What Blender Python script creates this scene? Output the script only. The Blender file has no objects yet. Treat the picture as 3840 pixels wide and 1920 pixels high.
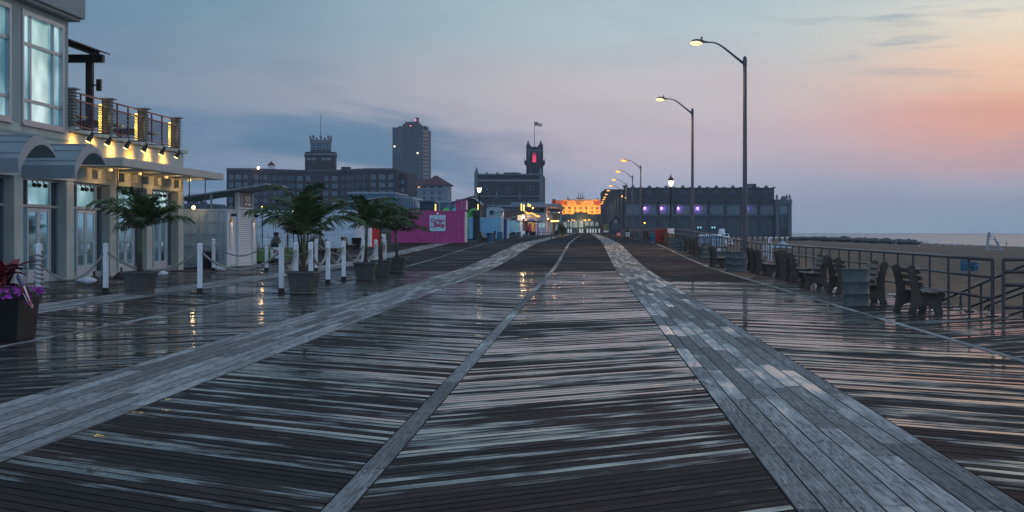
import bpy, math, random
from mathutils import Vector, Matrix
random.seed(7)
SC = bpy.context.scene
COL = SC.collection
R = math.radians
# ---------------------------------------------------------------- survey helpers (photo measurements -> metres)
F, H, VX, VY = 5600.0, 1.6, 2203.0, 869.0
def X(px, d): return (px - VX) / F * d
def Z(py, d): return H - (py - VY) / F * d
PROF = [(-60, 0), (58, 0), (66, .02), (80, .16), (100, .45), (118, .68), (135, .72), (190, .81), (415, .97), (700, 1.1), (9000, 1.1)]
def gz(y):
    for (a, za), (b, zb) in zip(PROF, PROF[1:]):
        if y <= b:
            t = (y - a) / (b - a)
            return za + (zb - za) * t
    return 1.1
def lin(c):
    r = []
    for v in c:
        v /= 255.0
        r.append(v / 12.92 if v <= .04045 else ((v + .055) / 1.055) ** 2.4)
    return r
# ---------------------------------------------------------------- nodes
class NT:
    def __init__(s, nt): s.nt = nt
    def node(s, t, **p):
        n = s.nt.nodes.new('ShaderNode' + t)
        for k, v in p.items(): setattr(n, k, v)
        return n
    def link(s, sock, v):
        if isinstance(v, bpy.types.NodeSocket): s.nt.links.new(v, sock)
        elif v is not None: sock.default_value = v
    def math(s, op, a, b=None, c=None, clamp=False):
        n = s.node('Math', operation=op, use_clamp=clamp)
        s.link(n.inputs[0], a)
        if b is not None: s.link(n.inputs[1], b)
        if c is not None: s.link(n.inputs[2], c)
        return n.outputs[0]
    def mix(s, f, a, b, blend='MIX'):
        n = s.node('MixRGB', blend_type=blend)
        for i, v in enumerate((f, a, b)):
            if i and isinstance(v, (tuple, list)): v = tuple(v)[:3] + (1,)
            s.link(n.inputs[i], v)
        return n.outputs[0]
    def ramp(s, f, stops, interp='LINEAR'):
        n = s.node('ValToRGB'); e = n.color_ramp.elements; n.color_ramp.interpolation = interp
        while len(e) < len(stops): e.new(.5)
        for el, (p, c) in zip(e, stops):
            el.position = p
            el.color = (c, c, c, 1) if isinstance(c, (int, float)) else tuple(c)[:3] + (1,)
        s.link(n.inputs[0], f)
        return n.outputs[0]
    def smooth(s, v, a, b):
        n = s.node('MapRange', interpolation_type='SMOOTHSTEP')
        s.link(n.inputs[0], v); n.inputs[1].default_value = a; n.inputs[2].default_value = b
        return n.outputs[0]
    def noise(s, vec, scale, detail=3, rough=.55, dist=0):
        n = s.node('TexNoise'); s.link(n.inputs['Vector'], vec)
        n.inputs['Scale'].default_value = scale; n.inputs['Detail'].default_value = detail
        n.inputs['Roughness'].default_value = rough; n.inputs['Distortion'].default_value = dist
        return n.outputs[0]
    def comb(s, x, y, z=0.0):
        n = s.node('CombineXYZ')
        for i, v in enumerate((x, y, z)): s.link(n.inputs[i], v)
        return n.outputs[0]
MATS = {}
def newmat(name):
    m = bpy.data.materials.new(name); m.use_nodes = True
    nt = m.node_tree; b = nt.nodes['Principled BSDF']
    MATS[name] = m
    return m, NT(nt), b
def M(name, col=(.5, .5, .5), rough=.6, metal=0, var=.3, scale=3.0, bump=0.0, spec=.5, emit=None, es=0, stretch=(1, 1, 1), sheen=None):
    """procedural material: base colour with blotchy wear, optional bump, optional emission for lamps and glowing panes"""
    if name in MATS: return MATS[name]
    m, n, b = newmat(name)
    tc = n.node('TexCoord').outputs['Object']
    mp = n.node('Mapping'); n.link(mp.inputs[0], tc); mp.inputs['Scale'].default_value = stretch
    f = n.noise(mp.outputs[0], scale, 5, .62)
    lo = [c * (1 - var) for c in col]; hi = [min(1, c * (1 + var)) for c in col]
    c = n.ramp(f, [(.3, lo), (.7, hi)])
    n.link(b.inputs['Base Color'], c)
    n.link(b.inputs['Roughness'], n.ramp(f, [(.3, max(.02, rough - .08)), (.7, min(1, rough + .08))]))
    b.inputs['Metallic'].default_value = metal
    b.inputs['Specular IOR Level'].default_value = spec
    if bump:
        bp = n.node('Bump'); bp.inputs['Strength'].default_value = bump; bp.inputs['Distance'].default_value = .02
        n.link(bp.inputs['Height'], n.noise(mp.outputs[0], scale * 6, 4)); n.link(b.inputs['Normal'], bp.outputs[0])
    if emit:
        b.inputs['Emission Color'].default_value = tuple(emit) + (1,)
        b.inputs['Emission Strength'].default_value = es
    return m
# ---------------------------------------------------------------- mesh builder
class MB:
    def __init__(s): s.v, s.f, s.m, s.cur = [], [], [], 0
    def mat(s, i): s.cur = i; return s
    def add(s, vs, fs):
        o = len(s.v); s.v += [tuple(v) for v in vs]
        for f in fs: s.f.append([i + o for i in f]); s.m.append(s.cur)
        return s
    def quad(s, a, b, c, d): return s.add([a, b, c, d], [(0, 1, 2, 3)])
    def bx(s, x0, x1, y0, y1, z0, z1):
        return s.add([(x0, y0, z0), (x1, y0, z0), (x1, y1, z0), (x0, y1, z0), (x0, y0, z1), (x1, y0, z1), (x1, y1, z1), (x0, y1, z1)],
                     [(0, 3, 2, 1), (4, 5, 6, 7), (0, 1, 5, 4), (1, 2, 6, 5), (2, 3, 7, 6), (3, 0, 4, 7)])
    def cx(s, c, sz, top=1.0):                                   # centred box, optional taper
        x, y, z = c; a, b, h = sz[0] / 2, sz[1] / 2, sz[2] / 2
        p = [(-a, -b, -h), (a, -b, -h), (a, b, -h), (-a, b, -h), (-a * top, -b * top, h), (a * top, -b * top, h), (a * top, b * top, h), (-a * top, b * top, h)]
        return s.add([(x + i, y + j, z + k) for i, j, k in p], [(0, 3, 2, 1), (4, 5, 6, 7), (0, 1, 5, 4), (1, 2, 6, 5), (2, 3, 7, 6), (3, 0, 4, 7)])
    def bar(s, p, q, w, h=None):                                 # square bar between two points
        p, q = Vector(p), Vector(q); h = h or w; d = (q - p).normalized()
        u = d.cross(Vector((0, 0, 1)))
        u = Vector((1, 0, 0)) if u.length < 1e-4 else u.normalized()
        n = u.cross(d).normalized(); vs = []
        for c in (p, q):
            for a, b in ((-1, -1), (1, -1), (1, 1), (-1, 1)): vs.append(c + u * a * w / 2 + n * b * h / 2)
        return s.add(vs, [(0, 1, 2, 3), (7, 6, 5, 4), (0, 4, 5, 1), (1, 5, 6, 2), (2, 6, 7, 3), (3, 7, 4, 0)])
    def tube(s, pts, r, n=8, cap=True, twist=None):
        pts = [Vector(p) for p in pts]; k = len(pts)
        rs = r if isinstance(r, (list, tuple)) else [r] * k
        vs, fs = [], []; u = None; L = 0
        for i, p in enumerate(pts):
            d = (pts[min(i + 1, k - 1)] - pts[max(i - 1, 0)]).normalized()
            if u is None:
                u = d.cross(Vector((0, 0, 1)))
                if u.length < 1e-3: u = Vector((1, 0, 0))
            u = (u - d * u.dot(d)).normalized(); w = d.cross(u)
            if i: L += (p - pts[i - 1]).length
            for j in range(n):
                a = 2 * math.pi * j / n; rr = rs[i]
                if twist: rr *= 1 + .17 * math.cos(3 * (a - L * twist))
                vs.append(p + u * math.cos(a) * rr + w * math.sin(a) * rr)
        for i in range(k - 1):
            for j in range(n):
                a, b = i * n + j, i * n + (j + 1) % n
                fs.append((a, a + n, b + n, b))
        if cap: fs += [tuple(range(n)), tuple(range((k - 1) * n + n - 1, (k - 1) * n - 1, -1))]
        return s.add(vs, fs)
    def cyl(s, p, q, r, r2=None, n=12): return s.tube([p, q], [r, r if r2 is None else r2], n)
    def lathe(s, prof, c=(0, 0, 0), n=20, sy=1.0, rot=0.0):
        vs, fs = [], []
        for r, z in prof:
            for j in range(n):
                a = 2 * math.pi * j / n + rot
                vs.append((c[0] + r * math.cos(a), c[1] + r * math.sin(a) * sy, c[2] + z))
        for i in range(len(prof) - 1):
            for j in range(n):
                a, b = i * n + j, i * n + (j + 1) % n
                fs.append((a, b, b + n, a + n))
        return s.add(vs, fs)
    def sph(s, c, r, n=10, sq=(1, 1, 1)):
        prof = [(r * math.sin(math.pi * i / (n // 2 + 1)), -r * math.cos(math.pi * i / (n // 2 + 1))) for i in range(n // 2 + 2)]
        prof[0] = (1e-4, prof[0][1]); prof[-1] = (1e-4, prof[-1][1]); o = len(s.v)
        s.lathe(prof, (0, 0, 0), n)
        for i in range(o, len(s.v)):
            v = s.v[i]; s.v[i] = (c[0] + v[0] * sq[0], c[1] + v[1] * sq[1], c[2] + v[2] * sq[2])
        return s
    def prism(s, poly, axis, a, b):                              # polygon in the plane across 'axis', extruded a..b
        def P(u, w, t): return {'y': (u, t, w), 'x': (t, u, w), 'z': (u, w, t)}[axis]
        n = len(poly); vs = [P(u, w, a) for u, w in poly] + [P(u, w, b) for u, w in poly]
        fs = [tuple(range(n - 1, -1, -1)), tuple(range(n, 2 * n))] + [(i, (i + 1) % n, n + (i + 1) % n, n + i) for i in range(n)]
        return s.add(vs, fs)
    def wall(s, axis, t0, t1, a0, a1, z0, z1, holes):            # thick wall with rectangular openings; axis 'x' = wall facing x
        as_ = sorted({a0, a1} | {h[i] for h in holes for i in (0, 1) if a0 < h[i] < a1})
        zs = sorted({z0, z1} | {h[i] for h in holes for i in (2, 3) if z0 < h[i] < z1})
        for p, q in zip(as_, as_[1:]):
            run = None; cells = []
            for b, c in zip(zs, zs[1:]):
                m, k = (p + q) / 2, (b + c) / 2
                if any(h[0] < m < h[1] and h[2] < k < h[3] for h in holes):
                    if run: cells.append(run); run = None
                else: run = (run[0], c) if run else (b, c)
            if run: cells.append(run)
            for b, c in cells:
                if axis == 'x': s.bx(t0, t1, p, q, b, c)
                else: s.bx(p, q, t0, t1, b, c)
        return s
    def corr(s, p, q, z0, z1, pitch=.28, dep=.036):              # corrugated sheet between plan points p, q (bulges to the right of p->q)
        p, q = Vector(p), Vector(q); d = q - p; L = d.length; d.normalize(); nrm = Vector((d.y, -d.x))
        k = max(1, round(L / pitch)); pt = []
        for i in range(k):
            for t, o in ((0, 0), (.22, 0), (.36, 1), (.72, 1), (.86, 0)): pt.append(p + d * (i + t) / k * L + nrm * o * dep)
        pt.append(q)
        for a, b in zip(pt, pt[1:]): s.quad((a.x, a.y, z0), (b.x, b.y, z0), (b.x, b.y, z1), (a.x, a.y, z1))
        return s
    def build(s, name, mats, parent=None, smooth=False, world=True, bevel=0):
        me = bpy.data.meshes.new(name)
        vs = s.v
        if parent is not None and world:
            o = Vector((0, 0, 0)); p = parent
            while p is not None: o += p.location; p = p.parent
            vs = [(v[0] - o.x, v[1] - o.y, v[2] - o.z) for v in vs]
        me.from_pydata(vs, [], s.f)
        for m in (mats if isinstance(mats, (list, tuple)) else [mats]): me.materials.append(m)
        if any(s.m): me.polygons.foreach_set('material_index', s.m)
        if smooth:
            me.polygons.foreach_set('use_smooth', [True] * len(me.polygons))
        me.update()
        ob = bpy.data.objects.new(name, me); COL.objects.link(ob)
        if parent is not None: ob.parent = parent
        if bevel:
            md = ob.modifiers.new('bevel', 'BEVEL'); md.width = bevel; md.segments = 2; md.limit_method = 'ANGLE'
        if smooth == 'auto':
            md = ob.modifiers.new('split', 'EDGE_SPLIT'); md.split_angle = R(40)
        return ob
def tag(o, label=None, cat=None, group=None, kind=None):
    for k, v in (('label', label), ('category', cat), ('group', group), ('kind', kind)):
        if v: o[k] = v
    return o
def thing(name, label, cat, loc=(0, 0, 0), rz=0, group=None):
    o = bpy.data.objects.new(name, None); COL.objects.link(o); o.empty_display_size = .2
    o.location = loc; o.rotation_euler = (0, 0, rz)
    return tag(o, label, cat, group)
def kids(o): return [c for c in o.children]
def dup(o, loc=None, rz=None, label=None, parent=None):
    c = o.copy(); COL.objects.link(c)
    if parent is not None: c.parent = parent
    if loc is not None: c.location = loc
    if rz is not None: c.rotation_euler = (0, 0, rz)
    if label: c['label'] = label
    for k in kids(o): dup(k, parent=c)
    return c
def text(name, s, size, mat, parent, origin, right, up, extr=.004, align='CENTER', bold=0, shear=0):
    cu = bpy.data.curves.new(name, 'FONT'); cu.body = s; cu.size = size; cu.align_x = align; cu.extrude = extr; cu.offset = bold; cu.shear = shear
    cu.space_line = .8
    to = bpy.data.objects.new('t', cu); COL.objects.link(to)
    me = bpy.data.meshes.new_from_object(to.evaluated_get(bpy.context.evaluated_depsgraph_get()))
    bpy.data.objects.remove(to)
    r, u = Vector(right).normalized(), Vector(up).normalized(); n = r.cross(u)
    mt = Matrix((r, u, n)).transposed().to_4x4(); mt.translation = Vector(origin)
    o = Vector((0, 0, 0)); p = parent
    while p is not None: o += p.location; p = p.parent
    me.transform(Matrix.Translation(-o) @ mt)
    me.materials.clear(); me.materials.append(mat)
    ob = bpy.data.objects.new(name, me); COL.objects.link(ob)
    if parent is not None: ob.parent = parent
    return ob
def lamp(name, kind, loc, energy, col, parent=None, size=.1, aim=None, spot=None, blend=.5):
    l = bpy.data.lights.new(name, kind); l.energy = energy; l.color = col
    if kind != 'SUN': l.shadow_soft_size = size
    if spot: l.spot_size = spot; l.spot_blend = blend
    o = bpy.data.objects.new(name, l); COL.objects.link(o)
    v = Vector(loc)
    if parent is not None:
        p = parent
        while p is not None: v -= p.location; p = p.parent
        o.parent = parent
    o.location = v
    if aim is not None: o.rotation_euler = Vector(aim).to_track_quat('-Z', 'Y').to_euler()
    return o
# ---------------------------------------------------------------- camera
cam = bpy.data.cameras.new('camera'); co = bpy.data.objects.new('camera', cam); COL.objects.link(co); SC.camera = co
cam.sensor_width = 36; cam.sensor_fit = 'HORIZONTAL'; cam.lens = F / 3840 * 36
cam.shift_x = -(VX - 1920) / 3840; cam.shift_y = -(960 - VY) / 3840
cam.clip_start = .1; cam.clip_end = 30000
co.location = (0, 0, H); co.rotation_euler = (R(90), 0, 0)
SC.view_settings.view_transform = 'Standard'; SC.view_settings.look = 'None'; SC.view_settings.exposure = .15; SC.view_settings.gamma = 1
# ---------------------------------------------------------------- sky (before sunrise: blue-grey with a pink glow over the sea)
w = bpy.data.worlds.new('World'); SC.world = w; w.use_nodes = True
n = NT(w.node_tree); bg = w.node_tree.nodes['Background']; out = w.node_tree.nodes['World Output']
d = n.node('TexCoord').outputs['Generated']; sp = n.node('SeparateXYZ'); n.link(sp.inputs[0], d)
az = n.math('MULTIPLY', n.math('ARCTAN2', sp.outputs[0], sp.outputs[1]), 57.2958)
el = n.math('MULTIPLY', n.math('ARCSINE', sp.outputs[2]), 57.2958)
wob = n.noise(n.comb(n.math('MULTIPLY', az, .16), n.math('MULTIPLY', el, .5)), 1.0, 4)
elw = n.math('ADD', el, n.math('MULTIPLY', n.math('SUBTRACT', wob, .5), 1.6))
t = n.math('DIVIDE', elw, 12.0, clamp=True)
def sky(st): return n.ramp(t, [(e / 12, lin(c)) for e, c in st], 'EASE')
left = sky([(0, (108, 138, 166)), (1.6, (118, 140, 166)), (3.4, (100, 130, 158)), (5.2, (124, 142, 162)), (9, (104, 136, 158)), (12, (100, 138, 162))])
mid = sky([(0, (162, 176, 194)), (1.5, (176, 178, 196)), (3.2, (194, 182, 192)), (5.4, (196, 188, 192)), (8, (176, 192, 198)), (12, (136, 168, 182))])
right = sky([(0, (160, 178, 196)), (1.4, (172, 174, 190)), (2.6, (200, 166, 168)), (4.3, (230, 166, 146)), (5.8, (240, 200, 172)), (7.4, (234, 218, 196)), (9.2, (206, 212, 206)), (12, (140, 170, 184))])
c = n.mix(n.smooth(az, -20, 4), left, mid)
c = n.mix(n.smooth(az, 4, 17.5), c, right)
# cloud banks low on the left, thin streaks high on the right
cv = n.comb(n.math('MULTIPLY', az, .075), n.math('MULTIPLY', n.math('ADD', el, n.math('MULTIPLY', az, .07)), .42), 3.3)
bank = n.math('MULTIPLY', n.smooth(n.noise(cv, 1.15, 6, .56, .35), .42, .60), n.math('MULTIPLY', n.smooth(az, 2, -8), n.math('MULTIPLY', n.smooth(el, .4, 2.0), n.smooth(el, 7.5, 3.5))))
c = n.mix(n.math('MULTIPLY', bank, .85), c, lin((86, 122, 152)))
sv = n.comb(n.math('MULTIPLY', n.math('SUBTRACT', az, n.math('MULTIPLY', el, 1.2)), .14), n.math('MULTIPLY', el, 1.5))
strk = n.math('MULTIPLY', n.smooth(n.noise(sv, 1.3, 5, .6, .4), .5, .72), n.math('MULTIPLY', n.smooth(az, 4, 12), n.smooth(el, 4.6, 7)))
c = n.mix(n.math('MULTIPLY', strk, .6), c, lin((140, 158, 170)))
mot = n.noise(n.comb(n.math('MULTIPLY', az, .16), n.math('MULTIPLY', el, .75), 7.1), 1.0, 6, .6, .3)
c = n.mix(n.math('MULTIPLY', n.smooth(mot, .40, .68), .22), c, n.mix(1.0, c, (.70, .76, .84), 'MULTIPLY'))
# the dome overhead and behind
c = n.mix(n.smooth(el, 10, 45), c, (.17, .245, .34))
c = n.mix(n.smooth(sp.outputs[1], .60, -.30), c, (.40, .55, .78))
n.link(bg.inputs[0], c); bg.inputs[1].default_value = 1.0
nish = n.node('TexSky', sky_type='NISHITA', sun_disc=False); nish.sun_elevation = R(1.5); nish.sun_rotation = R(62)
bg2 = n.node('Background'); n.link(bg2.inputs[0], nish.outputs[0]); bg2.inputs[1].default_value = .0012
ad = n.node('AddShader'); n.link(ad.inputs[0], bg.outputs[0]); n.link(ad.inputs[1], bg2.outputs[0]); n.link(out.inputs[0], ad.outputs[0])
sun = lamp('sun', 'SUN', (160, 100, 60), .22, (1, .74, .66), aim=(-math.sin(R(62)), -math.cos(R(62)), -.24)); sun.data.angle = R(30)
# ================================================================ materials
white = M('white_paint', (.72, .75, .78), .45, var=.08)
black = M('black_paint', (.012, .012, .014), .45)
iron = M('dark_iron', (.02, .02, .022), .4, spec=.4)
galv = M('galvanised_steel', (.075, .085, .10), .42, .3, var=.15)
railm = M('weathered_rail', (.07, .06, .062), .36, .3, var=.35, scale=12, bump=.3)
conc = M('bench_concrete', (.058, .047, .037), .85, var=.4, scale=5, bump=.5)
benchwood = M('bench_wood', (.09, .066, .055), .45, var=.45, scale=6, bump=.5, stretch=(1, .15, 1))
stucco = M('pale_stucco', (.42, .44, .39), .9, var=.12, scale=1.3, bump=.25)
stucco2 = M('grey_green_stucco', (.27, .32, .31), .9, var=.14, scale=1.1, bump=.25)
alum = M('aluminium_frame', (.34, .37, .40), .35, .5, var=.1)
canopym = M('grey_metal_sheet', (.26, .30, .34), .45, .3, var=.12, stretch=(.3, 1, 1))
redmetal = M('maroon_metal', (.13, .026, .028), .4, .2)
gl, n, b = newmat('reflective_glass')
b.inputs['Base Color'].default_value = (.55, .86, .90, 1); b.inputs['Metallic'].default_value = .92; b.inputs['Roughness'].default_value = .06
bp = n.node('Bump'); bp.inputs['Strength'].default_value = .05; n.link(bp.inputs['Height'], n.noise(n.node('TexCoord').outputs['Object'], 1.2, 2)); n.link(b.inputs['Normal'], bp.outputs[0])
# tinted panes with a patchy teal-white glow added in the emission
lgl, n, b = newmat('glowing_pane_glass')
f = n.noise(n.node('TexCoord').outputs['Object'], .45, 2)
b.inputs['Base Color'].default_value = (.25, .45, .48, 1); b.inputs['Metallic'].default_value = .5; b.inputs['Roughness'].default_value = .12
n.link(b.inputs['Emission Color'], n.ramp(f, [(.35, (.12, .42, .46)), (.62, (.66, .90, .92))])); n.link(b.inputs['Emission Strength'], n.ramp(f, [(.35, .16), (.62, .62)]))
dgl, n, b = newmat('dark_glass')
b.inputs['Base Color'].default_value = (.012, .03, .038, 1); b.inputs['Metallic'].default_value = 0; b.inputs['Roughness'].default_value = .08
SODIUM = (1, .52, .14); WARM = (1, .66, .30)
glow_sodium = M('sodium_lens', (.5, .3, .1), .4, emit=(1, .40, .06), es=1.9)
glow_hot = M('sodium_lens_hot', (.9, .8, .6), .4, emit=(1, .52, .17), es=2.5)
glow_warm = M('warm_bulb', (.9, .8, .6), .4, emit=(1, .70, .34), es=8)
glow_yel = M('yellow_led', (.8, .7, .3), .4, emit=(1, .74, .16), es=1.3)
glow_white = M('lantern_glass', (.9, .9, .85), .4, emit=(1, .88, .66), es=3)
# ================================================================ boardwalk
def deckmat(name, dry, wetc, wmin, wmax, rdry, rwet, stripe=False):
    m, n, b = newmat(name)
    uv = n.node('UVMap', uv_map='UVMap').outputs[0]; s = n.node('SeparateXYZ'); n.link(s.inputs[0], uv)
    rnd = n.node('Attribute', attribute_name='rnd').outputs['Fac']; bias = n.node('Attribute', attribute_name='bias').outputs['Fac']
    obj = n.node('TexCoord').outputs['Object']
    u, v = s.outputs[0], s.outputs[1]
    r100 = n.math('MULTIPLY', rnd, 137.0)
    along = n.noise(n.comb(n.math('MULTIPLY', u, .85 if not stripe else .8), n.math('ADD', r100, n.math('MULTIPLY', v, 3.0))), 1.0, 4, .6)
    fine = n.noise(n.comb(n.math('MULTIPLY', u, .9), n.math('ADD', r100, n.math('MULTIPLY', v, 16.0))), 1.0, 2, .5)
    patch = n.noise(obj, .33, 4, .55)
    wv = n.math('ADD', n.math('ADD', n.math('MULTIPLY', along, .55), n.math('MULTIPLY', patch, .45)), n.math('ADD', n.math('MULTIPLY', n.math('SUBTRACT', rnd, .5), .26), n.math('MULTIPLY', n.math('SUBTRACT', fine, .5), .22)))
    wet = n.smooth(n.math('ADD', wv, bias), wmin, wmax)
    edge = n.smooth(n.math('ABSOLUTE', n.math('SUBTRACT', n.math('DIVIDE', v, .145 if not stripe else .168), .5)), (.40 if not stripe else .46), .495)
    if stripe: edge = n.math('MULTIPLY', edge, .7)
    wet = n.math('MULTIPLY', wet, n.math('SUBTRACT', 1.0, edge))
    red = n.smooth(n.noise(obj, .11, 2, .5), .44, .58)
    gr = n.noise(n.comb(n.math('MULTIPLY', u, 2.2), n.math('ADD', r100, n.math('MULTIPLY', v, 70.0))), 1.0, 5, .65, .8)
    shade = n.math('ADD', .55, n.math('MULTIPLY', rnd, .9))
    cd = n.mix(n.smooth(gr, .30, .72), [c * .35 for c in dry], [c * 1.55 for c in dry])
    cd = n.mix(1.0, cd, n.comb(shade, shade, shade), 'MULTIPLY')
    cd = n.mix(n.math('MULTIPLY', red, .0 if stripe else .6), cd, n.mix(1.0, cd, (1.75, .72, .62), 'MULTIPLY'))
    cd = n.mix(n.math('MULTIPLY', edge, .75), cd, (.006, .005, .005))
    # dark knots and nail stains
    vo = n.node('TexVoronoi'); n.link(vo.inputs['Vector'], n.comb(n.math('MULTIPLY', u, 1.3), n.math('ADD', n.math('MULTIPLY', v, 6.5), r100))); vo.inputs['Scale'].default_value = 1.0
    kn = n.smooth(vo.outputs['Distance'], .10, .05)
    cd = n.mix(n.math('MULTIPLY', kn, .8), cd, (.01, .008, .008))
    def tri(x, p): return n.math('MULTIPLY', n.math('ABSOLUTE', n.math('SUBTRACT', n.math('FRACT', n.math('DIVIDE', x, p)), .5)), p)
    nu, nv = tri(u, .61), tri(n.math('ADD', v, .0), .0725 if not stripe else .084)
    nail = n.smooth(n.math('ADD', n.math('MULTIPLY', nu, nu), n.math('MULTIPLY', nv, nv)), .00012, .00003)
    stain = n.math('MULTIPLY', n.smooth(n.math('ADD', n.math('MULTIPLY', n.math('MULTIPLY', nu, nu), .12), n.math('MULTIPLY', nv, nv)), .0007, .0), n.smooth(gr, .35, .65))
    cd = n.mix(n.math('MULTIPLY', stain, .55), cd, (.014, .011, .010)); cd = n.mix(n.math('MULTIPLY', nail, .9), cd, (.006, .006, .006))
    col = n.mix(wet, cd, n.mix(.35, wetc, cd))
    n.link(b.inputs['Base Color'], col)
    rr = n.math('ADD', n.math('MULTIPLY', wet, rwet - rdry), rdry)
    n.link(b.inputs['Roughness'], rr)
    b.inputs['IOR'].default_value = 2.6
    n.link(b.inputs['Specular IOR Level'], n.math('ADD', .02, n.math('MULTIPLY', wet, 1.0)))
    bp = n.node('Bump'); bp.inputs['Distance'].default_value = .004
    n.link(bp.inputs['Strength'], n.math('MULTIPLY', n.math('SUBTRACT', 1.0, wet), .8)); n.link(bp.inputs['Height'], gr)
    n.link(b.inputs['Normal'], bp.outputs[0])
    return m
deck_m = deckmat('wet_deck_boards', (.037, .028, .025), (.018, .016, .015), .475, .60, .70, .06)
stripe_m = deckmat('grey_deck_boards', (.235, .222, .215), (.14, .135, .135), .55, .74, .68, .10, True)
far_m = deckmat('dry_deck_boards', (.027, .031, .039), (.022, .022, .026), .56, .84, .85, .25)
class Deck:
    def __init__(s): s.v, s.f, s.uv, s.rnd, s.bias = [], [], [], [], []
    def poly(s, pts, uvs, rnd, bias):
        o = len(s.v); s.v += pts; s.f.append(list(range(o, o + len(pts)))); s.uv += uvs; s.rnd.append(rnd); s.bias.append(bias)
    def build(s, name, m):
        me = bpy.data.meshes.new(name); me.from_pydata(s.v, [], s.f); me.materials.append(m)
        ul = me.uv_layers.new(name='UVMap'); ul.data.foreach_set('uv', [c for u in s.uv for c in u])
        for k, a in (('rnd', s.rnd), ('bias', s.bias)):
            at = me.attributes.new(k, 'FLOAT', 'FACE'); at.data.foreach_set('value', a)
        o = bpy.data.objects.new(name, me); COL.objects.link(o); return tag(o, kind='structure')
def clip(pts, y1, hi):
    out = []
    for i, p in enumerate(pts):
        q = pts[(i + 1) % len(pts)]; a = (p[1] <= y1) == hi or p[1] == y1; b_ = (q[1] <= y1) == hi or q[1] == y1
        if a: out.append(p)
        if a != b_:
            t = (y1 - p[1]) / (q[1] - p[1]); out.append(tuple(p[i] + t * (q[i] - p[i]) for i in range(len(p))))
    return out
def boards(D, x0, x1, y0, y1, sgn, th, w=.145, gap=.012, bias=0.0, sides=True, jit=.0016, zoff=0, lay=None):
    tn, cs = math.tan(R(th)), math.cos(R(th)); step = w / cs; hh = (w - gap) / 2 / cs; T = sgn * tn * (x1 - x0)
    k0 = int((y0 - abs(T)) / step) - 1; k1 = int((y1 + abs(T)) / step) + 1
    rr = random.Random(int(x0 * 100) + 31)
    for k in range(k0, k1):
        yk = k * step; q = rr.random(); off = rr.random() * 50
        j = [rr.uniform(-jit, jit) for _ in range(4)]; Lb = (x1 - x0) / cs
        P = [(x0, yk - hh, j[0], off, 0), (x1, yk + T - hh, j[1], off + Lb, 0), (x1, yk + T + hh, j[2], off + Lb, w), (x0, yk + hh, j[3], off, w)]
        P = clip(P, y1, True); P = clip(P, y0, False) if P else P
        if len(P) < 3: continue
        b = bias(yk) if callable(bias) else bias
        top = [(p[0], p[1], gz(p[1]) + zoff + p[2]) for p in P]
        D.poly(top, [(p[3], p[4]) for p in P], q, b)
        if sides:
            for i in range(len(P)):
                a, c = top[i], top[(i + 1) % len(top)]
                D.poly([a, (a[0], a[1], a[2] - .035), (c[0], c[1], c[2] - .035), c], [(P[i][3], 0)] * 4, q, -1.0)
def lengthwise(D, x0, x1, y0, y1, nb, bias, gap=.010, zoff=.003):
    rr = random.Random(int(x0 * 77) + 5); w = (x1 - x0) / nb
    for i in range(nb):
        y = y0 - rr.random() * 3
        while y < y1:
            L = rr.uniform(2.0, 3.6); e = min(y + L - .008, y1); q = rr.random(); off = rr.random() * 60; j = [rr.uniform(-.0012, .0012) for _ in range(2)]
            k = 1 if e < 58 else 3
            for s in range(k):
                a, c = y + (e - y) * s / k, y + (e - y) * (s + 1) / k
                xa, xb = x0 + i * w + gap / 2, x0 + (i + 1) * w - gap / 2
                b = bias((a + c) / 2) if callable(bias) else bias
                D.poly([(xa, a, gz(a) + zoff + j[0]), (xb, a, gz(a) + zoff + j[1]), (xb, c, gz(c) + zoff + j[1]), (xa, c, gz(c) + zoff + j[0])],
                       [(off + a - y, 0), (off + a - y, .168), (off + c - y, .168), (off + c - y, 0)], q, b)
                if y < 60:
                    for xx in (xa, xb): D.poly([(xx, a, gz(a) + zoff), (xx, a, gz(a) - .04), (xx, c, gz(c) - .04), (xx, c, gz(c) + zoff)], [(off, 0)] * 4, q, -1.0)
            y += L
def hump(lo, a, b, hi): return lambda y: lo + (hi - lo) * max(0, min(1, (y - a) / (b - a)))
TH = 35
D = Deck()
boards(D, 2.56, 5.32, 2, 48, -1, TH, bias=hump(-.05, 8, 22, .045))
boards(D, -1.355, 1.19, 2, 60, 1, TH, bias=hump(-.09, 9, 15, .04))
boards(D, -4.05, -1.535, 2, 60, -1, TH, bias=hump(-.09, 9, 15, .03))
boards(D, -8.07, -5.46, 2, 60, 1, TH, bias=hump(-.02, 12, 24, .075))
boards(D, -10.78, -8.23, 2, 60, -1, TH, bias=hump(-.0, 12, 30, .05))
boards(D, -14.97, -12.12, 2, 70, 1, TH, bias=.02)
boards(D, -17.25, -15.13, 2, 70, -1, TH, bias=.0)
boards(D, 5.48, 8.05, 2, 72, 1, TH, bias=hump(-.04, 14, 30, .0))
D.build('boardwalk_planks', deck_m)
D = Deck()
for x0, x1, ya in ((2.56, 5.32, 48), (-1.355, 1.19, 60), (-4.05, -1.535, 60), (-8.07, -5.46, 60), (-10.78, -8.23, 60), (-14.97, -12.12, 70), (5.48, 8.05, 72)):
    boards(D, x0, x1, ya, 150, 1, 0, w=.16, bias=.0, sides=False, jit=.002)
    boards(D, x0, x1, 150, 620, 1, 0, w=.9, gap=.02, bias=-.1, sides=False, jit=.002)
D.build('boardwalk_far_planks', far_m)
D = Deck()
lengthwise(D, 1.2, 2.55, 3, 600, 8, lambda y: .045 if 13 < y < 36 else (.02 if y < 60 else .0))
lengthwise(D, -5.45, -4.06, 3, 600, 8, lambda y: -.02 if y < 60 else .0)
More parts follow.
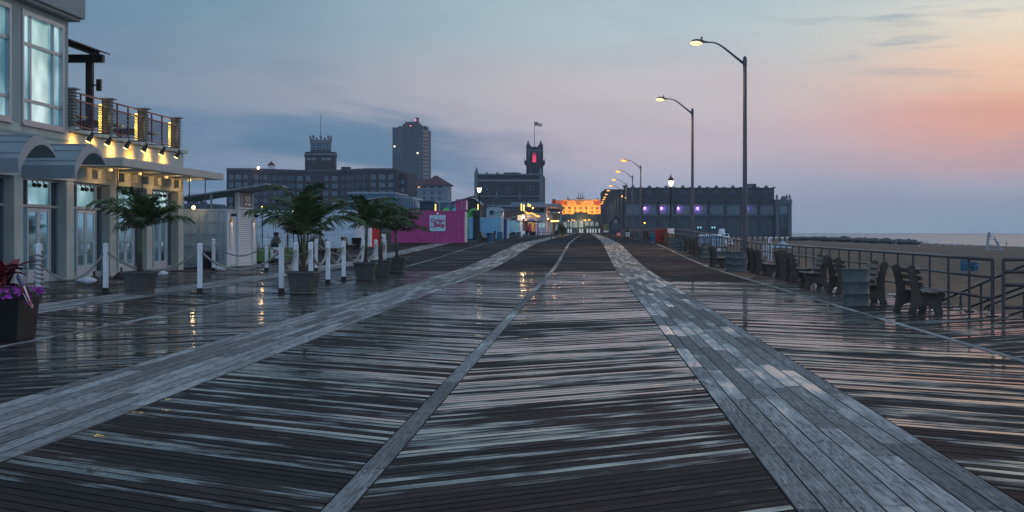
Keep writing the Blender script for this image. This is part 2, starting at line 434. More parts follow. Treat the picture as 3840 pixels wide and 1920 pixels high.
lengthwise(D, -12.11, -10.79, 3, 130, 7, lambda y: -.01)
for x in (-1.445, -8.15, -15.05, 5.40): lengthwise(D, x - .085 if x == -1.445 else x - .07, x + .085 if x == -1.445 else x + .07, 3, 520 if x > -9 else 120, 1, -.03)
D.build('boardwalk_stripes', stripe_m)
# near-black sheets standing in for shade below the gaps and deck edge
B = MB(); ys = [-6, 58, 66, 80, 100, 118, 135, 190, 415, 640]
for a, c in zip(ys, ys[1:]): B.quad((-18, a, gz(a) - .06), (8.05, a, gz(a) - .06), (8.05, c, gz(c) - .06), (-18, c, gz(c) - .06))
for a, c in zip(ys, ys[1:]): B.quad((8.06, a, gz(a) - .04), (8.06, a, gz(a) - 2.6), (8.06, c, gz(c) - 2.6), (8.06, c, gz(c) - .04))
tag(B.build('boardwalk_shade_sheet', M('under_deck_shade', (.010, .009, .009), .9)), kind='structure')
# ---------------------------------------------------------------- ground, sand, sea
B = MB(); ys = [-300, -6, 58, 66, 80, 100, 118, 135, 190, 415, 700, 4000]
for a, c in zip(ys, ys[1:]): B.quad((-3000, a, gz(a) - .10), (8.0, a, gz(a) - .10), (8.0, c, gz(c) - .10), (-3000, c, gz(c) - .10))
tag(B.build('ground', M('asphalt', (.045, .047, .05), .8, var=.3, scale=.6)), kind='structure')
from mathutils import noise as mnoise
def sandz(x, y):
    z = -1.2 - 1.4 * max(0, x - 8) / 117
    z += (1.15 + .4 * mnoise.noise((x * .2, y * .08, 0))) * math.exp(-((x - 21) / 7) ** 2 - ((y - 150) / 26) ** 2)
    z += .9 * math.exp(-((x - 13.5) / 4.5) ** 2 - ((y - 96) / 24) ** 2)
    z += .5 * math.exp(-((x - 12) / 4) ** 2 - ((y - 62) / 13) ** 2)
    z += .9 * math.exp(-((x - 20) / 6) ** 2 - ((y - 205) / 22) ** 2)
    k = max(0, 1 - max(0, x - 26) / 20)
    z += mnoise.fractal((x * .35, y * .2, 1.3), 1, 2, 4) * (.14 + .18 * k) * (1 if y < 260 else .5)
    z += mnoise.noise((x * .02, y * .012, 3)) * .25 * min(1, max(0, (x - 40) / 60))
    return z
xs = [8.1 + i * .8 for i in range(40)] + [40.5 + i * 2.5 for i in range(38)]
ysn = [-20 + i * 4 for i in range(12)] + [26 + i * 1.2 for i in range(160)] + [220 + i * 6 for i in range(60)] + [590 + i * 40 for i in range(20)]
B = MB(); nx = len(xs)
B.v = [(x, y, sandz(x, y)) for y in ysn for x in xs]
for j in range(len(ysn) - 1):
    for i in range(nx - 1): a = j * nx + i; B.f.append((a, a + 1, a + 1 + nx, a + nx)); B.m.append(0)
sandm = M('damp_sand', (.155, .105, .074), .9, var=.4, scale=.9, bump=1.0, spec=.15)
for nd_ in sandm.node_tree.nodes:
    if nd_.type == 'BUMP': nd_.inputs['Distance'].default_value = .10
tag(B.build('beach_sand', M('damp_sand', (.155, .105, .074), .9, var=.4, scale=.9, bump=1.0, spec=.15), smooth=True), kind='structure')
sm, n, b = newmat('sea_water')
b.inputs['Base Color'].default_value = (.09, .12, .14, 1); b.inputs['Roughness'].default_value = .25; b.inputs['IOR'].default_value = 1.33
mp = n.node('Mapping'); n.link(mp.inputs[0], n.node('TexCoord').outputs['Object']); mp.inputs['Scale'].default_value = (.06, .025, 1)
hgt = n.noise(mp.outputs[0], 3, 6, .6, .5); bp = n.node('Bump'); bp.inputs['Strength'].default_value = .2; bp.inputs['Distance'].default_value = .4
n.link(bp.inputs['Height'], hgt); n.link(b.inputs['Normal'], bp.outputs[0])
B = MB(); B.quad((100, -280, -2.62), (4000, -280, -2.62), (4000, 4500, -2.62), (100, 4500, -2.62)); tag(B.build('sea', sm), kind='structure')
foam = M('sea_foam', (.75, .78, .8), .6, var=.15)
B = MB(); rr = random.Random(3)
for xo, wd in ((124.5, 2.0), (134, 2.6), (150, 2.0), (172, 1.6)):
    y = 150
    while y < 1300:
        L = rr.uniform(10, 60); p = []
        for i in range(7):
            yy = y + L * i / 6; xx = xo + 2.5 * mnoise.noise((yy * .02, xo, 0)); ww = wd * math.sin(math.pi * (i + .15) / 6.3) * rr.uniform(.5, 1.1)
            p.append((xx, yy, ww))
        for (xa, ya, wa), (xb, yb, wb) in zip(p, p[1:]): B.quad((xa - wa, ya, -2.56), (xa + wa, ya, -2.56), (xb + wb, yb, -2.56), (xb - wb, yb, -2.56))
        y += L + rr.uniform(2, 40) * (1 if xo < 130 else 2)
tag(B.build('surf', foam), kind='structure')
# grass verge behind the posts
B = MB(); gys = [74, 80, 90, 100, 104]
for a, c in zip(gys, gys[1:]): B.quad((-24, a, gz(a) + .02), (-15.25, a, gz(a) + .02), (-15.25, c, gz(c) + .02), (-24, c, gz(c) + .02))
tag(B.build('lawn', M('turf', (.05, .10, .02), .9, var=.35, scale=2, bump=.6)), kind='structure')
B = MB(); rr = random.Random(9)
for i in range(6000):
    x, y = rr.uniform(-21, -15.25), rr.uniform(74, 92); a = rr.uniform(0, 6.28); h = rr.uniform(.05, .13); z = gz(y) + .02
    dx, dy = math.cos(a) * .012, math.sin(a) * .012
    B.add([(x - dx, y - dy, z), (x + dx, y + dy, z), (x + dy * 3, y - dx * 3, z + h)], [(0, 1, 2)])
tag(B.build('grass', M('grass_blade', (.05, .11, .02), .7, var=.3)), 'short green grass growing on the verge in front of the containers', 'grass', kind='stuff')
# ================================================================ waterfront pavilion on the left
FX, RX = -17.0, -17.3
pav = thing('beachfront_restaurant', 'two storey stucco pavilion with arched metal canopies, big windows and a roof terrace', 'building', (-17, 54, 0))
PIT = 4.45
PY = [44.3 + PIT * k for k in range(-1, 5)]                      # pilaster starts, each .7 wide
B = MB(); holes = [(p + .7, p + PIT, -1, 3.26) for p in PY[:-1]]
B.wall('x', FX - .5, FX, 36, 62.85, 0, 3.26, holes); B.bx(-30, FX - .5, 36, 36.4, 0, 3.26); B.bx(-30, -29.6, 36.4, 62.4, 0, 5.0)
B.bx(-30, FX - .5, 62.4, 62.85, 0, 5.0)
B.bx(-30, FX, 36, 62.85, 3.262, 4.86)
B.build('ground_floor_wall', stucco, pav, bevel=.012)
B = MB(); whole = [(40.4, 44.0, 4.87, 8.3), (44.85, 48.45, 4.87, 8.3)]
B.wall('x', FX - .4, FX, 36, 48.9, 4.862, 8.6, whole); B.bx(-30, FX - .4, 48.5, 48.9, 4.862, 9.5); B.bx(-30, FX - .4, 36, 36.4, 4.862, 8.6); B.bx(-30, -29.6, 36.4, 48.5, 4.862, 8.6)
B.bx(FX, FX + .025, 36, 48.9, 4.52, 4.60)
B.build('upper_wall', stucco2, pav, bevel=.012)
B = MB(); B.bx(-30, FX + .42, 35, 49.32, 8.602, 9.7); B.bx(-30, FX + .3, 35, 49.2, 8.50, 8.60)
B.build('roof_cornice', M('cornice_stucco', (.26, .28, .28), .9, var=.12, bump=.2), pav, bevel=.015)
B = MB(); B.bx(-30, FX + .16, 48.91, 62.95, 4.88, 5.02); B.build('terrace_ledge', M('ledge_concrete', (.42, .42, .38), .85, bump=.3), pav, bevel=.015)
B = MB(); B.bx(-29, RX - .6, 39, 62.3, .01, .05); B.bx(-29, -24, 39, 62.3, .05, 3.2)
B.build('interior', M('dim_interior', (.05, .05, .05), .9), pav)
# upper windows
for y0, y1, z0, z1 in whole:
    B = MB(); xx = FX - .06
    for a, c in ((y0, y0 + .14), (y1 - .14, y1)): B.bx(FX - .16, FX + .04, a, c, z0, z1)
    for a, c in ((z0, z0 + .12), (z1 - .14, z1)): B.bx(FX - .16, FX + .04, y0 + .14, y1 - .14, a, c)
    B.bx(FX, FX + .09, y0 - .04, y1 + .04, z0 - .07, z0 - .002)
    ya, yb = y0 + .83, y1 - .83
    for q in (ya, yb): B.bx(FX - .13, FX - .02, q - .05, q + .05, z0 + .12, z1 - .14)
    for q in (z0 + .72, z0 + 2.44):
        for a, c in ((y0 + .14, ya - .05), (ya + .05, yb - .05), (yb + .05, y1 - .14)): B.bx(FX - .13, FX - .025, a, c, q - .05, q + .05)
    f = B.build('window', alum, pav, bevel=.006)
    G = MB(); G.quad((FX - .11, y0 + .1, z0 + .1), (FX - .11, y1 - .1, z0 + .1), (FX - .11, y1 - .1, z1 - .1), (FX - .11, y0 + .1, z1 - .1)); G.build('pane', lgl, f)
# door bays
for p in PY[:-1]:
    a, c = p + .7, p + PIT
    B = MB(); d0, d1 = a + 1.05, a + 2.95
    B.bx(RX - .06, RX + .04, a, a + .07, 0, 3.26); B.bx(RX - .06, RX + .04, c - .07, c, 0, 3.26)
    for q in (d0 - .08, d1): B.bx(RX - .06, RX + .05, q, q + .08, 0, 3.19)
    for u, v in ((a + .07, d0 - .08), (d1 + .08, c - .07)): B.bx(RX - .06, RX + .04, u, v, 2.36, 2.44); B.bx(RX - .06, RX + .04, u, v, 0, .22)
    B.bx(RX - .06, RX + .05, d0, d1, 2.36, 2.46); B.bx(RX - .06, RX + .04, a + .07, c - .07, 3.19, 3.26)
    fr = B.build('door_frame', alum, pav, bevel=.006)
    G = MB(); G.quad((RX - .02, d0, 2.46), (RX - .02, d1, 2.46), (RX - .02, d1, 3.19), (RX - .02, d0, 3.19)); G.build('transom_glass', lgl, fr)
    G = MB(); G.quad((RX - .02, a + .07, .22), (RX - .02, d0 - .08, .22), (RX - .02, d0 - .08, 2.36), (RX - .02, a + .07, 2.36)); G.build('sidelight_glass', gl, fr)
    for u, v, z0 in ((d1 + .08, c - .07, .22), (a + .07, d0 - .08, 2.44)):
        G = MB(); G.quad((RX - .021, u, z0), (RX - .021, v, z0), (RX - .021, v, 3.19), (RX - .021, u, 3.19)); G.build('sidelight_glass', dgl, fr)
    mid = (d0 + d1) / 2
    for u, v, hs in ((d0, mid - .006, 1), (mid + .006, d1, -1)):
        D_ = MB()
        D_.bx(RX - .03, RX + .03, u + .005, u + .115, .01, 2.34); D_.bx(RX - .03, RX + .03, v - .115, v - .005, .01, 2.34)
        D_.bx(RX - .03, RX + .03, u + .115, v - .115, .01, .42); D_.bx(RX - .03, RX + .03, u + .115, v - .115, 2.22, 2.34)
        dr = D_.build('door', M('pale_door', (.46, .50, .54), .4, .3, var=.08), pav, bevel=.005)
        G = MB(); G.quad((RX, u + .1, .4), (RX, v - .1, .4), (RX, v - .1, 2.24), (RX, u + .1, 2.24)); G.build('glass', gl, dr)
        hy = v - .06 if hs == 1 else u + .06
        Hn = MB(); Hn.tube([(RX + .03, hy, .88), (RX + .11, hy, .90), (RX + .11, hy, 1.20), (RX + .03, hy, 1.22)], .014, 8); Hn.build('handle', M('bright_steel', (.6, .6, .6), .2, 1), dr, smooth=True)
# small flood fittings hanging over each doorway
for p in PY[:-1]:
    for q in (1.35, 1.75, 2.3):
        B = MB(); y = p + .7 + q
        B.cyl((RX + .06, y, 3.19), (RX + .10, y, 3.10), .02); B.sph((RX + .13, y, 3.05), .085, 10, (1, 1, .85)); B.build('door_lamp', iron, pav, smooth=True)
# arched canopies
for y0 in (40.4, 44.85):
    B = MB(); N_ = 18; o, i_ = [], []
    for k in range(N_ + 1):
        t = k / N_; y = y0 + 2.9 * t
        o.append((y, 3.6 + .17 * t + 4 * t * (1 - t) * .62)); i_.append((y + .05 * (1 - t), 3.2 + .54 * t + 4 * t * (1 - t) * .56))
    for k in range(N_):
        x0, x1 = FX + .002, -15.4
        a, c = o[k], o[k + 1]; e, f = i_[k], i_[k + 1]
        B.quad((x0, a[0], a[1]), (x1, a[0], a[1]), (x1, c[0], c[1]), (x0, c[0], c[1]))
        B.quad((x0, f[0], f[1]), (x1, f[0], f[1]), (x1, e[0], e[1]), (x0, e[0], e[1]))
        B.quad((x1, a[0], a[1]), (x1, e[0], e[1]), (x1, f[0], f[1]), (x1, c[0], c[1]))
    a, e = o[0], i_[0]; B.quad((FX + .002, e[0], e[1]), (-15.4, e[0], e[1]), (-15.4, a[0], a[1]), (FX + .002, a[0], a[1]))
    cn = B.build('arched_canopy', canopym, pav)
    S = MB()
    for k in range(1, N_, 3):                                     # standing seams
        a, c = o[k], o[k + 1]; S.bar((FX + .01, a[0], a[1] + .012), (-15.41, a[0], a[1] + .012), .03, .03)
    S.build('seam', canopym, cn)
B = MB(); B.bx(FX + .003, -15.4, 49.5, 55.2, 3.78, 4.06); B.bx(FX + .003, -15.4, 55.215, 59.1, 3.78, 4.06); B.bx(FX + .003, -15.4, 59.115, 63.2, 3.78, 4.06)
fc = B.build('flat_canopy', M('canopy_fascia', (.40, .40, .37), .5, .1, var=.1), pav, bevel=.01)
for k in range(9):
    B = MB(); B.cx((FX + .10, 50.0 + k * 1.45, 3.57), (.2, .32, .3), 1.0); B.build('corbel', stucco, pav, bevel=.02)
for k in range(4):
    y = 51.5 + k * 3.4
    B = MB(); B.lathe([(.001, 0), (.07, .0), (.08, .05), (.05, .09), (.001, .09)], (FX + .55, y, 3.685), 12); lf = B.build('canopy_light', M('soft_bulb', (.9, .8, .6), .4, emit=(1, .66, .3), es=.5), fc, smooth=True)
    lamp('canopy_lamp', 'SPOT', (FX + 1.3, y, 3.55), 48, (1, .60, .22), lf, .15, (-1, 0, .08), R(128), .9)
for y in (51.2, 54.0, 60.4, 62.9):
    B = MB(); x = -16.1; L = .72
    B.cyl((x, y, 3.78), (x, y, 3.78 - L), .022, n=8); B.cx((x, y, 3.78 - L), (.07, .07, .08)); B.build('hanging_rod', M('bronze_rod', (.10, .07, .05), .4, .4), fc)
# spot lights under the terrace edge
for k, (px, py) in enumerate(((348, 507), (417, 514), (487, 534), (552, 544), (618, 557), (674, 569))):
    x = -16.34; y = -x * F / (VX - px); z = 4.76
    B = MB(); B.bar((FX + .16, y - .35, 4.95), (x - .05, y, 4.95), .03); B.bar((x - .05, y, 4.95), (x, y, z + .1), .03)
    ax = Vector((-.42, -.10, -.80)).normalized(); c0 = Vector((x, y, z + .1))
    B.tube([c0, c0 + ax * .12, c0 + ax * .26, c0 + ax * .32], [.045, .07, .09, .10], 14)
    so = B.build('spotlight', M('spot_housing', (.02, .018, .016), .4), pav, smooth='auto')
    G = MB(); G.tube([c0 + ax * .322, c0 + ax * .335], [.085, .07], 14); G.build('lens', M('spot_lens', (.9, .8, .5), .3, emit=(1, .66, .2), es=10), so)
    lamp('spot_lamp', 'SPOT', c0 + ax * .40, 72, (1, .48, .085), so, .05, (-.85, 0, -.34), R(150), 1)
# terrace: pillars with fins, maroon railing, mesh, pergola
PYR = [48.95, 52.75, 56.95, 61.5]
for k, y in enumerate(PYR):
    B = MB(); B.bx(-17.1, -16.85, y, y + .3, 5.02, 6.28); B.cx((-16.97, y + .15, 6.30), (.46, .5, .05))
    pl = B.build('terrace_pillar', M('pillar_concrete', (.30, .31, .28), .85, bump=.3), pav, bevel=.01)
    Fn = MB()
    for q in range(11): Fn.cx((-16.97, y + .15, 5.12 + q * .105), (.36, .44, .018))
    Fn.build('fin', M('pillar_fin', (.12, .11, .10), .5, .2), pl)
    if k:
        G = MB(); G.bx(-17.22, -17.112, y - .16, y - .06, 5.1, 6.1); G.build('light_strip', glow_yel, pl)
        lamp('pillar_lamp', 'POINT', (-17.3, y - .3, 5.6), 7, (1, .78, .2), pl, .1)
for k in range(3):
    a, c = PYR[k] + .34, PYR[k + 1] - .04
    B = MB(); x = -16.92
    for z in (5.1, 5.95, 6.2): B.bar((x, a, z), (x, c, z), .05)
    for q in range(3): yy = a + (c - a) * (q + .5) / 3; B.bar((x, yy, 5.05), (x, yy, 6.2), .05)
    rl = B.build('terrace_railing', redmetal, pav)
    G = MB(); nn = 26
    for q in range(nn):
        y = a + (c - a) * q / nn; s = (c - a) / nn
        for r_ in range(5): z0 = 5.15 + r_ * .155; G.bar((x, y, z0), (x, y + s, z0 + .155), .012); G.bar((x, y + s, z0), (x, y, z0 + .155), .012)
    G.build('wire_mesh', M('mesh_wire', (.07, .07, .09), .5, .4), rl)
    T_ = MB(); T_.bx(-18.9, -17.5, a + .5, c - .5, 5.55, 5.6)
    for yy in (a + .7, c - .7): T_.bx(-18.3, -18.1, yy, yy + .1, 4.9, 5.55)
    T_.build('terrace_table', M('dark_table', (.025, .022, .02), .6), pav)
B = MB(); B.cx((-18.6, 50.6, 5.45), (.5, .9, .7)); B.cx((-18.6, 50.6, 5.02), (.4, .5, .3)); B.build('terrace_chair', M('wicker', (.07, .05, .04), .8, scale=20), pav, bevel=.03)
B = MB(); pb = M('pergola_wood', (.018, .014, .014), .6)
B.bx(-18.12, -17.88, 53.9, 54.12, 4.9, 7.72); B.bx(-23, -17.5, 53.87, 54.15, 7.72, 8.0); B.bx(-23, -17.5, 48.95, 49.2, 7.72, 8.0)
for q in range(4): xx = -17.95 - q * 1.2; B.prism([(48.92, 8.003 + q * .30), (54.6, 8.003 + q * .30), (54.6, 8.16 + q * .30), (48.92, 8.16 + q * .30)], 'x', xx, xx + .12)
pg = B.build('pergola', pb, pav)
B = MB(); pr = []
for q in range(60): xx = -17.5 - q * .1; pr.append((xx, 8.08 + (q * .1) * .26 + (.02 if q % 2 else 0)))
for (a, za), (c, zc) in zip(pr, pr[1:]): B.quad((a, 48.92, za), (a, 54.75, za), (c, 54.75, zc), (c, 48.92, zc)); B.quad((a, 48.92, za + .03), (c, 48.92, zc + .03), (c, 54.75, zc + .03), (a, 54.75, za + .03))
B.quad((-17.5, 48.92, 8.07), (-17.5, 54.75, 8.07), (-17.5, 54.75, 8.12), (-17.5, 48.92, 8.12))
B.build('pergola_roof', pb, pg)
for xx, yy, zz in ((-17.66, 54.0, 6.9), (-18.0, 50.0, 7.0)):
    B = MB(); B.cx((xx, yy, zz), (.17, .17, .42)); B.bar((xx, yy, zz), (xx - .25, yy, zz), .05); B.build('wall_speaker', iron, pg, bevel=.01)
B = MB(); rr = random.Random(2)
B.bx(-17.002, FX + .004, 55.0, 55.7, 4.45, 4.72); B.build('repair_patch', M('bare_render', (.26, .2, .14), .9), pav)
# ================================================================ rope barrier
def post(h=1.31):
    t = thing('rope_post', None, 'post')
    B = MB(); B.cx((0, 0, .12 + (h - .16) / 2), (.115, .115, h - .16)); B.cx((0, 0, h - .02), (.13, .13, .04), .3); B.cx((0, 0, h - .05), (.135, .135, .02)); B.build('post', white, t, world=False, bevel=.006)
    B = MB(); B.cx((0, 0, .07), (.145, .145, .14)); B.build('sleeve', M('rubber_sleeve', (.012, .010, .010), .55), t, world=False, bevel=.006)
    B = MB(); B.cx((0, 0, .012), (.42, .30, .018)); B.build('base_plate', iron, t, world=False, bevel=.004)
    return t
post0 = post(); used = []
def place_post(x, y, label):
    t = post0 if not used else dup(post0)
    used.append(t); t.location = (x, y, gz(y)); t.rotation_euler = (0, 0, random.uniform(-.05, .05)); t['label'] = label; t['group'] = 'white rope posts'
    return t
FRONT = [(-14.0, 38.1), (-12.58, 39.0), (-10.07, 38.8), (-7.93, 38.7)]
for (x, y), l in zip(FRONT, ('white rope post with rope coiled around it, behind the purple flower planter', 'white rope post in front of the second glass door, left of the nearest palm pot',
                             'white rope post standing alone in front of the white food kiosk', 'nearest white corner post, beside the big palm pot right of the kiosk')): place_post(x, y, l)
SIDE = [(-7.95, 40.7), (-7.95, 42.9), (-7.95, 45.75), (-7.95, 48.7), (-7.95, 53.0), (-7.95, 56.1), (-7.95, 58.6)]
for (x, y), l in zip(SIDE, ('white rope post right behind the near corner post, touching the palm pot in view', 'white rope post seen just right of the nearest big palm trunk', 'white rope post third behind the near corner, in front of the concrete bench',
                            'white rope post left of the first of the three small palm pots', 'white rope post partly hidden by the trunk of the first small palm', 'white rope post between the first and second small palm trunks', 'far corner white rope post right of the second small palm trunk')): place_post(x, y, l)
BACK = [(-15.1, 60.3), (-12.96, 60.3), (-10.9, 60.0)]
for (x, y), l in zip(BACK, ('white rope post in front of the dark end of the white kiosk container', 'white rope post just left of the near bottle shaped bin', 'white rope post in the back row behind the big palm')): place_post(x, y, l)
ropem, n, b = newmat('twisted_rope')
f = n.noise(n.node('TexCoord').outputs['Object'], 30, 4); n.link(b.inputs['Base Color'], n.ramp(f, [(.3, (.16, .15, .13)), (.7, (.36, .34, .30))])); b.inputs['Roughness'].default_value = .85
def rope(a, c, sag, label, r=.028, h0=1.12, h1=1.12):
    k = max(24, int(math.dist(a, c) * 26)); pts = []
    o = (a[0], a[1], gz(a[1]))
    for i in range(k + 1):
        t = i / k; pts.append((a[0] + (c[0] - a[0]) * t - o[0], a[1] + (c[1] - a[1]) * t - o[1], h0 + (h1 - h0) * t - 4 * t * (1 - t) * sag + gz(a[1] + (c[1] - a[1]) * t) - o[2]))
    B = MB(); B.tube(pts, r, 12, twist=40); ob = B.build('barrier_rope', ropem, smooth=True); ob.location = o
    return tag(ob, label, 'rope', 'ropes hung between the white posts')
fl = ('rope sagging across the second glass doorway near the purple flowers', 'rope sagging behind the nearest single palm pot', 'long rope sagging in front of the white kiosk, nearer one', )
for i in range(3): rope(FRONT[i], FRONT[i + 1], (.62, .52, .50)[i], fl[i], h0=.85 if i == 0 else 1.1)
ch = [FRONT[3]] + SIDE
sl = ('short rope loop starting at the near corner post', 'short rope loop behind the big palm trunk', 'rope loop just right of the big palm trunk', 'rope loop left of the fourth side post', 'rope loop in front of the black bin', 'rope loop behind the first small palm trunk', 'farthest rope loop beside the second small palm')
for i in range(7): rope(ch[i], ch[i + 1], .5, sl[i], r=.034)
bk = [(-17.0, 60.3)] + BACK + [SIDE[-1]]
bl = ('rope running from the restaurant corner to the back row of posts', 'rope sagging in front of the kiosk shutter, farther one', 'rope behind the near bottle shaped bin and big palm', 'farthest back row rope behind the three small palms')
for i in range(1, 4): rope(bk[i], bk[i + 1], .5, bl[i], r=.024)
B = MB(); rp = []
for i in range(120): a = i * .42; rp.append((.105 * math.cos(a) * (1 + .05 * math.sin(i)), .105 * math.sin(a), 1.1 - i * .0078))
B.tube(rp, .024, 8); rc = B.build('coiled_rope', ropem, smooth=True); rc.location = (-14.0, 38.1, 0); tag(rc, 'spare rope wound in loose coils around the leftmost white post', 'rope')
# ================================================================ planters and palms
potm = M('planter_resin', (.075, .074, .068), .7, var=.25, scale=6, bump=.3)
soil = M('potting_soil', (.02, .015, .01), .95)
def planter():
    t = thing('lattice_planter', None, 'planter')
    B = MB(); B.cx((0, 0, .30), (.56, .56, .46), 1.17); B.cx((0, 0, .04), (.58, .58, .07), .97)
    B.build('pot', potm, t, world=False, bevel=.015)
    B = MB()
    for a, s in ((.0, 1), (1, 1)):
        pass
    B.cx((0, 0, .555), (.77, .77, .05), .98); B.cx((0, 0, .51), (.70, .70, .04)); B.build('rim', potm, t, world=False, bevel=.012)
    B = MB()
    for q in range(4):
        m = Matrix.Rotation(q * math.pi / 2, 3, 'Z')
        def P(u, z): hw = .28 * (1 + .17 * (z - .07) / .46); return m @ Vector((u, -hw - .004, z))
        for k in range(-3, 4):
            for sg in (1, -1):
                seg = []
                for i in range(9):
                    u = k * .11 + sg * (i - 4) * .0425; z = .29 + (i - 4) * .0425
                    if abs(u) < .23 and .13 < z < .46: seg.append(P(u, z))
                if len(seg) > 1: B.bar(seg[0], seg[-1], .016)
        B.bar(P(-.25, .12), P(.25, .12), .02); B.bar(P(-.26, .475), P(.26, .475), .02); B.bar(P(-.245, .12), P(-.265, .475), .02); B.bar(P(.245, .12), P(.265, .475), .02)
    B.build('lattice_relief', potm, t, world=False)
    B = MB(); B.cx((0, 0, .572), (.70, .70, .02)); B.build('soil', soil, t, world=False)
    return t
leafs = [M('palm_leaf', (.046, .080, .020), .5, var=.5, scale=3), M('palm_leaf_dry', (.075, .045, .020), .6, var=.4, scale=3)]
trunkm = M('palm_trunk', (.075, .095, .035), .6, var=.4, scale=9, bump=.3); trunkb = M('palm_trunk_base', (.05, .025, .018), .7, var=.4, scale=12, bump=.4)
def frond(org, azm, up, L, rr, dry=0):
    B = MB(); p = Vector(org); dh = Vector((math.cos(azm), math.sin(azm), 0)); pts = [p.copy()]; ang = up; n_ = 14; lean = rr.uniform(-.25, .25); side0 = Vector((-dh.y, dh.x, 0))
    for i in range(n_):
        ang -= (1.05 + .55 * (up > .9)) / n_ * (.10 + 1.8 * (i / n_) ** 1.3); dv = dh * math.cos(ang) + Vector((0, 0, math.sin(ang))) + side0 * lean * (i / n_) * .5
        p = p + dv.normalized() * L / n_; pts.append(p.copy())
    B.tube(pts, [.014 * (1 - .85 * i / n_) for i in range(n_ + 1)], 5)
    K = 32
    for k in range(K):
        t = .14 + .86 * k / (K - 1); i = min(n_ - 1, int(t * n_)); fr = t * n_ - i
        o = pts[i].lerp(pts[i + 1], min(1, fr)); tv = (pts[i + 1] - pts[i]).normalized(); sd = tv.cross(Vector((0, 0, 1)))
        sd = sd.normalized() if sd.length > 1e-3 else side0; upv = sd.cross(tv)
        ll = L * .46 * (math.sin(math.pi * min(1, .16 + t * .78)) ** .7) * rr.uniform(.85, 1.15)
        for sg in (1, -1):
            dr = (sd * sg * .75 + tv * (.55 + .5 * t) + upv * rr.uniform(.0, .35)).normalized()
            q1 = o + dr * ll * .5 + Vector((0, 0, -.10 * ll)); q2 = o + dr * ll * .92 + Vector((0, 0, -ll * rr.uniform(.2, .6)))
            wv = tv * .025 + upv * rr.uniform(-.008, .008); w2 = wv * 1.05
            B.mat(1 if rr.random() < dry else 0).add([o - wv * .6, o + wv * .6, q1 + w2, q1 - w2, q2], [(0, 1, 2, 3), (3, 2, 4)])
    return B
def palm(loc, label, seed, th, size, nf, stems=1, lean=0, up0=.1):
    rr = random.Random(seed); t = thing('palm_tree', label, 'palm tree', loc, 0, 'potted palms')
    for s in range(stems):
        ox, oy = (0, 0) if stems == 1 else (rr.uniform(-.16, .16), rr.uniform(-.16, .16)); lx = lean + (0 if stems == 1 else rr.uniform(-.15, .15))
        T_ = MB(); T_.tube([(ox + lx * q, oy, th * q) for q in (.3, .5, .75, 1)], [.055, .045, .042, .03], 10)
        for q in range(8): z = .32 + .6 * q / 8; T_.tube([(ox + lx * z, oy, th * z), (ox + lx * z, oy, th * z + .012)], [.05 - .01 * z] * 2, 10, cap=False)
        T_.build('trunk', trunkm, t, world=False, smooth=True)
        T_ = MB(); T_.tube([(ox + lx * q, oy, th * q) for q in (0, .05, .15, .3)], [.085, .07, .062, .055], 10); T_.build('trunk_base', trunkb, t, world=False, smooth=True)
        for k in range(nf):
            a = 2 * math.pi * k / nf + rr.uniform(-.3, .3); u = (up0 + .35, 1.22, .85, 1.45, .62)[k % 5] + rr.uniform(-.14, .14)
            B = frond((ox + lx, oy, th - .04), a, u, size * 1.12 * rr.uniform(.82, 1.12), rr, .25 if u < .5 else .06); B.build('frond', leafs, t, world=False)
    return t
pl0 = planter()
SP = [(-11.54, 38.5, 'lattice planter in front of the restaurant doors, holding the leftmost palm'), (-7.30, 38.4, 'nearest lattice planter at the rope corner, holding the widest palm'),
      (-7.40, 49.8, 'lattice planter of the first small palm in the row of three'), (-7.44, 53.8, 'lattice planter of the middle small palm in the row of three'), (-7.46, 58.5, 'lattice planter of the last small palm, right of the other two'),
      (-11.6, 60.9, 'lattice planter far back behind the rope posts')]
for i, (x, y, l) in enumerate(SP):
    t = pl0 if i == 0 else dup(pl0)
    t.location = (x, y, gz(y)); t.rotation_euler = (0, 0, random.uniform(-.12, .12)); t['label'] = l; t['group'] = 'lattice planters'
PS = [('tall leftmost palm in front of the restaurant doors', 21, 1.12, 1.22, 13, 1, .03), ('widest dark palm at the rope corner in front of white containers', 5, 1.05, 1.30, 14, 1, .02),
      ('first small palm of the row of three, leaning left over the rope loops', 33, 1.25, 1.20, 12, 1, .05), ('middle small palm in the row of three', 14, 1.12, 1.15, 12, 1, -.02), ('last small palm on the right in front of the pink container', 47, 1.02, 1.22, 12, 1, -.06),
      ('multi stemmed palm far back behind the widest palm', 52, .9, 1.0, 6, 3, 0)]
for (x, y, _), (l, sd, th, sz, nf, st, ln) in zip(SP, PS): palm((x, y, gz(y) + .575), l, sd, th, sz, nf, st, ln)
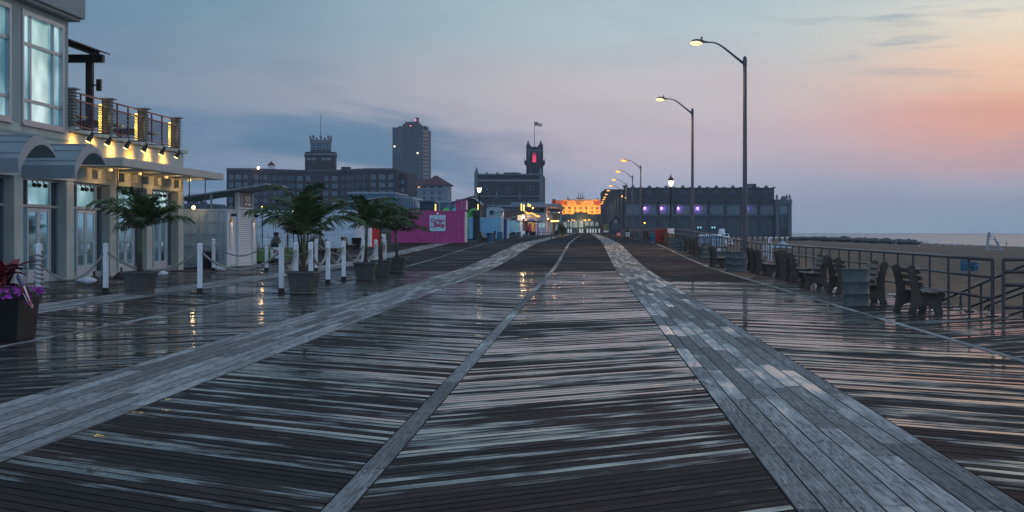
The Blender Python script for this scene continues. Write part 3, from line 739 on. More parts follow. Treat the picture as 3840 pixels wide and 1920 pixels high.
# foreground flower planter
t = thing('tapered_planter', 'tall black tapered planter at the left edge, overflowing with purple flowers', 'planter', (-8.62, 21.95, 0))
B = MB(); B.cx((-8.62, 21.95, .31), (.74, .74, .62), 1.13); B.cx((-8.62, 21.95, .635), (.86, .86, .03)); B.build('pot', M('black_fiberglass', (.008, .008, .009), .5, var=.4, spec=.25), t, bevel=.012)
B = MB(); B.cx((-8.62, 21.95, .655), (.78, .78, .02)); B.build('soil', soil, t)
rr = random.Random(4)
t = thing('purple_petunias', 'bright purple petunias spilling over the rim of the black planter', 'flowers', (-8.62, 21.95, .66))
B = MB()
for k in range(130):
    a = rr.uniform(0, 6.28); r_ = rr.uniform(.12, .50); p = Vector((-8.62 + max(-.50, min(.50, r_ * 1.3 * math.cos(a))), 21.95 + max(-.5, min(.5, r_ * 1.3 * math.sin(a))), .70 + rr.uniform(-.06, .1) - (max(0, r_ - .38)) * .7))
    nrm = Vector((rr.uniform(-.6, .6), -rr.uniform(.4, 1), rr.uniform(.0, .8))).normalized(); u = nrm.cross(Vector((0, 0, 1))).normalized(); w_ = nrm.cross(u); s = rr.uniform(.026, .042)
    vs = [p] + [p + (u * math.cos(q * .628) + w_ * math.sin(q * .628)) * s * (1 if q % 2 else .8) + nrm * .012 for q in range(10)]
    B.add(vs, [(0, 1 + q, 1 + (q + 1) % 10) for q in range(10)])
B.build('blossom', M('petunia', (.30, .03, .30), .6, var=.35, scale=9), t)
B = MB()
for k in range(260):
    a = rr.uniform(0, 6.28); r_ = rr.uniform(0, .5); p = Vector((-8.62 + r_ * math.cos(a), 21.95 + r_ * math.sin(a), .66)); q = p + Vector((rr.uniform(-.06, .06), rr.uniform(-.06, .06), rr.uniform(.03, .13))); s = Vector((.02, rr.uniform(-.01, .01), 0))
    B.add([p, p + s, q, q - s], [(0, 1, 2, 3)])
B.build('foliage', M('petunia_leaf', (.03, .06, .02), .6, var=.4), t)
t = thing('cordyline', 'dark red broad leaved plant rising from the black planter', 'plant', (-8.62, 21.95, .66))
B = MB(); L_ = MB()
for k in range(26):
    a = rr.uniform(0, 6.28); up = rr.uniform(.35, 1.45); L = rr.uniform(.34, .62); o = Vector((-8.68 + rr.uniform(-.12, .12), 21.95 + rr.uniform(-.1, .1), .68)); st = o + Vector((math.cos(a) * .06, math.sin(a) * .06, rr.uniform(.10, .34)))
    B.tube([o, st], [.010, .007], 6)
    dh = Vector((math.cos(a), math.sin(a), 0)); sd = Vector((-dh.y, dh.x, 0)); p = st; prev = None; an = up
    for i in range(8):
        tt = i / 7; w_ = .075 * math.sin(math.pi * min(1, .06 + tt * .94)) ** .8 + .004; fold = Vector((0, 0, w_ * .35))
        row = (p - sd * w_ + fold, p, p + sd * w_ + fold)
        if prev: L_.quad(prev[0], prev[1], row[1], row[0]); L_.quad(prev[1], prev[2], row[2], row[1])
        prev = row; an -= .12 + .08 * tt; p = p + (dh * math.cos(an) + Vector((0, 0, math.sin(an)))) * L / 7
B.build('stem', M('cordyline_stem', (.12, .03, .03), .6), t); L_.build('leaf', M('cordyline_leaf', (.15, .010, .022), .42, var=.5, scale=5), t)
flagred, flagwhite, flagblue = M('flag_red', (.42, .03, .05), .8, var=.1), M('flag_white', (.72, .70, .68), .8, var=.05), M('flag_blue', (.03, .05, .17), .8, var=.1)
def flagmesh(name, fn, parent, nu=24, stripes=13):
    B = MB()
    for i in range(nu):
        for j in range(stripes):
            u0, u1, v0, v1 = i / nu, (i + 1) / nu, j / stripes, (j + 1) / stripes
            canton = u1 <= .42 and j >= stripes - 7
            B.mat(2 if canton else (0 if j % 2 == 0 else 1)).quad(fn(u0, v0), fn(u1, v0), fn(u1, v1), fn(u0, v1))
            if canton and i % 2 == j % 2:
                um, vm = (u0 + u1) / 2, (v0 + v1) / 2
                for sg in (.012, -.012):
                    q = []
                    for (du, dv) in ((-.008, -.018), (.008, -.018), (.008, .018), (-.008, .018)):
                        c_ = Vector(fn(um + du, vm + dv)); e1 = Vector(fn(um + .01, vm)) - Vector(fn(um, vm)); e2 = Vector(fn(um, vm + .01)) - Vector(fn(um, vm)); nn = e1.cross(e2).normalized()
                        q.append(c_ + nn * sg * .25)
                    B.mat(1).quad(*q)
    return B.build(name, [flagred, flagwhite, flagblue], parent)
t = thing('small_flag', 'small striped hand flag drooping from a stick in the black planter', 'flag', (-8.24, 21.72, .66))
B = MB(); B.cyl((-8.24, 21.72, .55), (-8.30, 21.72, 1.02), .006, n=6); B.build('stick', M('flag_stick', (.25, .17, .08), .6), t)
def drape(u, v):
    # hangs from the stick, folded into narrow pleats
    x = -8.295 + u * .20 + .018 * math.sin(v * 9) + (1 - v) * .03
    return (x, 21.70 + .05 * math.sin(v * 16 + u * 3) + .0, 1.0 - u * .42 - (1 - v) * .16 * (1 - u * .4))
flagmesh('cloth', drape, t)
# ================================================================ right side: railing, benches, bins, lamps, ramp
RXX = 7.65
rail = thing('boardwalk_railing', 'long pipe railing with three rails along the seaward edge of the boardwalk', 'railing', (RXX, 28.2, 0))
for h, r in ((1.08, .036), (.74, .028), (.34, .028)):
    ys = [28.2] + [32 + 1.7 * i for i in range(20)] + [66, 72, 80, 88, 100, 109, 118, 126, 135, 160, 190, 300, 415, 520]
    B = MB(); B.tube([(RXX, y, gz(y) + h + .006 * math.sin(y * 1.7)) for y in ys], r, 8); B.build('rail', railm, rail, smooth=True)
for i in range(99):
    y = 28.2 + 1.72 * i
    B = MB(); r = .036 if i == 0 else .028
    B.cyl((RXX, y, gz(y)), (RXX, y, gz(y) + (1.08 if i == 0 else 1.06)), r, n=8); B.cx((RXX, y, gz(y) + .012), (.16, .16, .022)); B.build('railing_post', railm, rail)
B = MB()
for i in range(99, 280):
    y = 28.2 + 1.72 * i; B.cyl((RXX, y, gz(y)), (RXX, y, gz(y) + 1.06), .028, n=5)
tag(B.build('distant_posts', railm, rail), kind='stuff')
# ramp gate panel and ramp
t = thing('ramp_gate_rail', 'short pipe rail panel with four bars at the head of the beach ramp, right edge', 'railing', (7.85, 28, 0))
for z in (1.08, .85, .60, .18): B = MB(); B.tube([(7.80, 28, z), (9.7, 28, z)], .034, 8); B.build('rail', railm, t, smooth=True)
for x in (7.80, 8.75, 9.7): B = MB(); B.cyl((x, 28, -.5 if x > 8 else 0), (x, 28, 1.10), .036, n=8); B.cx((x, 28, .0), (.18, .18, .025)); B.build('railing_post', railm, t)
t = thing('beach_ramp', 'sloping ramp with pipe handrails going down from the boardwalk to the sand', 'ramp', (8.9, 28, 0))
B = MB(); B.add([(8.12, 26, -.02), (9.75, 26, -.02), (9.75, 28, -.02), (8.12, 28, -.02), (9.75, 36, -1.2), (8.12, 36, -1.2), (8.12, 36, -1.4), (9.75, 36, -1.4), (8.12, 26, -.3), (9.75, 26, -.3)],
      [(0, 1, 2, 3), (3, 2, 4, 5), (0, 3, 5, 6, 8), (1, 9, 7, 4, 2), (5, 4, 7, 6), (0, 8, 9, 1)]); B.build('ramp_deck', M('ramp_boards', (.06, .055, .05), .6, bump=.4, scale=8), t)
for x in (8.25, 9.65):
    def rz(y): return -.02 - max(0, y - 28) * .1475
    for h in (1.02, .62): B = MB(); B.tube([(x, 26, rz(26) + h), (x, 28, rz(28) + h), (x, 36, rz(36) + h), (x, 36.3, rz(36) + h - .1)], .03, 8); B.build('handrail', railm, t, smooth=True)
    for y in (26.2, 27.9, 29.6, 31.3, 33.0, 34.7, 35.9): B = MB(); B.cyl((x, y, rz(y)), (x, y, rz(y) + 1.0), .028, n=8); B.build('ramp_post', railm, t)
# concrete and wood benches
PR = [(0, 0), (.155, 0), (.17, .07), (.215, .125), (.30, .155), (.39, .155), (.465, .125), (.515, .07), (.535, 0), (.69, 0), (.675, .08), (.655, .17), (.665, .25), (.71, .31), (.735, .36), (.73, .40), (.69, .415), (.50, .395), (.33, .405),
      (.265, .425), (.235, .50), (.205, .60), (.175, .72), (.155, .80), (.155, .86), (.135, .92), (.085, .952), (.03, .94), (-.015, .90), (-.018, .845), (.01, .79), (.03, .72), (.05, .60), (.068, .48), (.072, .36), (.06, .22), (.035, .10)]
PR = [(u - .34, w_) for u, w_ in PR]; BW = 1.25
def bench():
    t = thing('park_bench', None, 'bench')
    for y in (0, BW): B = MB(); B.prism(PR, 'y', y - .05, y + .05); B.build('end_frame', conc, t, world=False, bevel=.012)
    for (u, w_) in ((.178, .83), (.205, .70), (.235, .57)):
        B = MB(); m = Matrix.Rotation(R(12), 3, 'Y'); c = Vector((u - .34 + .03, BW / 2, w_)); vs = []
        for a, b_, e in ((-1, -1, -1), (1, -1, -1), (1, 1, -1), (-1, 1, -1), (-1, -1, 1), (1, -1, 1), (1, 1, 1), (-1, 1, 1)): vs.append(c + m.inverted() @ Vector((a * .022, b_ * (BW / 2 + .12), e * .048)))
        B.add(vs, [(0, 3, 2, 1), (4, 5, 6, 7), (0, 1, 5, 4), (1, 2, 6, 5), (2, 3, 7, 6), (3, 0, 4, 7)]); B.build('back_slat', benchwood, t, world=False, bevel=.005)
    for k in range(4): B = MB(); B.cx((-.055 + k * .118, BW / 2, .428 - .012 * (k == 1) - .012 * (k == 2) + .006 * (k == 3)), (.105, BW + .3, .038)); B.build('seat_slat', benchwood, t, world=False, bevel=.005)
    return t
b0 = bench(); BN = []
def place_bench(x, y, face, label):
    t = b0 if not BN else dup(b0)
    BN.append(t); t['label'] = label; t['group'] = 'concrete and wood benches'
    t.location = (x + .34 if face == 'R' else x - .34, y if face == 'R' else y + BW, gz(y)); t.rotation_euler = (0, 0, (0 if face == 'R' else math.pi) + random.uniform(-.03, .03))
for a in ((6.24, 29.1, 'R', 'nearest concrete bench facing the sea beside the end of the railing'), (6.64, 32.9, 'L', 'concrete bench facing the boardwalk, partly behind the nearest drum'),
          (6.35, 38.3, 'R', 'concrete bench facing the sea just left of the nearest drum, back turned to the walk'), (6.86, 42.3, 'L', 'concrete bench facing the boardwalk, clear in view with three pale back slats'),
          (6.35, 47.2, 'R', 'nearer bench of the close pair turned to the sea, left of the boardwalk facing bench'), (6.38, 50.0, 'R', 'farther bench of the close pair turned to the sea'), (7.12, 53.5, 'L', 'bench facing the boardwalk between the close pair and the twin drums'),
          (6.31, 56.3, 'R', 'bench facing the sea just right of the twin drums'), (6.55, 60.6, 'R', 'bench half hidden behind the twin drums at the foot of the tallest lamp'), (5.44, 65.8, 'R', 'lone bench set forward near the edge stripe in front of the stickered drum'),
          (6.07, 85, 'R', 'bench left of the stickered drum, first of a tight row'), (6.05, 88.6, 'R', 'second bench of the tight row beyond the stickered drum'), (6.10, 94, 'R', 'bench just right of the drum in the middle of the tight row'),
          (6.05, 102, 'R', 'tan lit bench beside the slim drum'), (6.0, 107, 'R', 'bench behind the tan lit bench'), (5.95, 111.5, 'R', 'bench in front of the red and white drink coolers'), (5.9, 115.5, 'R', 'bench just before the red drink coolers, left of the tan one'),
          (5.3, 134, 'R', 'nearest of three benches between the blue drum and the far drums'), (5.35, 139, 'R', 'middle of three benches between the blue drum and the far drums'), (5.4, 145, 'R', 'last of three benches between the blue drum and the far drums'),
          (5.7, 182, 'R', 'far bench right of the tall far bottle bin'), (5.7, 205, 'R', 'far bench left of the tall far bottle bin'), (5.7, 225, 'R', 'farthest bench near the two cones'),
          (-15.3, 82, 'R', 'bench on the left verge hidden behind the widest palm'), (-15.1, 84.5, 'R', 'left side concrete bench in front of the slatted sand fence'), (-15.35, 93, 'R', 'left side concrete bench next to the black bin'),
          (-8.9, 122, 'R', 'concrete bench at the foot of the left black lantern post'), (-8.5, 137.5, 'L', 'bench between the two blue drums beyond the pink kiosk')): place_bench(*a)
# steel drums used as litter bins
def drum(name, col):
    t = thing(name, None, 'litter bin')
    p = [(.001, 0), (.285, 0), (.289, .02), (.283, .03)]
    for z in (.27, .52): p += [(.284, z - .016), (.292, z), (.284, z + .016)]
    p += [(.283, .70), (.283, .755), (.296, .765), (.298, .785), (.286, .795), (.272, .79), (.27, .60), (.001, .58)]
    B = MB(); B.lathe(p, n=28); B.build('drum', col, t, world=False, smooth='auto'); return t
gd = drum('steel_drum', M('drum_green_grey', (.075, .088, .088), .5, .1, var=.25, scale=5, bump=.15, spec=.4)); bd = drum('steel_drum', M('drum_blue', (.010, .085, .15), .5, var=.25, scale=5, bump=.15))
def place(proto, lst, group):
    for i, (x, y, s, l) in enumerate(lst):
        t = proto if i == 0 else dup(proto)
        t.location = (x, y, gz(y) if x < 8 else sandz(x, y) - .03); t['label'] = l; t['group'] = group; t.scale = (s, s, s); t.rotation_euler = (0, 0, i * .7)
place(gd, [(5.77, 32.1, 1.02, 'nearest grey green drum bin, large in front of a bench'), (6.09, 60.1, 1, 'front drum of the overlapping twin drums, with a recycling mark'), (5.97, 61.6, 1, 'rear drum of the overlapping twin drums'),
           (6.45, 72, 1.02, 'grey green drum with two pale stickers behind the lone bench'), (6.46, 81, 1, 'grey green drum half hidden left of the lone bench'), (5.93, 96, 1, 'grey green drum in the middle of the tight bench row'), (6.0, 105, .9, 'slim looking drum beside the tan lit bench'),
           (5.5, 172, 1, 'far grey green drum, left of a pair'), (5.95, 172, 1, 'far grey green drum, right of a pair'), (-9.0, 195, 1, 'green drum in front of the planted hedge beyond the kiosks')], 'grey green drum bins')
place(bd, [(-8.2, 125.5, 1, 'blue drum with a bin bag hanging over its rim, beside the lantern post bench'), (-8.8, 150, 1.05, 'blue drum by the dark blue booth beyond the kiosks'), (5.6, 126, 1, 'blue drum on the right side next to the red coolers'),
           (27.8, 110, 1.12, 'left of the two blue drums standing on the sand'), (28.65, 110.6, 1.14, 'right of the two blue drums standing on the sand')], 'blue drum bins')
# recycling mark and stickers on drums
def on_drum(t, prot, name, m, fn):
    pass
tw = bpy.data.objects['steel_drum.001'] if 'steel_drum.001' in bpy.data.objects else None
B = MB()
for k in range(3):
    a = k * 2.094; c = Vector((.16 + .055 * math.sin(a), 0, .30 + .055 * math.cos(a))); dv = Vector((math.cos(a), 0, -math.sin(a))); nv = Vector((math.sin(a), 0, math.cos(a)))
    def Q(v): return (v.x, -math.sqrt(max(.01, .2865 ** 2 - v.x ** 2)), v.z)
    B.add([Q(c - dv * .06 - nv * .018), Q(c + dv * .02 - nv * .018), Q(c + dv * .02 + nv * .018), Q(c - dv * .06 + nv * .018)], [(0, 1, 2, 3)]); B.add([Q(c + dv * .02 - nv * .04), Q(c + dv * .07), Q(c + dv * .02 + nv * .04)], [(0, 1, 2)])
drums = [o for o in COL.objects if o.get('group') == 'grey green drum bins']
o = B.build('recycling_mark', M('faded_black_print', (.04, .05, .05), .7), drums[1], world=False); o.rotation_euler = (0, 0, -drums[1].rotation_euler.z)
for dx, w_, z0, z1, c in ((-.20, .16, .58, .72, (.45, .48, .52)), (.06, .10, .60, .71, (.25, .30, .40))):
    B = MB(); n_ = 6
    for k in range(n_):
        a, e = dx + w_ * k / n_, dx + w_ * (k + 1) / n_; ya, ye = -math.sqrt(.2865 ** 2 - a * a), -math.sqrt(.2865 ** 2 - e * e); B.quad((a, ya, z0), (e, ye, z0), (e, ye, z1), (a, ya, z1))
    o = B.build('sticker', M('sticker_%d' % int(w_ * 100), c, .6, scale=30), drums[3], world=False); o.rotation_euler = (0, 0, -drums[3].rotation_euler.z)
bg_ = [o for o in COL.objects if o.get('group') == 'blue drum bins'][0]
B = MB(); rr = random.Random(8); p = []
for k in range(24): a = k * .2618; p.append((a, .71 + rr.uniform(-.10, .02)))
for (a, z), (c, z2) in zip(p, p[1:] + [(p[0][0] + 6.283, p[0][1])]):
    A = lambda q, r_, zz: (r_ * math.cos(q), r_ * math.sin(q), zz)
    B.quad(A(a, .305, z), A(c, .305, z2), A(c, .302, .815), A(a, .302, .815)); B.quad(A(a, .302, .815), A(c, .302, .815), A(c, .24, .80), A(a, .24, .80))
B.build('bin_bag', M('black_bag', (.015, .02, .03), .3), bg_, world=False)
# bottle shaped bins
def bottle():
    t = thing('bottle_bin', None, 'litter bin')
    dk = M('bottle_dark', (.014, .012, .013), .35)
    B = MB(); B.lathe([(.001, 0), (.27, 0), (.285, .03), (.28, .14), (.265, .17), (.265, .18)], n=28); B.build('base', dk, t, world=False, smooth='auto')
    B = MB(); B.lathe([(.266, .181), (.266, .72), (.26, .721)], n=28); B.build('label_band', M('bottle_label', (.62, .66, .68), .5, var=.08), t, world=False, smooth='auto')
    B = MB(); B.lathe([(.26, .722), (.275, .74), (.285, .82), (.28, .92), (.25, 1.04), (.19, 1.15), (.135, 1.23), (.115, 1.28), (.115, 1.33), (.135, 1.335), (.135, 1.46), (.12, 1.475), (.001, 1.475)], n=28); B.build('neck', dk, t, world=False, smooth='auto')
    B = MB(); m = Matrix.Rotation(.0, 3, 'Z')
    hc = [(.11 * math.cos(a), .11 * math.sin(a)) for a in [i * .3142 for i in range(20)]]
    def W(u, v): return (u, -math.sqrt(.2705 ** 2 - u * u), v + .45)
    nn = 16
    for i in range(nn):
        for j in range(nn):
            u0, u1, v0, v1 = [-.15 + .30 * q / nn for q in (i, i + 1, j, j + 1)]; um, vm = (u0 + u1) / 2, (v0 + v1) / 2; r_ = math.hypot(um, vm)
            if r_ > .15: continue
            k = vm - .25 * um - .05 * math.sin(um * 20)
            B.mat(0 if k > .025 else (1 if k > -.025 else 2)); B.quad(W(u0, v0), W(u1, v0), W(u1, v1), W(u0, v1))
    B.build('round_emblem', [M('emblem_red', (.42, .02, .03), .5), M('emblem_white', (.7, .72, .74), .5), M('emblem_blue', (.02, .07, .17), .5)], t, world=False)
    B = MB(); B.lathe([(.001, 0), (.07, 0), (.075, .01), (.001, .012)], n=18)
    o = B.build('bin_opening', iron, t, world=False); o.location = (0, -.272, .93); o.rotation_euler = (R(82), 0, 0)
    return t
bt = bottle(); bt.location = (-15.55, 74.6, gz(74.6)); bt['label'] = 'dark bottle shaped bin with a round red emblem on the left beside the lawn'; bt['group'] = 'bottle shaped bins'; bt.rotation_euler = (0, 0, .2)
b2 = dup(bt, (5.3, 197, gz(197)), -.05, 'far bottle shaped bin on the right in front of the small hut')
# litter bin, black, on the left
t = thing('black_bin', 'black tapered bin in a metal hoop beside the left bench', 'litter bin', (-15.0, 97, gz(97)))
B = MB(); B.lathe([(.001, 0), (.25, 0), (.32, .72), (.34, .74), (.31, .76), (.29, .70), (.001, .6)], (-15.0, 97, gz(97) + .05), 20); B.build('bin', M('black_plastic', (.012, .014, .016), .5), t, smooth='auto')
for k in range(6): a = k * 1.047; B = MB(); B.bar((-15.0 + .3 * math.cos(a), 97 + .3 * math.sin(a), gz(97)), (-15.0 + .36 * math.cos(a), 97 + .36 * math.sin(a), gz(97) + .72), .025); B.build('hoop_bar', iron, t)
# ---------------------------------------------------------------- street lamps
def street_lamp():
    t = thing('street_lamp', None, 'street lamp')
    B = MB(); B.tube([(0, 0, 0), (0, 0, 9.62), (0, 0, 9.72), (0, 0, 9.78)], [.118, .086, .08, .02], 16); B.build('pole', galv, t, world=False, smooth='auto')
    B = MB(); B.lathe([(.001, 0), (.19, 0), (.19, .06), (.135, .14), (.12, .3)], n=16); B.build('pole_base', galv, t, world=False, smooth='auto')
    B = MB(); B.tube([(0, 0, 9.30), (0, 0, 9.64)], .098, 14); B.build('collar', galv, t, world=False, smooth='auto')
    pts = [(-.05, 9.42), (-.5, 9.78), (-.9, 10.10), (-1.15, 10.28), (-1.36, 10.38), (-1.55, 10.42), (-1.75, 10.42)]
    B = MB(); B.tube([(u, 0, w_) for u, w_ in pts], [.062, .055, .048, .042, .037, .034, .034], 10); B.build('arm', galv, t, world=False, smooth=True)
    hd = M('lamp_housing', (.10, .095, .09), .45, .3)
    B = MB(); B.tube([(-1.70, 0, 10.42), (-1.86, 0, 10.42), (-1.95, 0, 10.43), (-2.10, 0, 10.46), (-2.3, 0, 10.47), (-2.46, 0, 10.44), (-2.54, 0, 10.40)], [.05, .062, .09, .115, .115, .09, .03], 12)
    for i in range(len(B.v)): x, y, z = B.v[i]; B.v[i] = (x, y * 1.25, 10.40 + (z - 10.40) * (1 if z > 10.40 else .25))
    h = B.build('lamp_head', hd, t, world=False, smooth=True)
    B = MB(); B.cyl((-2.02, 0, 10.56), (-2.02, 0, 10.68), .04, n=10); B.build('photocell', iron, h, world=False)
    B = MB(); B.sph((-2.28, 0, 10.385), .25, 14, (1.15, .75, .46)); l = B.build('lens', glow_hot, h, world=False, smooth=True)
    return t
sl0 = street_lamp()
LY = [70, 105, 202, 239, 277, 315, 353, 390, 424, 451, 486, 525]
LL = ('nearest and tallest street lamp with a lit curved arm', 'second street lamp from the viewer with a lit curved arm', 'third street lamp, first of the distant row')
for i, y in enumerate(LY):
    t = sl0 if i == 0 else dup(sl0)
    t.location = (7.38 if i < 2 else 7.2, y, gz(y)); t['group'] = 'street lamps along the railing'
    t['label'] = LL[i] if i < 3 else 'distant street lamp, %s in the orange lit row' % ('', '', '', 'second', 'third', 'fourth', 'fifth', 'sixth', 'seventh', 'eighth', 'ninth', 'last')[i]
    if i == 5:                                                  # the farther lamps burn deeper orange
        pass
    x0 = t.location.x
    lamp('sodium_lamp', 'SPOT', (x0 - 2.28, y, gz(y) + 10.22), 1500 if i < 2 else (1500 if i < 8 else 900), (1, .58, .2), t, .2, (-.1, 0, -1), R(150), .5)
for t in [o for o in COL.objects if o.get('category') == 'street lamp' and o.location.y > 150]:
    hd = [c for c in t.children if c.name.startswith('lamp_head')][0]
    for c in hd.children:
        if c.name.startswith('lens'):
            c.data = c.data.copy() if t.location.y == 202 else bpy.data.meshes['far_lens']
            if t.location.y == 202: c.data.name = 'far_lens'; c.data.transform(Matrix.Translation((-2.28, 0, 10.385)) @ Matrix.Scale(1.35, 4) @ Matrix.Translation((2.28, 0, -10.385))); c.data.materials[0] = glow_sodium
# black lantern posts
def lantern():
    t = thing('lantern_post', None, 'street lamp')
    B = MB(); B.lathe([(.001, 0), (.19, 0), (.19, .1), (.15, .16), (.13, .7), (.09, .78), (.07, .9), (.055, 4.3), (.08, 4.34), (.06, 4.40), (.075, 4.5), (.12, 4.58), (.001, 4.6)], n=14); B.build('post', iron, t, world=False, smooth='auto')
    B = MB(); B.lathe([(.10, 4.6), (.15, 4.68), (.235, 5.0), (.20, 5.01), (.001, 5.01)], n=8); B.build('globe', glow_white, t, world=False, smooth='auto')
    B = MB(); B.lathe([(.25, 5.0), (.26, 5.04), (.20, 5.16), (.12, 5.28), (.06, 5.34), (.03, 5.40), (.045, 5.46), (.02, 5.52), (.001, 5.60)], n=14); B.build('cap', iron, t, world=False, smooth='auto')
    for k in range(4): a = k * math.pi / 2 + .4; B = MB(); B.bar((.11 * math.cos(a), .11 * math.sin(a), 4.6), (.24 * math.cos(a), .24 * math.sin(a), 5.0), .015); B.build('cage_bar', iron, t, world=False)
    return t
l0 = lantern(); l0.location = (6.7, 120, gz(120)); l0['label'] = 'lit black lantern post on the right beside the railing'; l0['group'] = 'black lantern posts'
l1 = dup(l0, (X(1797, 141), 141, gz(141)), 0, 'lit black lantern post on the left in front of the pale blue container')
for t in (l0, l1): lamp('lantern_lamp', 'POINT', (t.location.x, t.location.y, t.location.z + 4.8), 60, (1, .85, .6), t, .2)
# marker signs on the railing, drink coolers, cones
for x, y, z0, z1, lb, tip in ((7.72, 64.9, .53, 1.11, 'narrow white notice strip fixed to the railing below the top rail', 0), (7.78, 63.6, .25, 1.36, 'tall narrow white gauge board with a red tip beside the railing', 1)):
    t = thing('marker_board', lb, 'sign', (x, y, z0))
    B = MB(); B.cx((x, y, (z0 + z1) / 2), (.15, .03, z1 - z0)); B.build('board', white, t)
    B = MB(); k = 0; z = z0 + .05
    while z < z1 - .1: B.cx((x + (.02 if k % 2 else -.02), y - .017, z), (.07, .006, .02)); z += .07; k += 1
    B.build('markings', iron, t)
    if tip: B = MB(); B.cx((x + .03, y - .018, z1 - .12), (.06, .008, .16)); B.build('red_tip', M('sign_red', (.5, .04, .03), .5), t)
for x, y, c, lb in ((5.55, 116.9, (.13, .008, .01), 'left red drink cooler with round black wheels behind the benches'), (6.05, 118.5, (.13, .008, .01), 'second red drink cooler pressed against the white one'), (6.55, 117.6, (.55, .58, .62), 'pale white drink cooler right of the two red ones')):
    z = gz(y); t = thing('drink_cooler', lb, 'cooler', (x, y, z))
    B = MB(); B.cx((x, y, z + .62), (.5, .6, 1.0), 1.04); B.build('body', M('cooler_%d' % int(c[0] * 100), c, .4), t, bevel=.04)
    B = MB(); B.cx((x, y, z + 1.15), (.54, .64, .06)); B.build('lid', M('cooler_%d' % int(c[0] * 100), c), t, bevel=.02)
    for s in (-.2, .2): B = MB(); B.cyl((x + s, y - .3, z + .1), (x + s, y - .22, z + .1), .1, n=14); B.build('wheel', iron, t)
    B = MB(); B.tube([(x - .2, y, z + 1.18), (x - .2, y, z + 1.28), (x + .2, y, z + 1.28), (x + .2, y, z + 1.18)], .015, 6); B.build('handle', galv, t)
for k, (x, y, lb) in enumerate(((5.62, 278, 'left orange traffic cone leaning in front of the small hut'), (6.0, 280, 'right orange traffic cone in front of the small hut'))):
    z = gz(y); t = thing('traffic_cone', lb, 'cone', (x, y, z), 0, 'traffic cones')
    oc = M('cone_orange', (.75, .08, .03), .5)
    B = MB(); B.cx((x, y, z + .02), (.42, .42, .04)); B.build('base', oc, t)
    B = MB(); B.lathe([(.17, .04), (.12, .26)], (x, y, z), 12); B.mat(0); B.lathe([(.085, .42), (.03, .72), (.001, .73)], (x, y, z), 12); B.mat(1); B.lathe([(.12, .26), (.085, .42)], (x, y, z), 12); B.build('cone', [oc, white], t, smooth='auto')
# ================================================================ container kiosks and low buildings on the left
def cont_mat(name, c): return M('container_' + name, c, .5, .1, var=.12, scale=1.2, spec=.4)
def container(name, label, m, x0, x1, y0, y1, z, hh=2.59, doors='', corr='', cat='kiosk', group=None):
    """box container: x0..x1, y0..y1; faces listed in corr are fluted ('s' front facing viewer, 'e' facing the walk), doors likewise"""
    t = thing(name, label, cat, ((x0 + x1) / 2, y0, z), 0, group)
    B = MB(); e = .05
    B.bx(x0 + e, x1 - e, y0 + e, y1 - e, z + .12, z + hh - .04)
    B.build('shell', m, t)
    B = MB()
    for xx in (x0, x1 - .13):
        for yy in (y0, y1 - .13): B.bx(xx, xx + .13, yy, yy + .13, z, z + hh)
    for zz in (z + .04, z + hh - .12):
        B.bx(x0 + .13, x1 - .13, y0 + .005, y0 + .10, zz, zz + .115); B.bx(x1 - .10, x1 - .005, y0 + .13, y1 - .13, zz, zz + .115); B.bx(x0 + .005, x0 + .10, y0 + .13, y1 - .13, zz, zz + .115); B.bx(x0 + .13, x1 - .13, y1 - .1, y1 - .005, zz, zz + .115)
    B.build('corner_frame', m, t, bevel=.008)
    if 's' in corr: B = MB(); B.corr((x0 + .13, y0 + .046), (x1 - .13, y0 + .046), z + .155, z + hh - .12); B.build('fluted_side', m, t)
    if 'e' in corr: B = MB(); B.corr((x1 - .046, y0 + .13), (x1 - .046, y1 - .13), z + .155, z + hh - .12); B.build('fluted_side', m, t)
    if doors:
        w = (x1 - x0 - .26) / 2
        for k in (0, 1):
            a = x0 + .13 + k * w + .012; c = a + w - .024
            B = MB(); B.bx(a, c, y0 + .012, y0 + .048, z + .17, z + hh - .13)
            for q in range(4): zz = z + .42 + q * .52; B.bx(a + .09, c - .09, y0 - .012, y0 + .012, zz, zz + .17)
            d_ = B.build('cargo_door', m, t, bevel=.01)
            for fx in (.27, .73):
                xx = a + (c - a) * fx; L = MB(); L.cyl((xx, y0 - .028, z + .16), (xx, y0 - .028, z + hh - .12), .019, n=8)
                for zz in (.2, 1.0, 2.35): L.cx((xx, y0 - .02, z + zz), (.09, .05, .06))
                L.build('lock_bar', M('lock_bar_' + m.name, [min(1, v * 1.1) for v in m.node_tree.nodes['Color Ramp'].color_ramp.elements[0].color[:3]] if 'Color Ramp' in m.node_tree.nodes else (.5, .5, .5), .4, .3), d_)
    return t
def slant_roof(t, m, xa, xb, y0, y1, za, zb, th=.07, posts=()):
    B = MB(); B.prism([(xa, za), (xb, zb), (xb, zb + th), (xa, za + th)], 'y', y0, y1); r = B.build('canopy_roof', m, t, bevel=.01)
    for (x, y, z) in posts: B = MB(); zt = za + (zb - za) * (x - xa) / (xb - xa); B.bx(x - .04, x + .04, y - .04, y + .04, z, zt); B.build('canopy_post', m, t)
    return r
wh = cont_mat('white', (.56, .60, .63)); wh2 = cont_mat('pale', (.50, .57, .66)); pale_blue = cont_mat('pale_blue', (.20, .44, .60)); pink = cont_mat('pink', (.36, .062, .20)); redc = cont_mat('red', (.42, .02, .035)); greyc = cont_mat('grey_white', (.36, .42, .45))
shutterm = M('shutter_white', (.66, .68, .70), .4, var=.05)
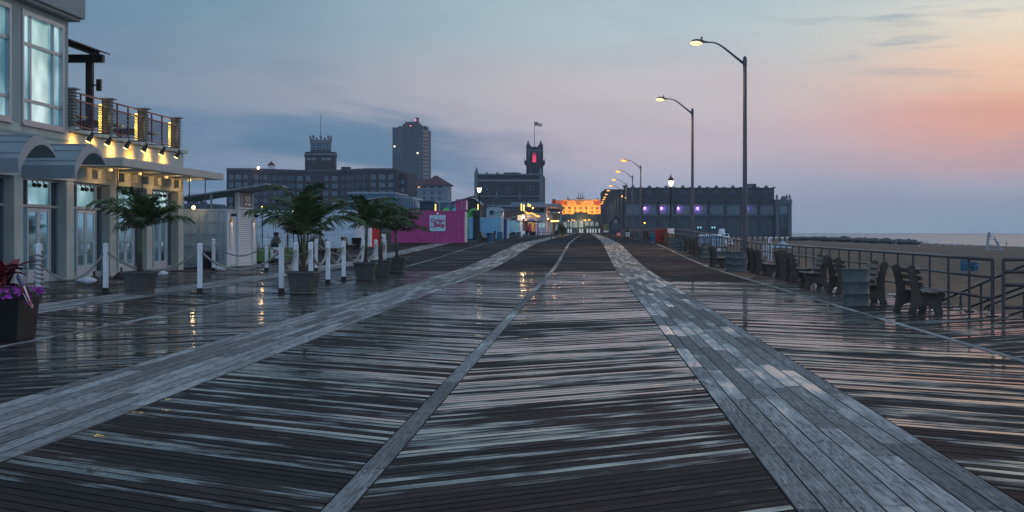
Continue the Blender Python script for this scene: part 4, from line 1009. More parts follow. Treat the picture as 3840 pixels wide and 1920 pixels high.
# --- white food kiosk
zk = .01
kx0, kx1, ky0, ky1 = -18.14, -15.7, 65.0, 70.9
t = container('food_kiosk', 'white container food kiosk with a closed roller shutter and lit menu strips', greyc, kx0, kx1, ky0, ky1, zk, doors='s', corr='')
for a, c in ((65.13, 66.75), (69.75, 70.77)): B = MB(); B.corr((kx1 - .046, a), (kx1 - .046, c), zk + .155, zk + 2.47); B.build('fluted_side', wh, t)
B = MB(); B.bx(kx1 - .05, kx1 + .10, 66.76, 66.95, zk + .05, zk + 3.35); B.bx(kx1 - .05, kx1 + .10, 69.6, 69.74, zk + .05, zk + 3.35); B.bx(kx1 - .05, kx1 + .09, 66.95, 69.6, zk + 2.62, zk + 2.70); B.bx(kx1 - .05, kx1 + .07, 66.95, 69.6, zk + .05, zk + .12)
B.build('shutter_frame', wh, t)
B = MB()
for q in range(27): z = zk + .13 + q * .092; B.add([(kx1 + .02, 66.95, z), (kx1 + .02, 69.6, z), (kx1 + .055, 69.6, z + .07), (kx1 + .055, 66.95, z + .07), (kx1 + .02, 66.95, z + .092), (kx1 + .02, 69.6, z + .092)], [(0, 1, 2, 3), (3, 2, 5, 4)])
B.build('roller_shutter', shutterm, t)
B = MB(); B.bx(kx1 - .02, kx1 + .05, 66.96, 69.59, zk + 2.71, zk + 3.34); sb = B.build('sign_board', M('sign_grey', (.16, .18, .19), .5), t)
B = MB(); B.bx(kx1 + .052, kx1 + .06, 68.05, 69.45, zk + 2.74, zk + 3.30); B.build('name_panel', M('sign_dark', (.015, .015, .018), .5), sb)
text('lettering', 'MOGO', .36, M('sign_white', (.75, .75, .75), .5), sb, (kx1 + .064, 68.75, zk + 2.98), (0, 1, 0), (0, 0, 1), bold=.008)
B = MB(); B.bx(kx1 + .061, kx1 + .066, 68.15, 69.3, zk + 2.79, zk + 2.91); B.build('tagline_strip', M('sign_white'), sb)
text('tagline', 'KOREAN', .1, M('sign_dark'), sb, (kx1 + .068, 68.72, zk + 2.815), (0, 1, 0), (0, 0, 1))
for y in (65.75, 70.1):
    B = MB(); B.bx(kx1 + .01, kx1 + .035, y - .2, y + .2, zk + .95, zk + 2.0); bd_ = B.build('menu_board', M('menu_pale', (.70, .66, .62), .6), t)
    B = MB()
    for q in range(12): B.bx(kx1 + .036, kx1 + .039, y - .15, y + (.02 if q % 3 else .12), zk + 1.0 + q * .078, zk + 1.03 + q * .078)
    B.build('menu_lines', M('menu_ink', (.12, .08, .08), .7), bd_)
    B = MB(); B.bx(kx1 + .01, kx1 + .06, y - .10, y + .08, zk + 2.01, zk + 2.18); B.build('amber_tag', M('amber_card', (.75, .42, .06), .5), t)
    B = MB(); B.cx((kx1 + .12, y + .1, zk + 2.33), (.22, .14, .12)); fx = B.build('flood_fitting', iron, t)
    lamp('flood_lamp', 'SPOT', (kx1 + .35, y + .05, zk + 2.32), 14, (1, .72, .45), fx, .04, (-.32, 0, -1), R(75), .8)
slant_roof(t, M('kiosk_roof', (.20, .24, .27), .5, .2), -18.4, -14.1, 65.8, 70.2, 3.0, 3.66, posts=((kx0 + .3, 65.9, 2.59), (kx1 - .9, 65.9, 2.59), (kx1 - .9, 70.1, 2.59)))
t = thing('flood_lamp', 'bright warm flood lamp on a short arm at the white kiosk roof corner', 'lamp', (-17.05, 64.75, 2.62))
B = MB(); B.bar((-17.05, 65.2, 2.62), (-17.05, 64.75, 2.66), .04); B.cx((-17.05, 64.72, 2.66), (.18, .10, .15)); B.build('housing', galv, t, bevel=.01)
B = MB(); B.sph((-17.05, 64.64, 2.65), .075, 12); B.build('bulb', M('flood_bulb', (.9, .8, .6), .3, emit=(1, .70, .28), es=8), t, smooth=True)
lamp('flood_point', 'POINT', (-17.05, 64.5, 2.6), 5, (1, .74, .38), t, .08)
t = thing('wire_crate', 'dark wire crate standing against the white kiosk container end', 'crate', (-16.35, 64.5, 0))
B = MB()
for x in (-16.65, -16.36, -16.05):
    for y in (64.35, 64.75): B.bar((x, y, 0), (x, y, .82), .022)
for z in (.04, .3, .55, .8):
    for y in (64.35, 64.75): B.bar((-16.65, y, z), (-16.05, y, z), .02)
    for x in (-16.65, -16.05): B.bar((x, 64.35, z), (x, 64.75, z), .02)
B.build('frame', iron, t); B = MB(); B.bx(-16.6, -16.1, 64.42, 64.7, .06, .74); B.build('black_load', M('black_bag'), t, bevel=.05)
for (px, d, lb, rz) in ((321, 45.6, 'white sandbag lying at the foot of the second glass door', .3), (596, 53.4, 'white sandbag lying beside the leftmost palm planter', .1), (824, 60.9, 'crumpled white sandbag beside a back row rope post', .6)):
    x = X(px, d); x = max(x, -16.7) if d < 60 else x
    B = MB(); B.sph((0, 0, .10), .28, 16, (1.15, .7, .42))
    for i in range(len(B.v)): v = Vector(B.v[i]); B.v[i] = tuple(v * (1 + .12 * mnoise.noise(v * 6)))
    o = B.build('sandbag', M('sandbag_white', (.55, .57, .58), .8, bump=.5), smooth=True); o.location = (x, d, .01); o.rotation_euler = (0, 0, rz); tag(o, lb, 'sandbag')
for k, (px, d, lb) in enumerate(((353, 46.4, 'dark conical umbrella stand left of the leftmost palm planter'), (455, 51.5, 'dark conical umbrella stand just left of the potted palm base'))):
    t = thing('umbrella_stand', lb, 'umbrella stand', (max(X(px, d), -16.6), d, 0), 0, 'umbrella stands'); x, y, _ = t.location
    B = MB(); B.lathe([(.001, 0), (.27, 0), (.27, .05), (.20, .13), (.09, .22), (.001, .23)], (x, y, 0), 8); B.build('weight', M('rubber_brown', (.03, .02, .018), .6), t)
    B = MB(); B.lathe([(.035, .2), (.035, .36), (.05, .37), (.001, .38)], (x, y, 0), 10); B.build('socket', iron, t)
t = thing('door_mat', 'flat black mat on the boards by the last restaurant door', 'mat', (-16.3, 60.6, 0)); B = MB(); B.bx(-16.85, -15.6, 60.0, 61.6, .006, .02); B.build('mat', M('rubber_brown'), t, bevel=.004)
# --- pale container behind the sand fence, white cargo container, red kiosk, small ride
container('pale_container', 'pale fluted container behind the wooden sand fence', wh2, X(955, 101), X(1196, 101), 101, 103.4, gz(101), corr='s', cat='container')
container('white_container', 'white container end with cargo doors behind the left benches', wh2, X(1206, 101), X(1340, 101), 100.4, 105.2, gz(101), doors='s', corr='e', cat='container')
t = container('red_kiosk', 'bright red container kiosk between white container and pink kiosk', redc, -17.9, -15.55, 105.5, 111.6, gz(106) - .1, corr='e s')
slant_roof(t, M('kiosk_roof'), -18.2, -14.5, 106.2, 111, gz(106) + 3.0, gz(106) + 3.5, posts=((-16.2, 106.4, gz(106) + 2.4), (-16.2, 110.8, gz(106) + 2.4)))
B = MB(); B.bx(-15.54, -15.2, 104.4, 105.3, gz(105) + .05, gz(105) + 1.9); o = B.build('white_fridge', white, bevel=.02); tag(o, 'slim white fridge cabinet between the white container and red kiosk', 'fridge')
z = gz(116); x = X(1437, 116); t = thing('kiddie_ride', 'small white boxy coin ride with a red arc beside the pink kiosk', 'ride', (x, 116, z))
B = MB(); B.cx((x, 116, z + .45), (.34, .8, .62), .96); B.build('body', white, t, bevel=.04)
B = MB(); q = [(x - .10 + .12 * math.cos(a), z + .38 + .16 * math.sin(a)) for a in [i * .3 for i in range(11)]]; B.tube([(u, 115.59, w_) for u, w_ in q], .03, 6); B.build('red_arc', redc, t)
for s in (-.12, .12): B = MB(); B.cyl((x + s, 115.62, z + .1), (x + s, 115.68, z + .1), .1, n=12); B.build('wheel', iron, t)
# sand fence of leaning wooden slats
t = thing('sand_fence', 'wooden slat sand fence leaning in front of the pale container', 'fence', (X(1070, 92), 92, gz(92)))
B = MB(); rr = random.Random(12); x = X(950, 92)
while x < X(1205, 92): B.bar((x, 92 + rr.uniform(-.05, .05), gz(92)), (x + rr.uniform(.05, .22), 92, gz(92) + rr.uniform(1.12, 1.28)), .045, .014); x += rr.uniform(.13, .19)
B.build('slats', M('fence_slat', (.14, .075, .05), .8, var=.4, scale=4), t)
for h in (.35, .95): B = MB(); B.tube([(X(950, 92), 92.02, gz(92) + h), (X(1080, 92), 92.02, gz(92) + h - .04), (X(1205, 92), 92.02, gz(92) + h)], .008, 5); B.build('wire', iron, t)
for px in (952, 1078, 1203): B = MB(); B.cyl((X(px, 92), 92.06, gz(92) - .1), (X(px, 92), 92.06, gz(92) + 1.35), .05, n=8); B.build('stake', M('fence_slat'), t)
rr = random.Random(77)
for px, d, lb in ((946, 76.5, 'clump of tall ornamental grass between the white kiosk and the sand fence'), (1176, 91, 'dense clump of dry reeds at the right end of the sand fence')):
    x = X(px, d); z = gz(d); B = MB()
    for k in range(170):
        a = rr.uniform(0, 6.28); r_ = rr.uniform(0, .3); h = rr.uniform(.7, 1.3); l = rr.uniform(.05, .4); p = Vector((r_ * math.cos(a), r_ * math.sin(a), 0)); s = Vector((-math.sin(a), math.cos(a), 0)) * .011
        q = p + Vector((math.cos(a) * l * .3, math.sin(a) * l * .3, h * .6)); e = p + Vector((math.cos(a) * l, math.sin(a) * l, h)); B.add([p - s, p + s, q + s, q - s, e], [(0, 1, 2, 3), (3, 2, 4)])
    o = B.build('ornamental_grass', M('reed_grass', (.06, .055, .03), .7, var=.4, scale=4)); o.location = (x, d, z); tag(o, lb, 'ornamental grass')
# grassy bank and blue rail between red and pink
B = MB(); zz = gz(124); B.prism([(124, zz), (125, zz + .9), (127, zz + 1.0), (128, zz)], 'x', -18.5, -15.4); o = B.build('planted_bank', M('dry_bank', (.05, .045, .025), .95, var=.4, scale=6, bump=.6)); tag(o, 'low grassy bank in the gap left of the pink kiosk', 'bank')
t = thing('blue_pipe_fence', 'thin blue pipe fence on top of the grassy bank', 'fence', (-17, 126, gz(126) + 1))
for k in range(9): B = MB(); x = -18.4 + k * .36; B.cyl((x, 126, gz(126) + .9), (x, 126, gz(126) + 2.2), .02, n=6); B.build('fence_post', bd.children[0].data.materials[0], t)
for h in (1.3, 2.15): B = MB(); B.cyl((-18.4, 126, gz(126) + h), (-15.5, 126, gz(126) + h), .025, n=6); B.build('rail', bd.children[0].data.materials[0], t)
# --- pink crepe kiosk
px0, px1 = -15.5, X(1741, 118); zp = gz(118)
t = container('crepe_kiosk', 'bright pink container kiosk with a square crepe banner on its long side', pink, px0, px1, 118, 120.45, zp, corr='s')
B = MB(); B.bx(px1 - .02, px1 + .06, 118.5, 120.2, zp + .1, zp + 2.5)
for q in range(25): B.bx(px1 + .06, px1 + .075, 118.5, 120.2, zp + .12 + q * .095, zp + .18 + q * .095)
B.build('roller_shutter', shutterm, t)
B = MB(); B.bx(px1 - .7, px1 + .1, 118.2, 120.3, zp + 2.6, zp + 3.5); sb = B.build('sign_box', pink, t, bevel=.02)
B = MB(); B.bx(px1 + .1, px1 + .115, 118.4, 120.1, zp + 2.7, zp + 3.4); B.build('sign_face', M('sign_white'), sb)
bx0, bx1, bz0, bz1 = X(1611, 118), X(1671, 118), Z(867, 118), Z(807, 118)
B = MB(); n_ = 14
def WB(u, v): return (bx0 + (bx1 - bx0) * u, 117.955 - .012 * mnoise.noise((u * 4, v * 5, 1)) - .006 * math.sin(u * 20 + v * 9), bz0 + (bz1 - bz0) * v)
for i in range(n_):
    for j in range(n_): B.quad(WB(i / n_, j / n_), WB((i + 1) / n_, j / n_), WB((i + 1) / n_, (j + 1) / n_), WB(i / n_, (j + 1) / n_))
bn = B.build('banner', M('banner_cloth', (.42, .60, .70), .6, var=.1, scale=3), t, smooth=True)
mg = M('banner_magenta', (.36, .008, .10), .6, var=.05); cxm = (bx0 + bx1) / 2
text('lettering', 'Crépe', .43, mg, bn, (cxm + .02, 117.915, bz0 + .71), (1, 0, 0), (0, 0, 1), bold=.014)
text('lettering', 'Shop', .43, mg, bn, (cxm + .14, 117.915, bz0 + .35), (1, 0, 0), (0, 0, 1), bold=.014)
B = MB(); B.bx(bx0 + .06, bx0 + .44, 117.905, 117.918, bz0 + .33, bz0 + .385); B.build('swash', mg, bn)
B = MB(); B.sph(((bx0 + bx1) / 2, 117.85, bz1 + .10), .10, 10); B.build('gooseneck_lamp', white, t, smooth=True)
slant_roof(t, M('kiosk_roof'), X(1682, 118), X(1784, 119), 118.1, 120.4, zp + 3.15, zp + 3.75, posts=((X(1683, 118), 118.2, zp + 2.59), (X(1731, 118), 118.2, zp + 2.59)))
# green and teal inflatables above the kiosks
for px, d, s, c, lb in ((1680, 150, 1.0, (.05, .42, .06), 'bright green folded canvas peak behind the pink kiosk'), (1714, 152, .95, (.05, .38, .34), 'teal folded canvas peak right of the green one behind the pink kiosk')):
    x = X(px, d); z0 = gz(d); t = thing('canvas_tent', lb, 'tent', (x, d, z0)); z1 = Z(780, d)
    B = MB(); B.add([(x - .55 * s, d, z1 - .15), (x + .6 * s, d - .5, z1 - .9), (x + .7 * s, d + .8, z1 - .9), (x - .75 * s, d + .6, z1 - .6), (x - .1, d + .2, z1 + .12)], [(0, 1, 4), (1, 2, 4), (2, 3, 4), (3, 0, 4), (3, 2, 1, 0)]); B.build('canvas', M('canvas_%d' % px, c, .5), t, bevel=.04)
    for dx in (-.5, .5): B = MB(); B.cyl((x + dx * s, d + .3, z0), (x + dx * s, d + .3, z1 - .5), .03, n=6); B.build('tent_pole', galv, t)
d = 178; x = X(1775, d); z0 = gz(d); t = thing('inflatable_slide', 'bright green inflatable arch slide behind the pale blue container', 'slide', (x, d, z0)); gm = M('inflatable_green', (.03, .28, .03), .35)
B = MB(); zt = Z(788, d); B.tube([(x - .45, d, z0), (x - .45, d, zt - .5), (x - .3, d, zt - .1), (x + .0, d, zt), (x + .35, d + .4, zt - .05), (x + .55, d + .8, zt - .35), (x + .6, d + 1.2, z0)], .22, 12); B.build('arch', gm, t, smooth=True)
B = MB(); B.tube([(x - .5, d - .5, z0 + .2), (x - .3, d - .3, z0 + 2.2), (x, d, z0 + 2.9)], .2, 10); B.build('side_tube', gm, t, smooth=True)
# --- pale blue containers further along
za = gz(173) - .12
t = container('blue_container', 'pale blue container with bench and blue drums in front, right of pink kiosk', pale_blue, X(1795, 173), X(1877, 173), 173, 175.5, za, corr='s', cat='container')
slant_roof(t, M('kiosk_roof'), X(1842, 173), X(1909, 174), 173.2, 175.3, za + 3.0, za + 3.45, posts=((X(1843, 173), 173.3, za + 2.59), (X(1876, 173), 173.3, za + 2.59)))
B = MB(); B.bx(X(1877, 173), X(1884, 173), 173.2, 175.3, za + .1, za + 3.0); B.build('white_service_side', wh, t)
B = MB(); B.bx(X(1800, 172.6), X(1876, 172.6), 172.3, 172.5, za + .62, za + .7); B.build('timber_shelf', M('timber_pale', (.3, .22, .10), .7), t)
container('blue_container', 'pale blue container end with cargo doors, just right of the pink kiosk', pale_blue, X(1757, 172), X(1793, 172), 172, 178, za, doors='s', cat='container')
t = thing('booth', 'tall dark blue booth with a white right side near the second blue drum', 'booth', (X(1896, 176), 176, gz(176)))
z = gz(176); B = MB(); B.bx(X(1887, 176), X(1899, 176), 176, 178, z, Z(820, 176)); B.build('blue_wall', M('booth_blue', (.02, .07, .30), .45), t)
B = MB(); B.bx(X(1899.2, 176), X(1905, 176), 176.2, 178, z, Z(821, 176)); B.build('white_wall', wh, t); B = MB(); B.bx(X(1886, 176), X(1906, 176), 175.8, 178.2, Z(820, 176), Z(818, 176)); B.build('roof', wh, t)
z = gz(230) - .1
t = container('lit_kiosk', 'pale blue container kiosk lit warm at its right end, under a thin slanted roof', pale_blue, X(1905, 230), X(1948, 230), 230, 232.5, z, corr='s')
slant_roof(t, M('kiosk_roof'), X(1911, 230), X(1962, 231), 230.1, 232.4, z + 3.0, z + 3.5, posts=((X(1912, 230), 230.2, z + 2.59), (X(1937, 230), 230.2, z + 2.59)))
B = MB(); B.bx(X(1949, 230), X(1957, 230), 229.9, 232, z + .1, z + 3.0); B.build('white_end_wall', white, t); B = MB(); B.bx(X(1941, 229.8), X(1957, 229.8), 229.6, 229.8, z + 2.6, z + 3.4); B.build('menu_sign', M('menu_pale'), t)
lamp('kiosk_lamp', 'POINT', (X(1956, 228), 228.3, z + 3.5), 90, WARM, t, .2)
# low buildings behind the kiosks
def block(name, label, px0, px1, pyt, d, depth, m, cat='building', zb=None, side=None):
    x0, x1 = X(px0, d), X(px1, d); zt = Z(pyt, d); zb = gz(d) - .2 if zb is None else zb
    t = thing(name, label, cat, ((x0 + x1) / 2, d, zb))
    B = MB(); B.bx(x0, x1, d, d + depth, zb, zt); B.build('wall', m, t)
    B = MB(); e = .06 * d / 200; B.bx(x0 - e, x1 + e, d - e, d + depth + e, zt, zt + .09 * d / 100); B.build('parapet', M('parapet_pale', (.28, .33, .38), .6), t)
    return t
slate = M('slate_siding', (.075, .13, .19), .7, var=.12, scale=.5); slate2 = M('grey_siding', (.17, .21, .25), .7, var=.12, scale=.5)
t = block('flat_roof_building', 'dark blue flat roofed building rising behind the middle palms', 1304, 1483, 726, 205, 14, slate)
for px in (1365, 1430, 1462): B = MB(); B.bx(X(px, 205), X(px + 9, 205), 204.9, 205, Z(800, 205), Z(765, 205)); B.build('window', dgl, t)
B = MB(); B.cx((X(1340, 205), 208, Z(722, 205)), (1.6, 2, .5)); B.build('roof_hatch', slate, t)
t = block('grey_annex', 'lighter grey flat annex right of the dark blue building', 1483.5, 1546, 743, 208, 12, slate2)
B = MB(); B.bx(X(1546.5, 208), X(1567, 209), 208.2, 219, gz(208), Z(744, 208)); B.build('pale_side_wall', M('pale_siding', (.36, .40, .42), .7), t); B = MB(); B.bx(X(1553, 208), X(1555.5, 208), 208.1, 208.2, Z(800, 208), Z(752, 208)); B.build('narrow_window', dgl, t)
t = block('roof_plant_shed', 'dark louvred plant shed behind the left part of the pink kiosk roof', 1574, 1626, 757, 185, 6, M('dark_louvre', (.02, .025, .03), .6)); B = MB(); B.bx(X(1566, 184.9), X(1632, 184.9), 184.7, 184.9, Z(756, 185), Z(751, 185)); B.build('fascia', slate, t)
block('roof_plant_shed', 'dark blue plant shed behind the pink kiosk, below the red roofed flats', 1650, 1703, 759, 186, 6, slate)
t = thing('pipe_fence', 'thin blue rooftop pipe rail in front of the grey annex', 'fence', (X(1560, 180), 180, Z(792, 180)))
for py in (765, 775): B = MB(); B.cyl((X(1478, 180), 180, Z(py, 180)), (X(1640, 180), 180, Z(py, 180)), .03, n=6); B.build('rail', M('booth_blue'), t)
for px in (1480, 1520, 1560, 1600, 1638): B = MB(); B.cyl((X(px, 180), 180, gz(180)), (X(px, 180), 180, Z(765, 180)), .03, n=6); B.build('fence_post', M('booth_blue'), t)
for px, py0, py1, d, lb in ((1633, 764, 790, 184, 'single glowing yellow light column behind the pink kiosk'), (1793, 765, 787, 215, 'single glowing yellow light column just left of the left lantern post'), (1955.5, 764, 790, 262, 'leftmost of four yellow light columns above the food stalls'), (1964.5, 767, 792, 264, 'second of four yellow light columns above the food stalls'),
                         (1981, 763, 775, 285, 'third of four yellow light columns above the food stalls'), (1988, 766, 776, 287, 'rightmost of four yellow light columns above the food stalls')):
    x = X(px, d); t = thing('light_column', lb, 'light column', (x, d, gz(d)), 0, 'yellow light columns'); r_ = .055 * d / 200 * 1.7
    B = MB(); B.cyl((x, d, gz(d)), (x, d, Z(py1, d) - .02), .06, n=8); B.build('post', iron, t)
    B = MB(); B.cyl((x, d, Z(py1, d)), (x, d, Z(py0, d)), r_, n=8); B.build('light_tube', glow_yel, t)
def bulb(px, py, d, r, lb, es=None, e=60, pole=True, m=None):
    x, z = X(px, d), Z(py, d); t = thing('lit_lamp', lb, 'lamp', (x, d, z))
    B = MB(); B.sph((x, d, z), r, 10); B.build('bulb', m or glow_sodium, t, smooth=True)
    B = MB(); B.cyl((x, d + r, z - (z - gz(d) if pole else .4)), (x, d + r, z - r * .7), .03, n=6); B.build('stem', iron, t)
    if e: lamp('lamp_point', 'POINT', (x, d - r - .1, z), e, (1, .62, .25), t, .1)
bulb(1709, 760, 190, .09, 'small orange lamp on the plant shed left of the left lantern post', e=15)
bulb(1998, 780, 280, .17, 'orange globe lamp in front of the white flared roof building', e=40)
bulb(1963, 814, 232, .22, 'brightest orange lamp at the end of the lit kiosk', e=110, m=glow_hot)
bulb(2055, 821, 300, .22, 'round orange lamp in front of the white flared roof building wall', e=70)
bulb(2097, 797, 320, .13, 'small orange lamp on a mast left of the arcade', e=40); bulb(2260, 762, 330, .1, 'tiny amber lamp low among the distant street lamps', e=0, m=glow_sodium)
bulb(2333, 736, 300, .16, 'orange lamp right of the orange lamp row, on the hall side', e=0); bulb(2346, 742, 305, .13, 'amber lamp second right of the orange lamp row', e=0, m=glow_yel)
bulb(2417, 836, 260, .12, 'low orange lamp behind the railing in front of the dark hall', e=30)
bulb(983, 777, 97, .07, 'small yellow square lamp above the pale container left of the widest palm', e=10, m=glow_yel)
bulb(1100, 794, 98, .06, 'tiny amber lamp seen through the widest palm crown', e=8, m=glow_warm)
# silver trailer and ducts, dark gabled shed
d = 205; t = thing('silver_trailer', 'rounded silver food trailer roof behind the pale blue container', 'trailer', (X(1855, d), d, gz(d)))
pr = []
for i in range(9): a = math.pi / 2 * i / 8; pr.append((X(1886, d) - .6 + .6 * math.sin(a), Z(777, d) - .6 + .6 * math.cos(a)))
pr = [(X(1824, d), gz(d) + .3), (X(1824, d), Z(777, d) - .25), (X(1824, d) + .25, Z(777, d))] + pr + [(X(1886, d), gz(d) + .3)]
B = MB(); B.prism(pr[::-1], 'y', d, d + 2.2); B.build('body', M('brushed_silver', (.30, .36, .40), .35, .4, var=.1), t)
for q in (1, 2, 3): B = MB(); zz = gz(d) + .9 + q * .55; B.bx(X(1826, d), X(1884, d), d - .02, d, zz, zz + .04); B.build('trim', galv, t)
B = MB(); B.bx(X(1836, d), X(1852, d), d - .03, d, Z(806, d), Z(790, d)); B.build('window', dgl, t)
for px in (1838, 1858): B = MB(); x = X(px, d); B.lathe([(.001, 0), (.28, 0), (.30, .18), (.2, .26), (.001, .27)], (x, d + 1, Z(777, d)), 12); B.build('roof_vent', galv, t)
for px in (1835, 1875): B = MB(); B.cyl((X(px, d), d - .05, gz(d) + .32), (X(px, d), d + .15, gz(d) + .32), .32, n=14); B.build('wheel', iron, t)
d = 240; t = thing('gabled_shed', 'dark sloping roofed shed just left of the left lantern post', 'shed', (X(1770, d), d, gz(d)))
B = MB(); B.prism([(X(1742, d), gz(d)), (X(1800, d), gz(d)), (X(1800, d), Z(765, d)), (X(1778, d), Z(746, d)), (X(1742, d), Z(746, d))], 'y', d, d + 8); B.build('wall', M('tarred_boards', (.02, .022, .028), .8), t)
B = MB(); B.prism([(X(1740, d), Z(746, d)), (X(1778, d), Z(746, d)), (X(1803, d), Z(767, d)), (X(1803, d), Z(764, d)), (X(1778, d), Z(743.5, d)), (X(1740, d), Z(743.5, d))], 'y', d - .3, d + 8.3); B.build('roof', M('lead_sheet', (.14, .18, .22), .5), t)
d = 160; t = thing('speaker_stack', 'black boxy plant unit between the green slide and the left lantern post', 'equipment', (X(1784, d), d, gz(d)))
B = MB(); B.bx(X(1771, d + 6), X(1796, d + 6), d + 6, d + 7.5, za + 2.6, Z(790, d + 6)); B.build('housing', iron, t, bevel=.03); B = MB(); B.bx(X(1773, d + 6), X(1794, d + 6), d + 6.2, d + 7.3, gz(d), za + 2.6); B.build('support', iron, t)
# picnic table
d = 157; x0 = -4.53; z = gz(d); t = thing('picnic_table', 'lone picnic table with a wet shiny top standing on the left grey stripe', 'table', (x0, d, z)); wt = M('wet_table', (.12, .12, .13), .14, var=.3)
B = MB(); B.bx(x0 - 1.05, x0 + 1.05, d - .38, d + .38, z + .74, z + .785); B.build('tabletop', wt, t, bevel=.01)
for s in (-.62, .62): B = MB(); B.bx(x0 - 1.05, x0 + 1.05, d + s - .13, d + s + .13, z + .42, z + .46); B.build('seat', wt, t, bevel=.01)
for s in (-.72, .72):
    for k in (-1, 1): B = MB(); B.tube([(x0 + s, d + k * .68, z), (x0 + s, d + k * .60, z + .3), (x0 + s, d + k * .2, z + .5), (x0 + s, d + k * .25, z + .74)], .035, 6); B.build('leg', iron, t)
    B = MB(); B.bar((x0 + s, d - .6, z + .38), (x0 + s, d + .6, z + .38), .05); B.build('brace', iron, t)
# planted hedge, bush in tubs
def leafy(name, label, c, ext, n_, cat, lm, seed, size=.09, pots=0, group=None):
    rr = random.Random(seed); t = thing(name, label, cat, c, 0, group); x, y, z = c
    B = MB(); cl = [(rr.uniform(-.75, .75) * ext[0], rr.uniform(-.7, .7) * ext[1], rr.uniform(.15, .9) * ext[2], rr.uniform(.22, .42)) for _ in range(14)]
    for k in range(n_):
        q = cl[k % 14]; p = Vector((x + q[0] + rr.gauss(0, q[3] * ext[0] * .55), y + q[1] + rr.gauss(0, q[3] * ext[1] * .6), z + max(.02, q[2] + rr.gauss(0, q[3] * ext[2] * .45))))
        u = Vector((rr.gauss(0, 1), rr.gauss(0, 1), rr.gauss(0, 1))).normalized(); v = u.cross(Vector((rr.gauss(0, 1), rr.gauss(0, 1), 1))).normalized(); s = size * rr.uniform(.6, 1.3)
        B.add([p - u * s, p + v * s * .45, p + u * s, p - v * s * .45], [(0, 1, 2, 3)])
    B.build('foliage', lm, t)
    S = MB()
    for k in range(7): S.tube([(x + rr.uniform(-.2, .2) * ext[0], y, z - .05), (x + cl[k][0] * .8, y + cl[k][1] * .8, z + cl[k][2])], [.03, .012], 5)
    S.build('stem', M('bush_stem', (.05, .035, .02), .8), t)
    return t
bl = M('bush_leaf', (.055, .085, .018), .5, var=.5, scale=2); hl = M('hedge_leaf', (.025, .035, .018), .6, var=.5, scale=2)
d = 220; leafy('potted_bush', 'yellow green leafy bush in pale tubs, left of the arcade front', (-3.75, d, gz(d) + .45), (.55, .5, 1.25), 1500, 'bush', bl, 3)
for k, dx in enumerate((-.42, .1)): B = MB(); B.lathe([(.001, 0), (.16, 0), (.22, .42), (.24, .44), (.20, .45), (.001, .4)], n=14); o = B.build('tub', M('tub_ochre', (.35, .22, .07), .6), smooth='auto'); o.location = (-3.65 + dx, d - .3, gz(d)); tag(o, ('left', 'right')[k] + ' of two ochre tubs under the yellow green bush', 'tub', 'ochre tubs')
for px0_, px1_, d, zt, lb, sd in ((1906, 1945, 214, 871, 'long dark planted trough in front of the lit kiosk', 7), (1985, 2013, 200, 866, 'dark rounded hedge just left of the picnic table', 9), (1962, 1984, 222, 864, 'small spiky dark shrub below the red umbrella', 10), (2078, 2094, 212, 868, 'small dark shrub in a grey tub right of the picnic table', 11)):
    xa, xb = X(px0_, d), X(px1_, d); z = gz(d); leafy('hedge', lb, ((xa + xb) / 2, d, z + .25), ((xb - xa) / 2 * .85, .35, Z(zt, d) - z - .3), 900, 'hedge', hl, sd)
    B = MB(); B.bx(xa, xb, d - .35, d + .35, z, z + .35); o = B.build('planter_trough', M('trough_grey', (.09, .10, .11), .7), bevel=.02); tag(o, 'grey trough holding the ' + lb.split(' in front')[0].split(' just')[0].split(' below')[0].split(' in a')[0], 'planter')
# ---------------------------------------------------------------- food stalls near the arcade
d = 262; z = gz(d); t = thing('food_stall', 'open fronted food stall with blue awning, string bulbs and coloured panels', 'stall', (X(1985, d), d, z))
warmwall = M('stall_wall', (.48, .42, .38), .7)
B = MB(); B.bx(X(1960, d), X(2012, d), d + 4, d + 8, z, Z(800, d)); B.build('wall', warmwall, t)
B = MB(); B.bx(X(1958, d), X(2030, d), d + .5, d + 8.2, Z(833, d), Z(829, d)); B.build('flat_roof', iron, t)
B = MB(); B.prism([(d - .3, Z(829, d)), (d + 1.6, Z(829, d)), (d + 1.6, Z(821, d))], 'x', X(1969, d), X(2004, d)); B.build('awning', M('awning_blue', (.02, .05, .22), .6), t)
for px, c, e in ((1965, (.35, .05, .06), 0), (1973, (.1, .05, .05), 0), (1979, (.5, .5, .5), 0), (1997, (.62, .42, .14), 1), (2010, (.30, .04, .45), 2), (2014, (.03, .22, .12), 0)):
    B = MB(); B.bx(X(px - (3.6 if e == 1 else 2), d), X(px + (3.6 if e == 1 else 2), d), d + 3.7, d + 3.9, z + .3, Z(834, d)); B.build('coloured_panel', M('panel_%d' % px, c, .6, emit=(.6, .1, .9) if e == 2 else None, es=.35), t)
B = MB()
for px in (2018, 2031): B.bx(X(px, d), X(px + 10, d), d + 3.6, d + 3.7, Z(853, d), Z(836, d))
B.build('shop_window', M('lit_shop_window', (.3, .4, .4), .2, emit=(.35, .62, .62), es=.35), t)
for px in (1961, 2011, 2029): B = MB(); B.cyl((X(px, d), d + .6, z), (X(px, d), d + .6, Z(833, d)), .07, n=8); B.build('stall_post', white, t)
lamp('stall_lamp', 'POINT', (X(1990, d), d + 2.2, Z(836, d)), 70, WARM, t, .3); lamp('stall_lamp', 'POINT', (X(1968, d), d + 2, Z(815, d)), 110, (1, .6, .25), t, .3)
B = MB(); B.bx(X(1975, d), X(2008, d), d + 3.0, d + 3.2, Z(812, d), Z(808, d)); B.build('sign_fascia', warmwall, t)
t = thing('string_lights', 'string of warm bulbs strung over the food stall', 'string lights', (X(1985, d), d, Z(805, d)))
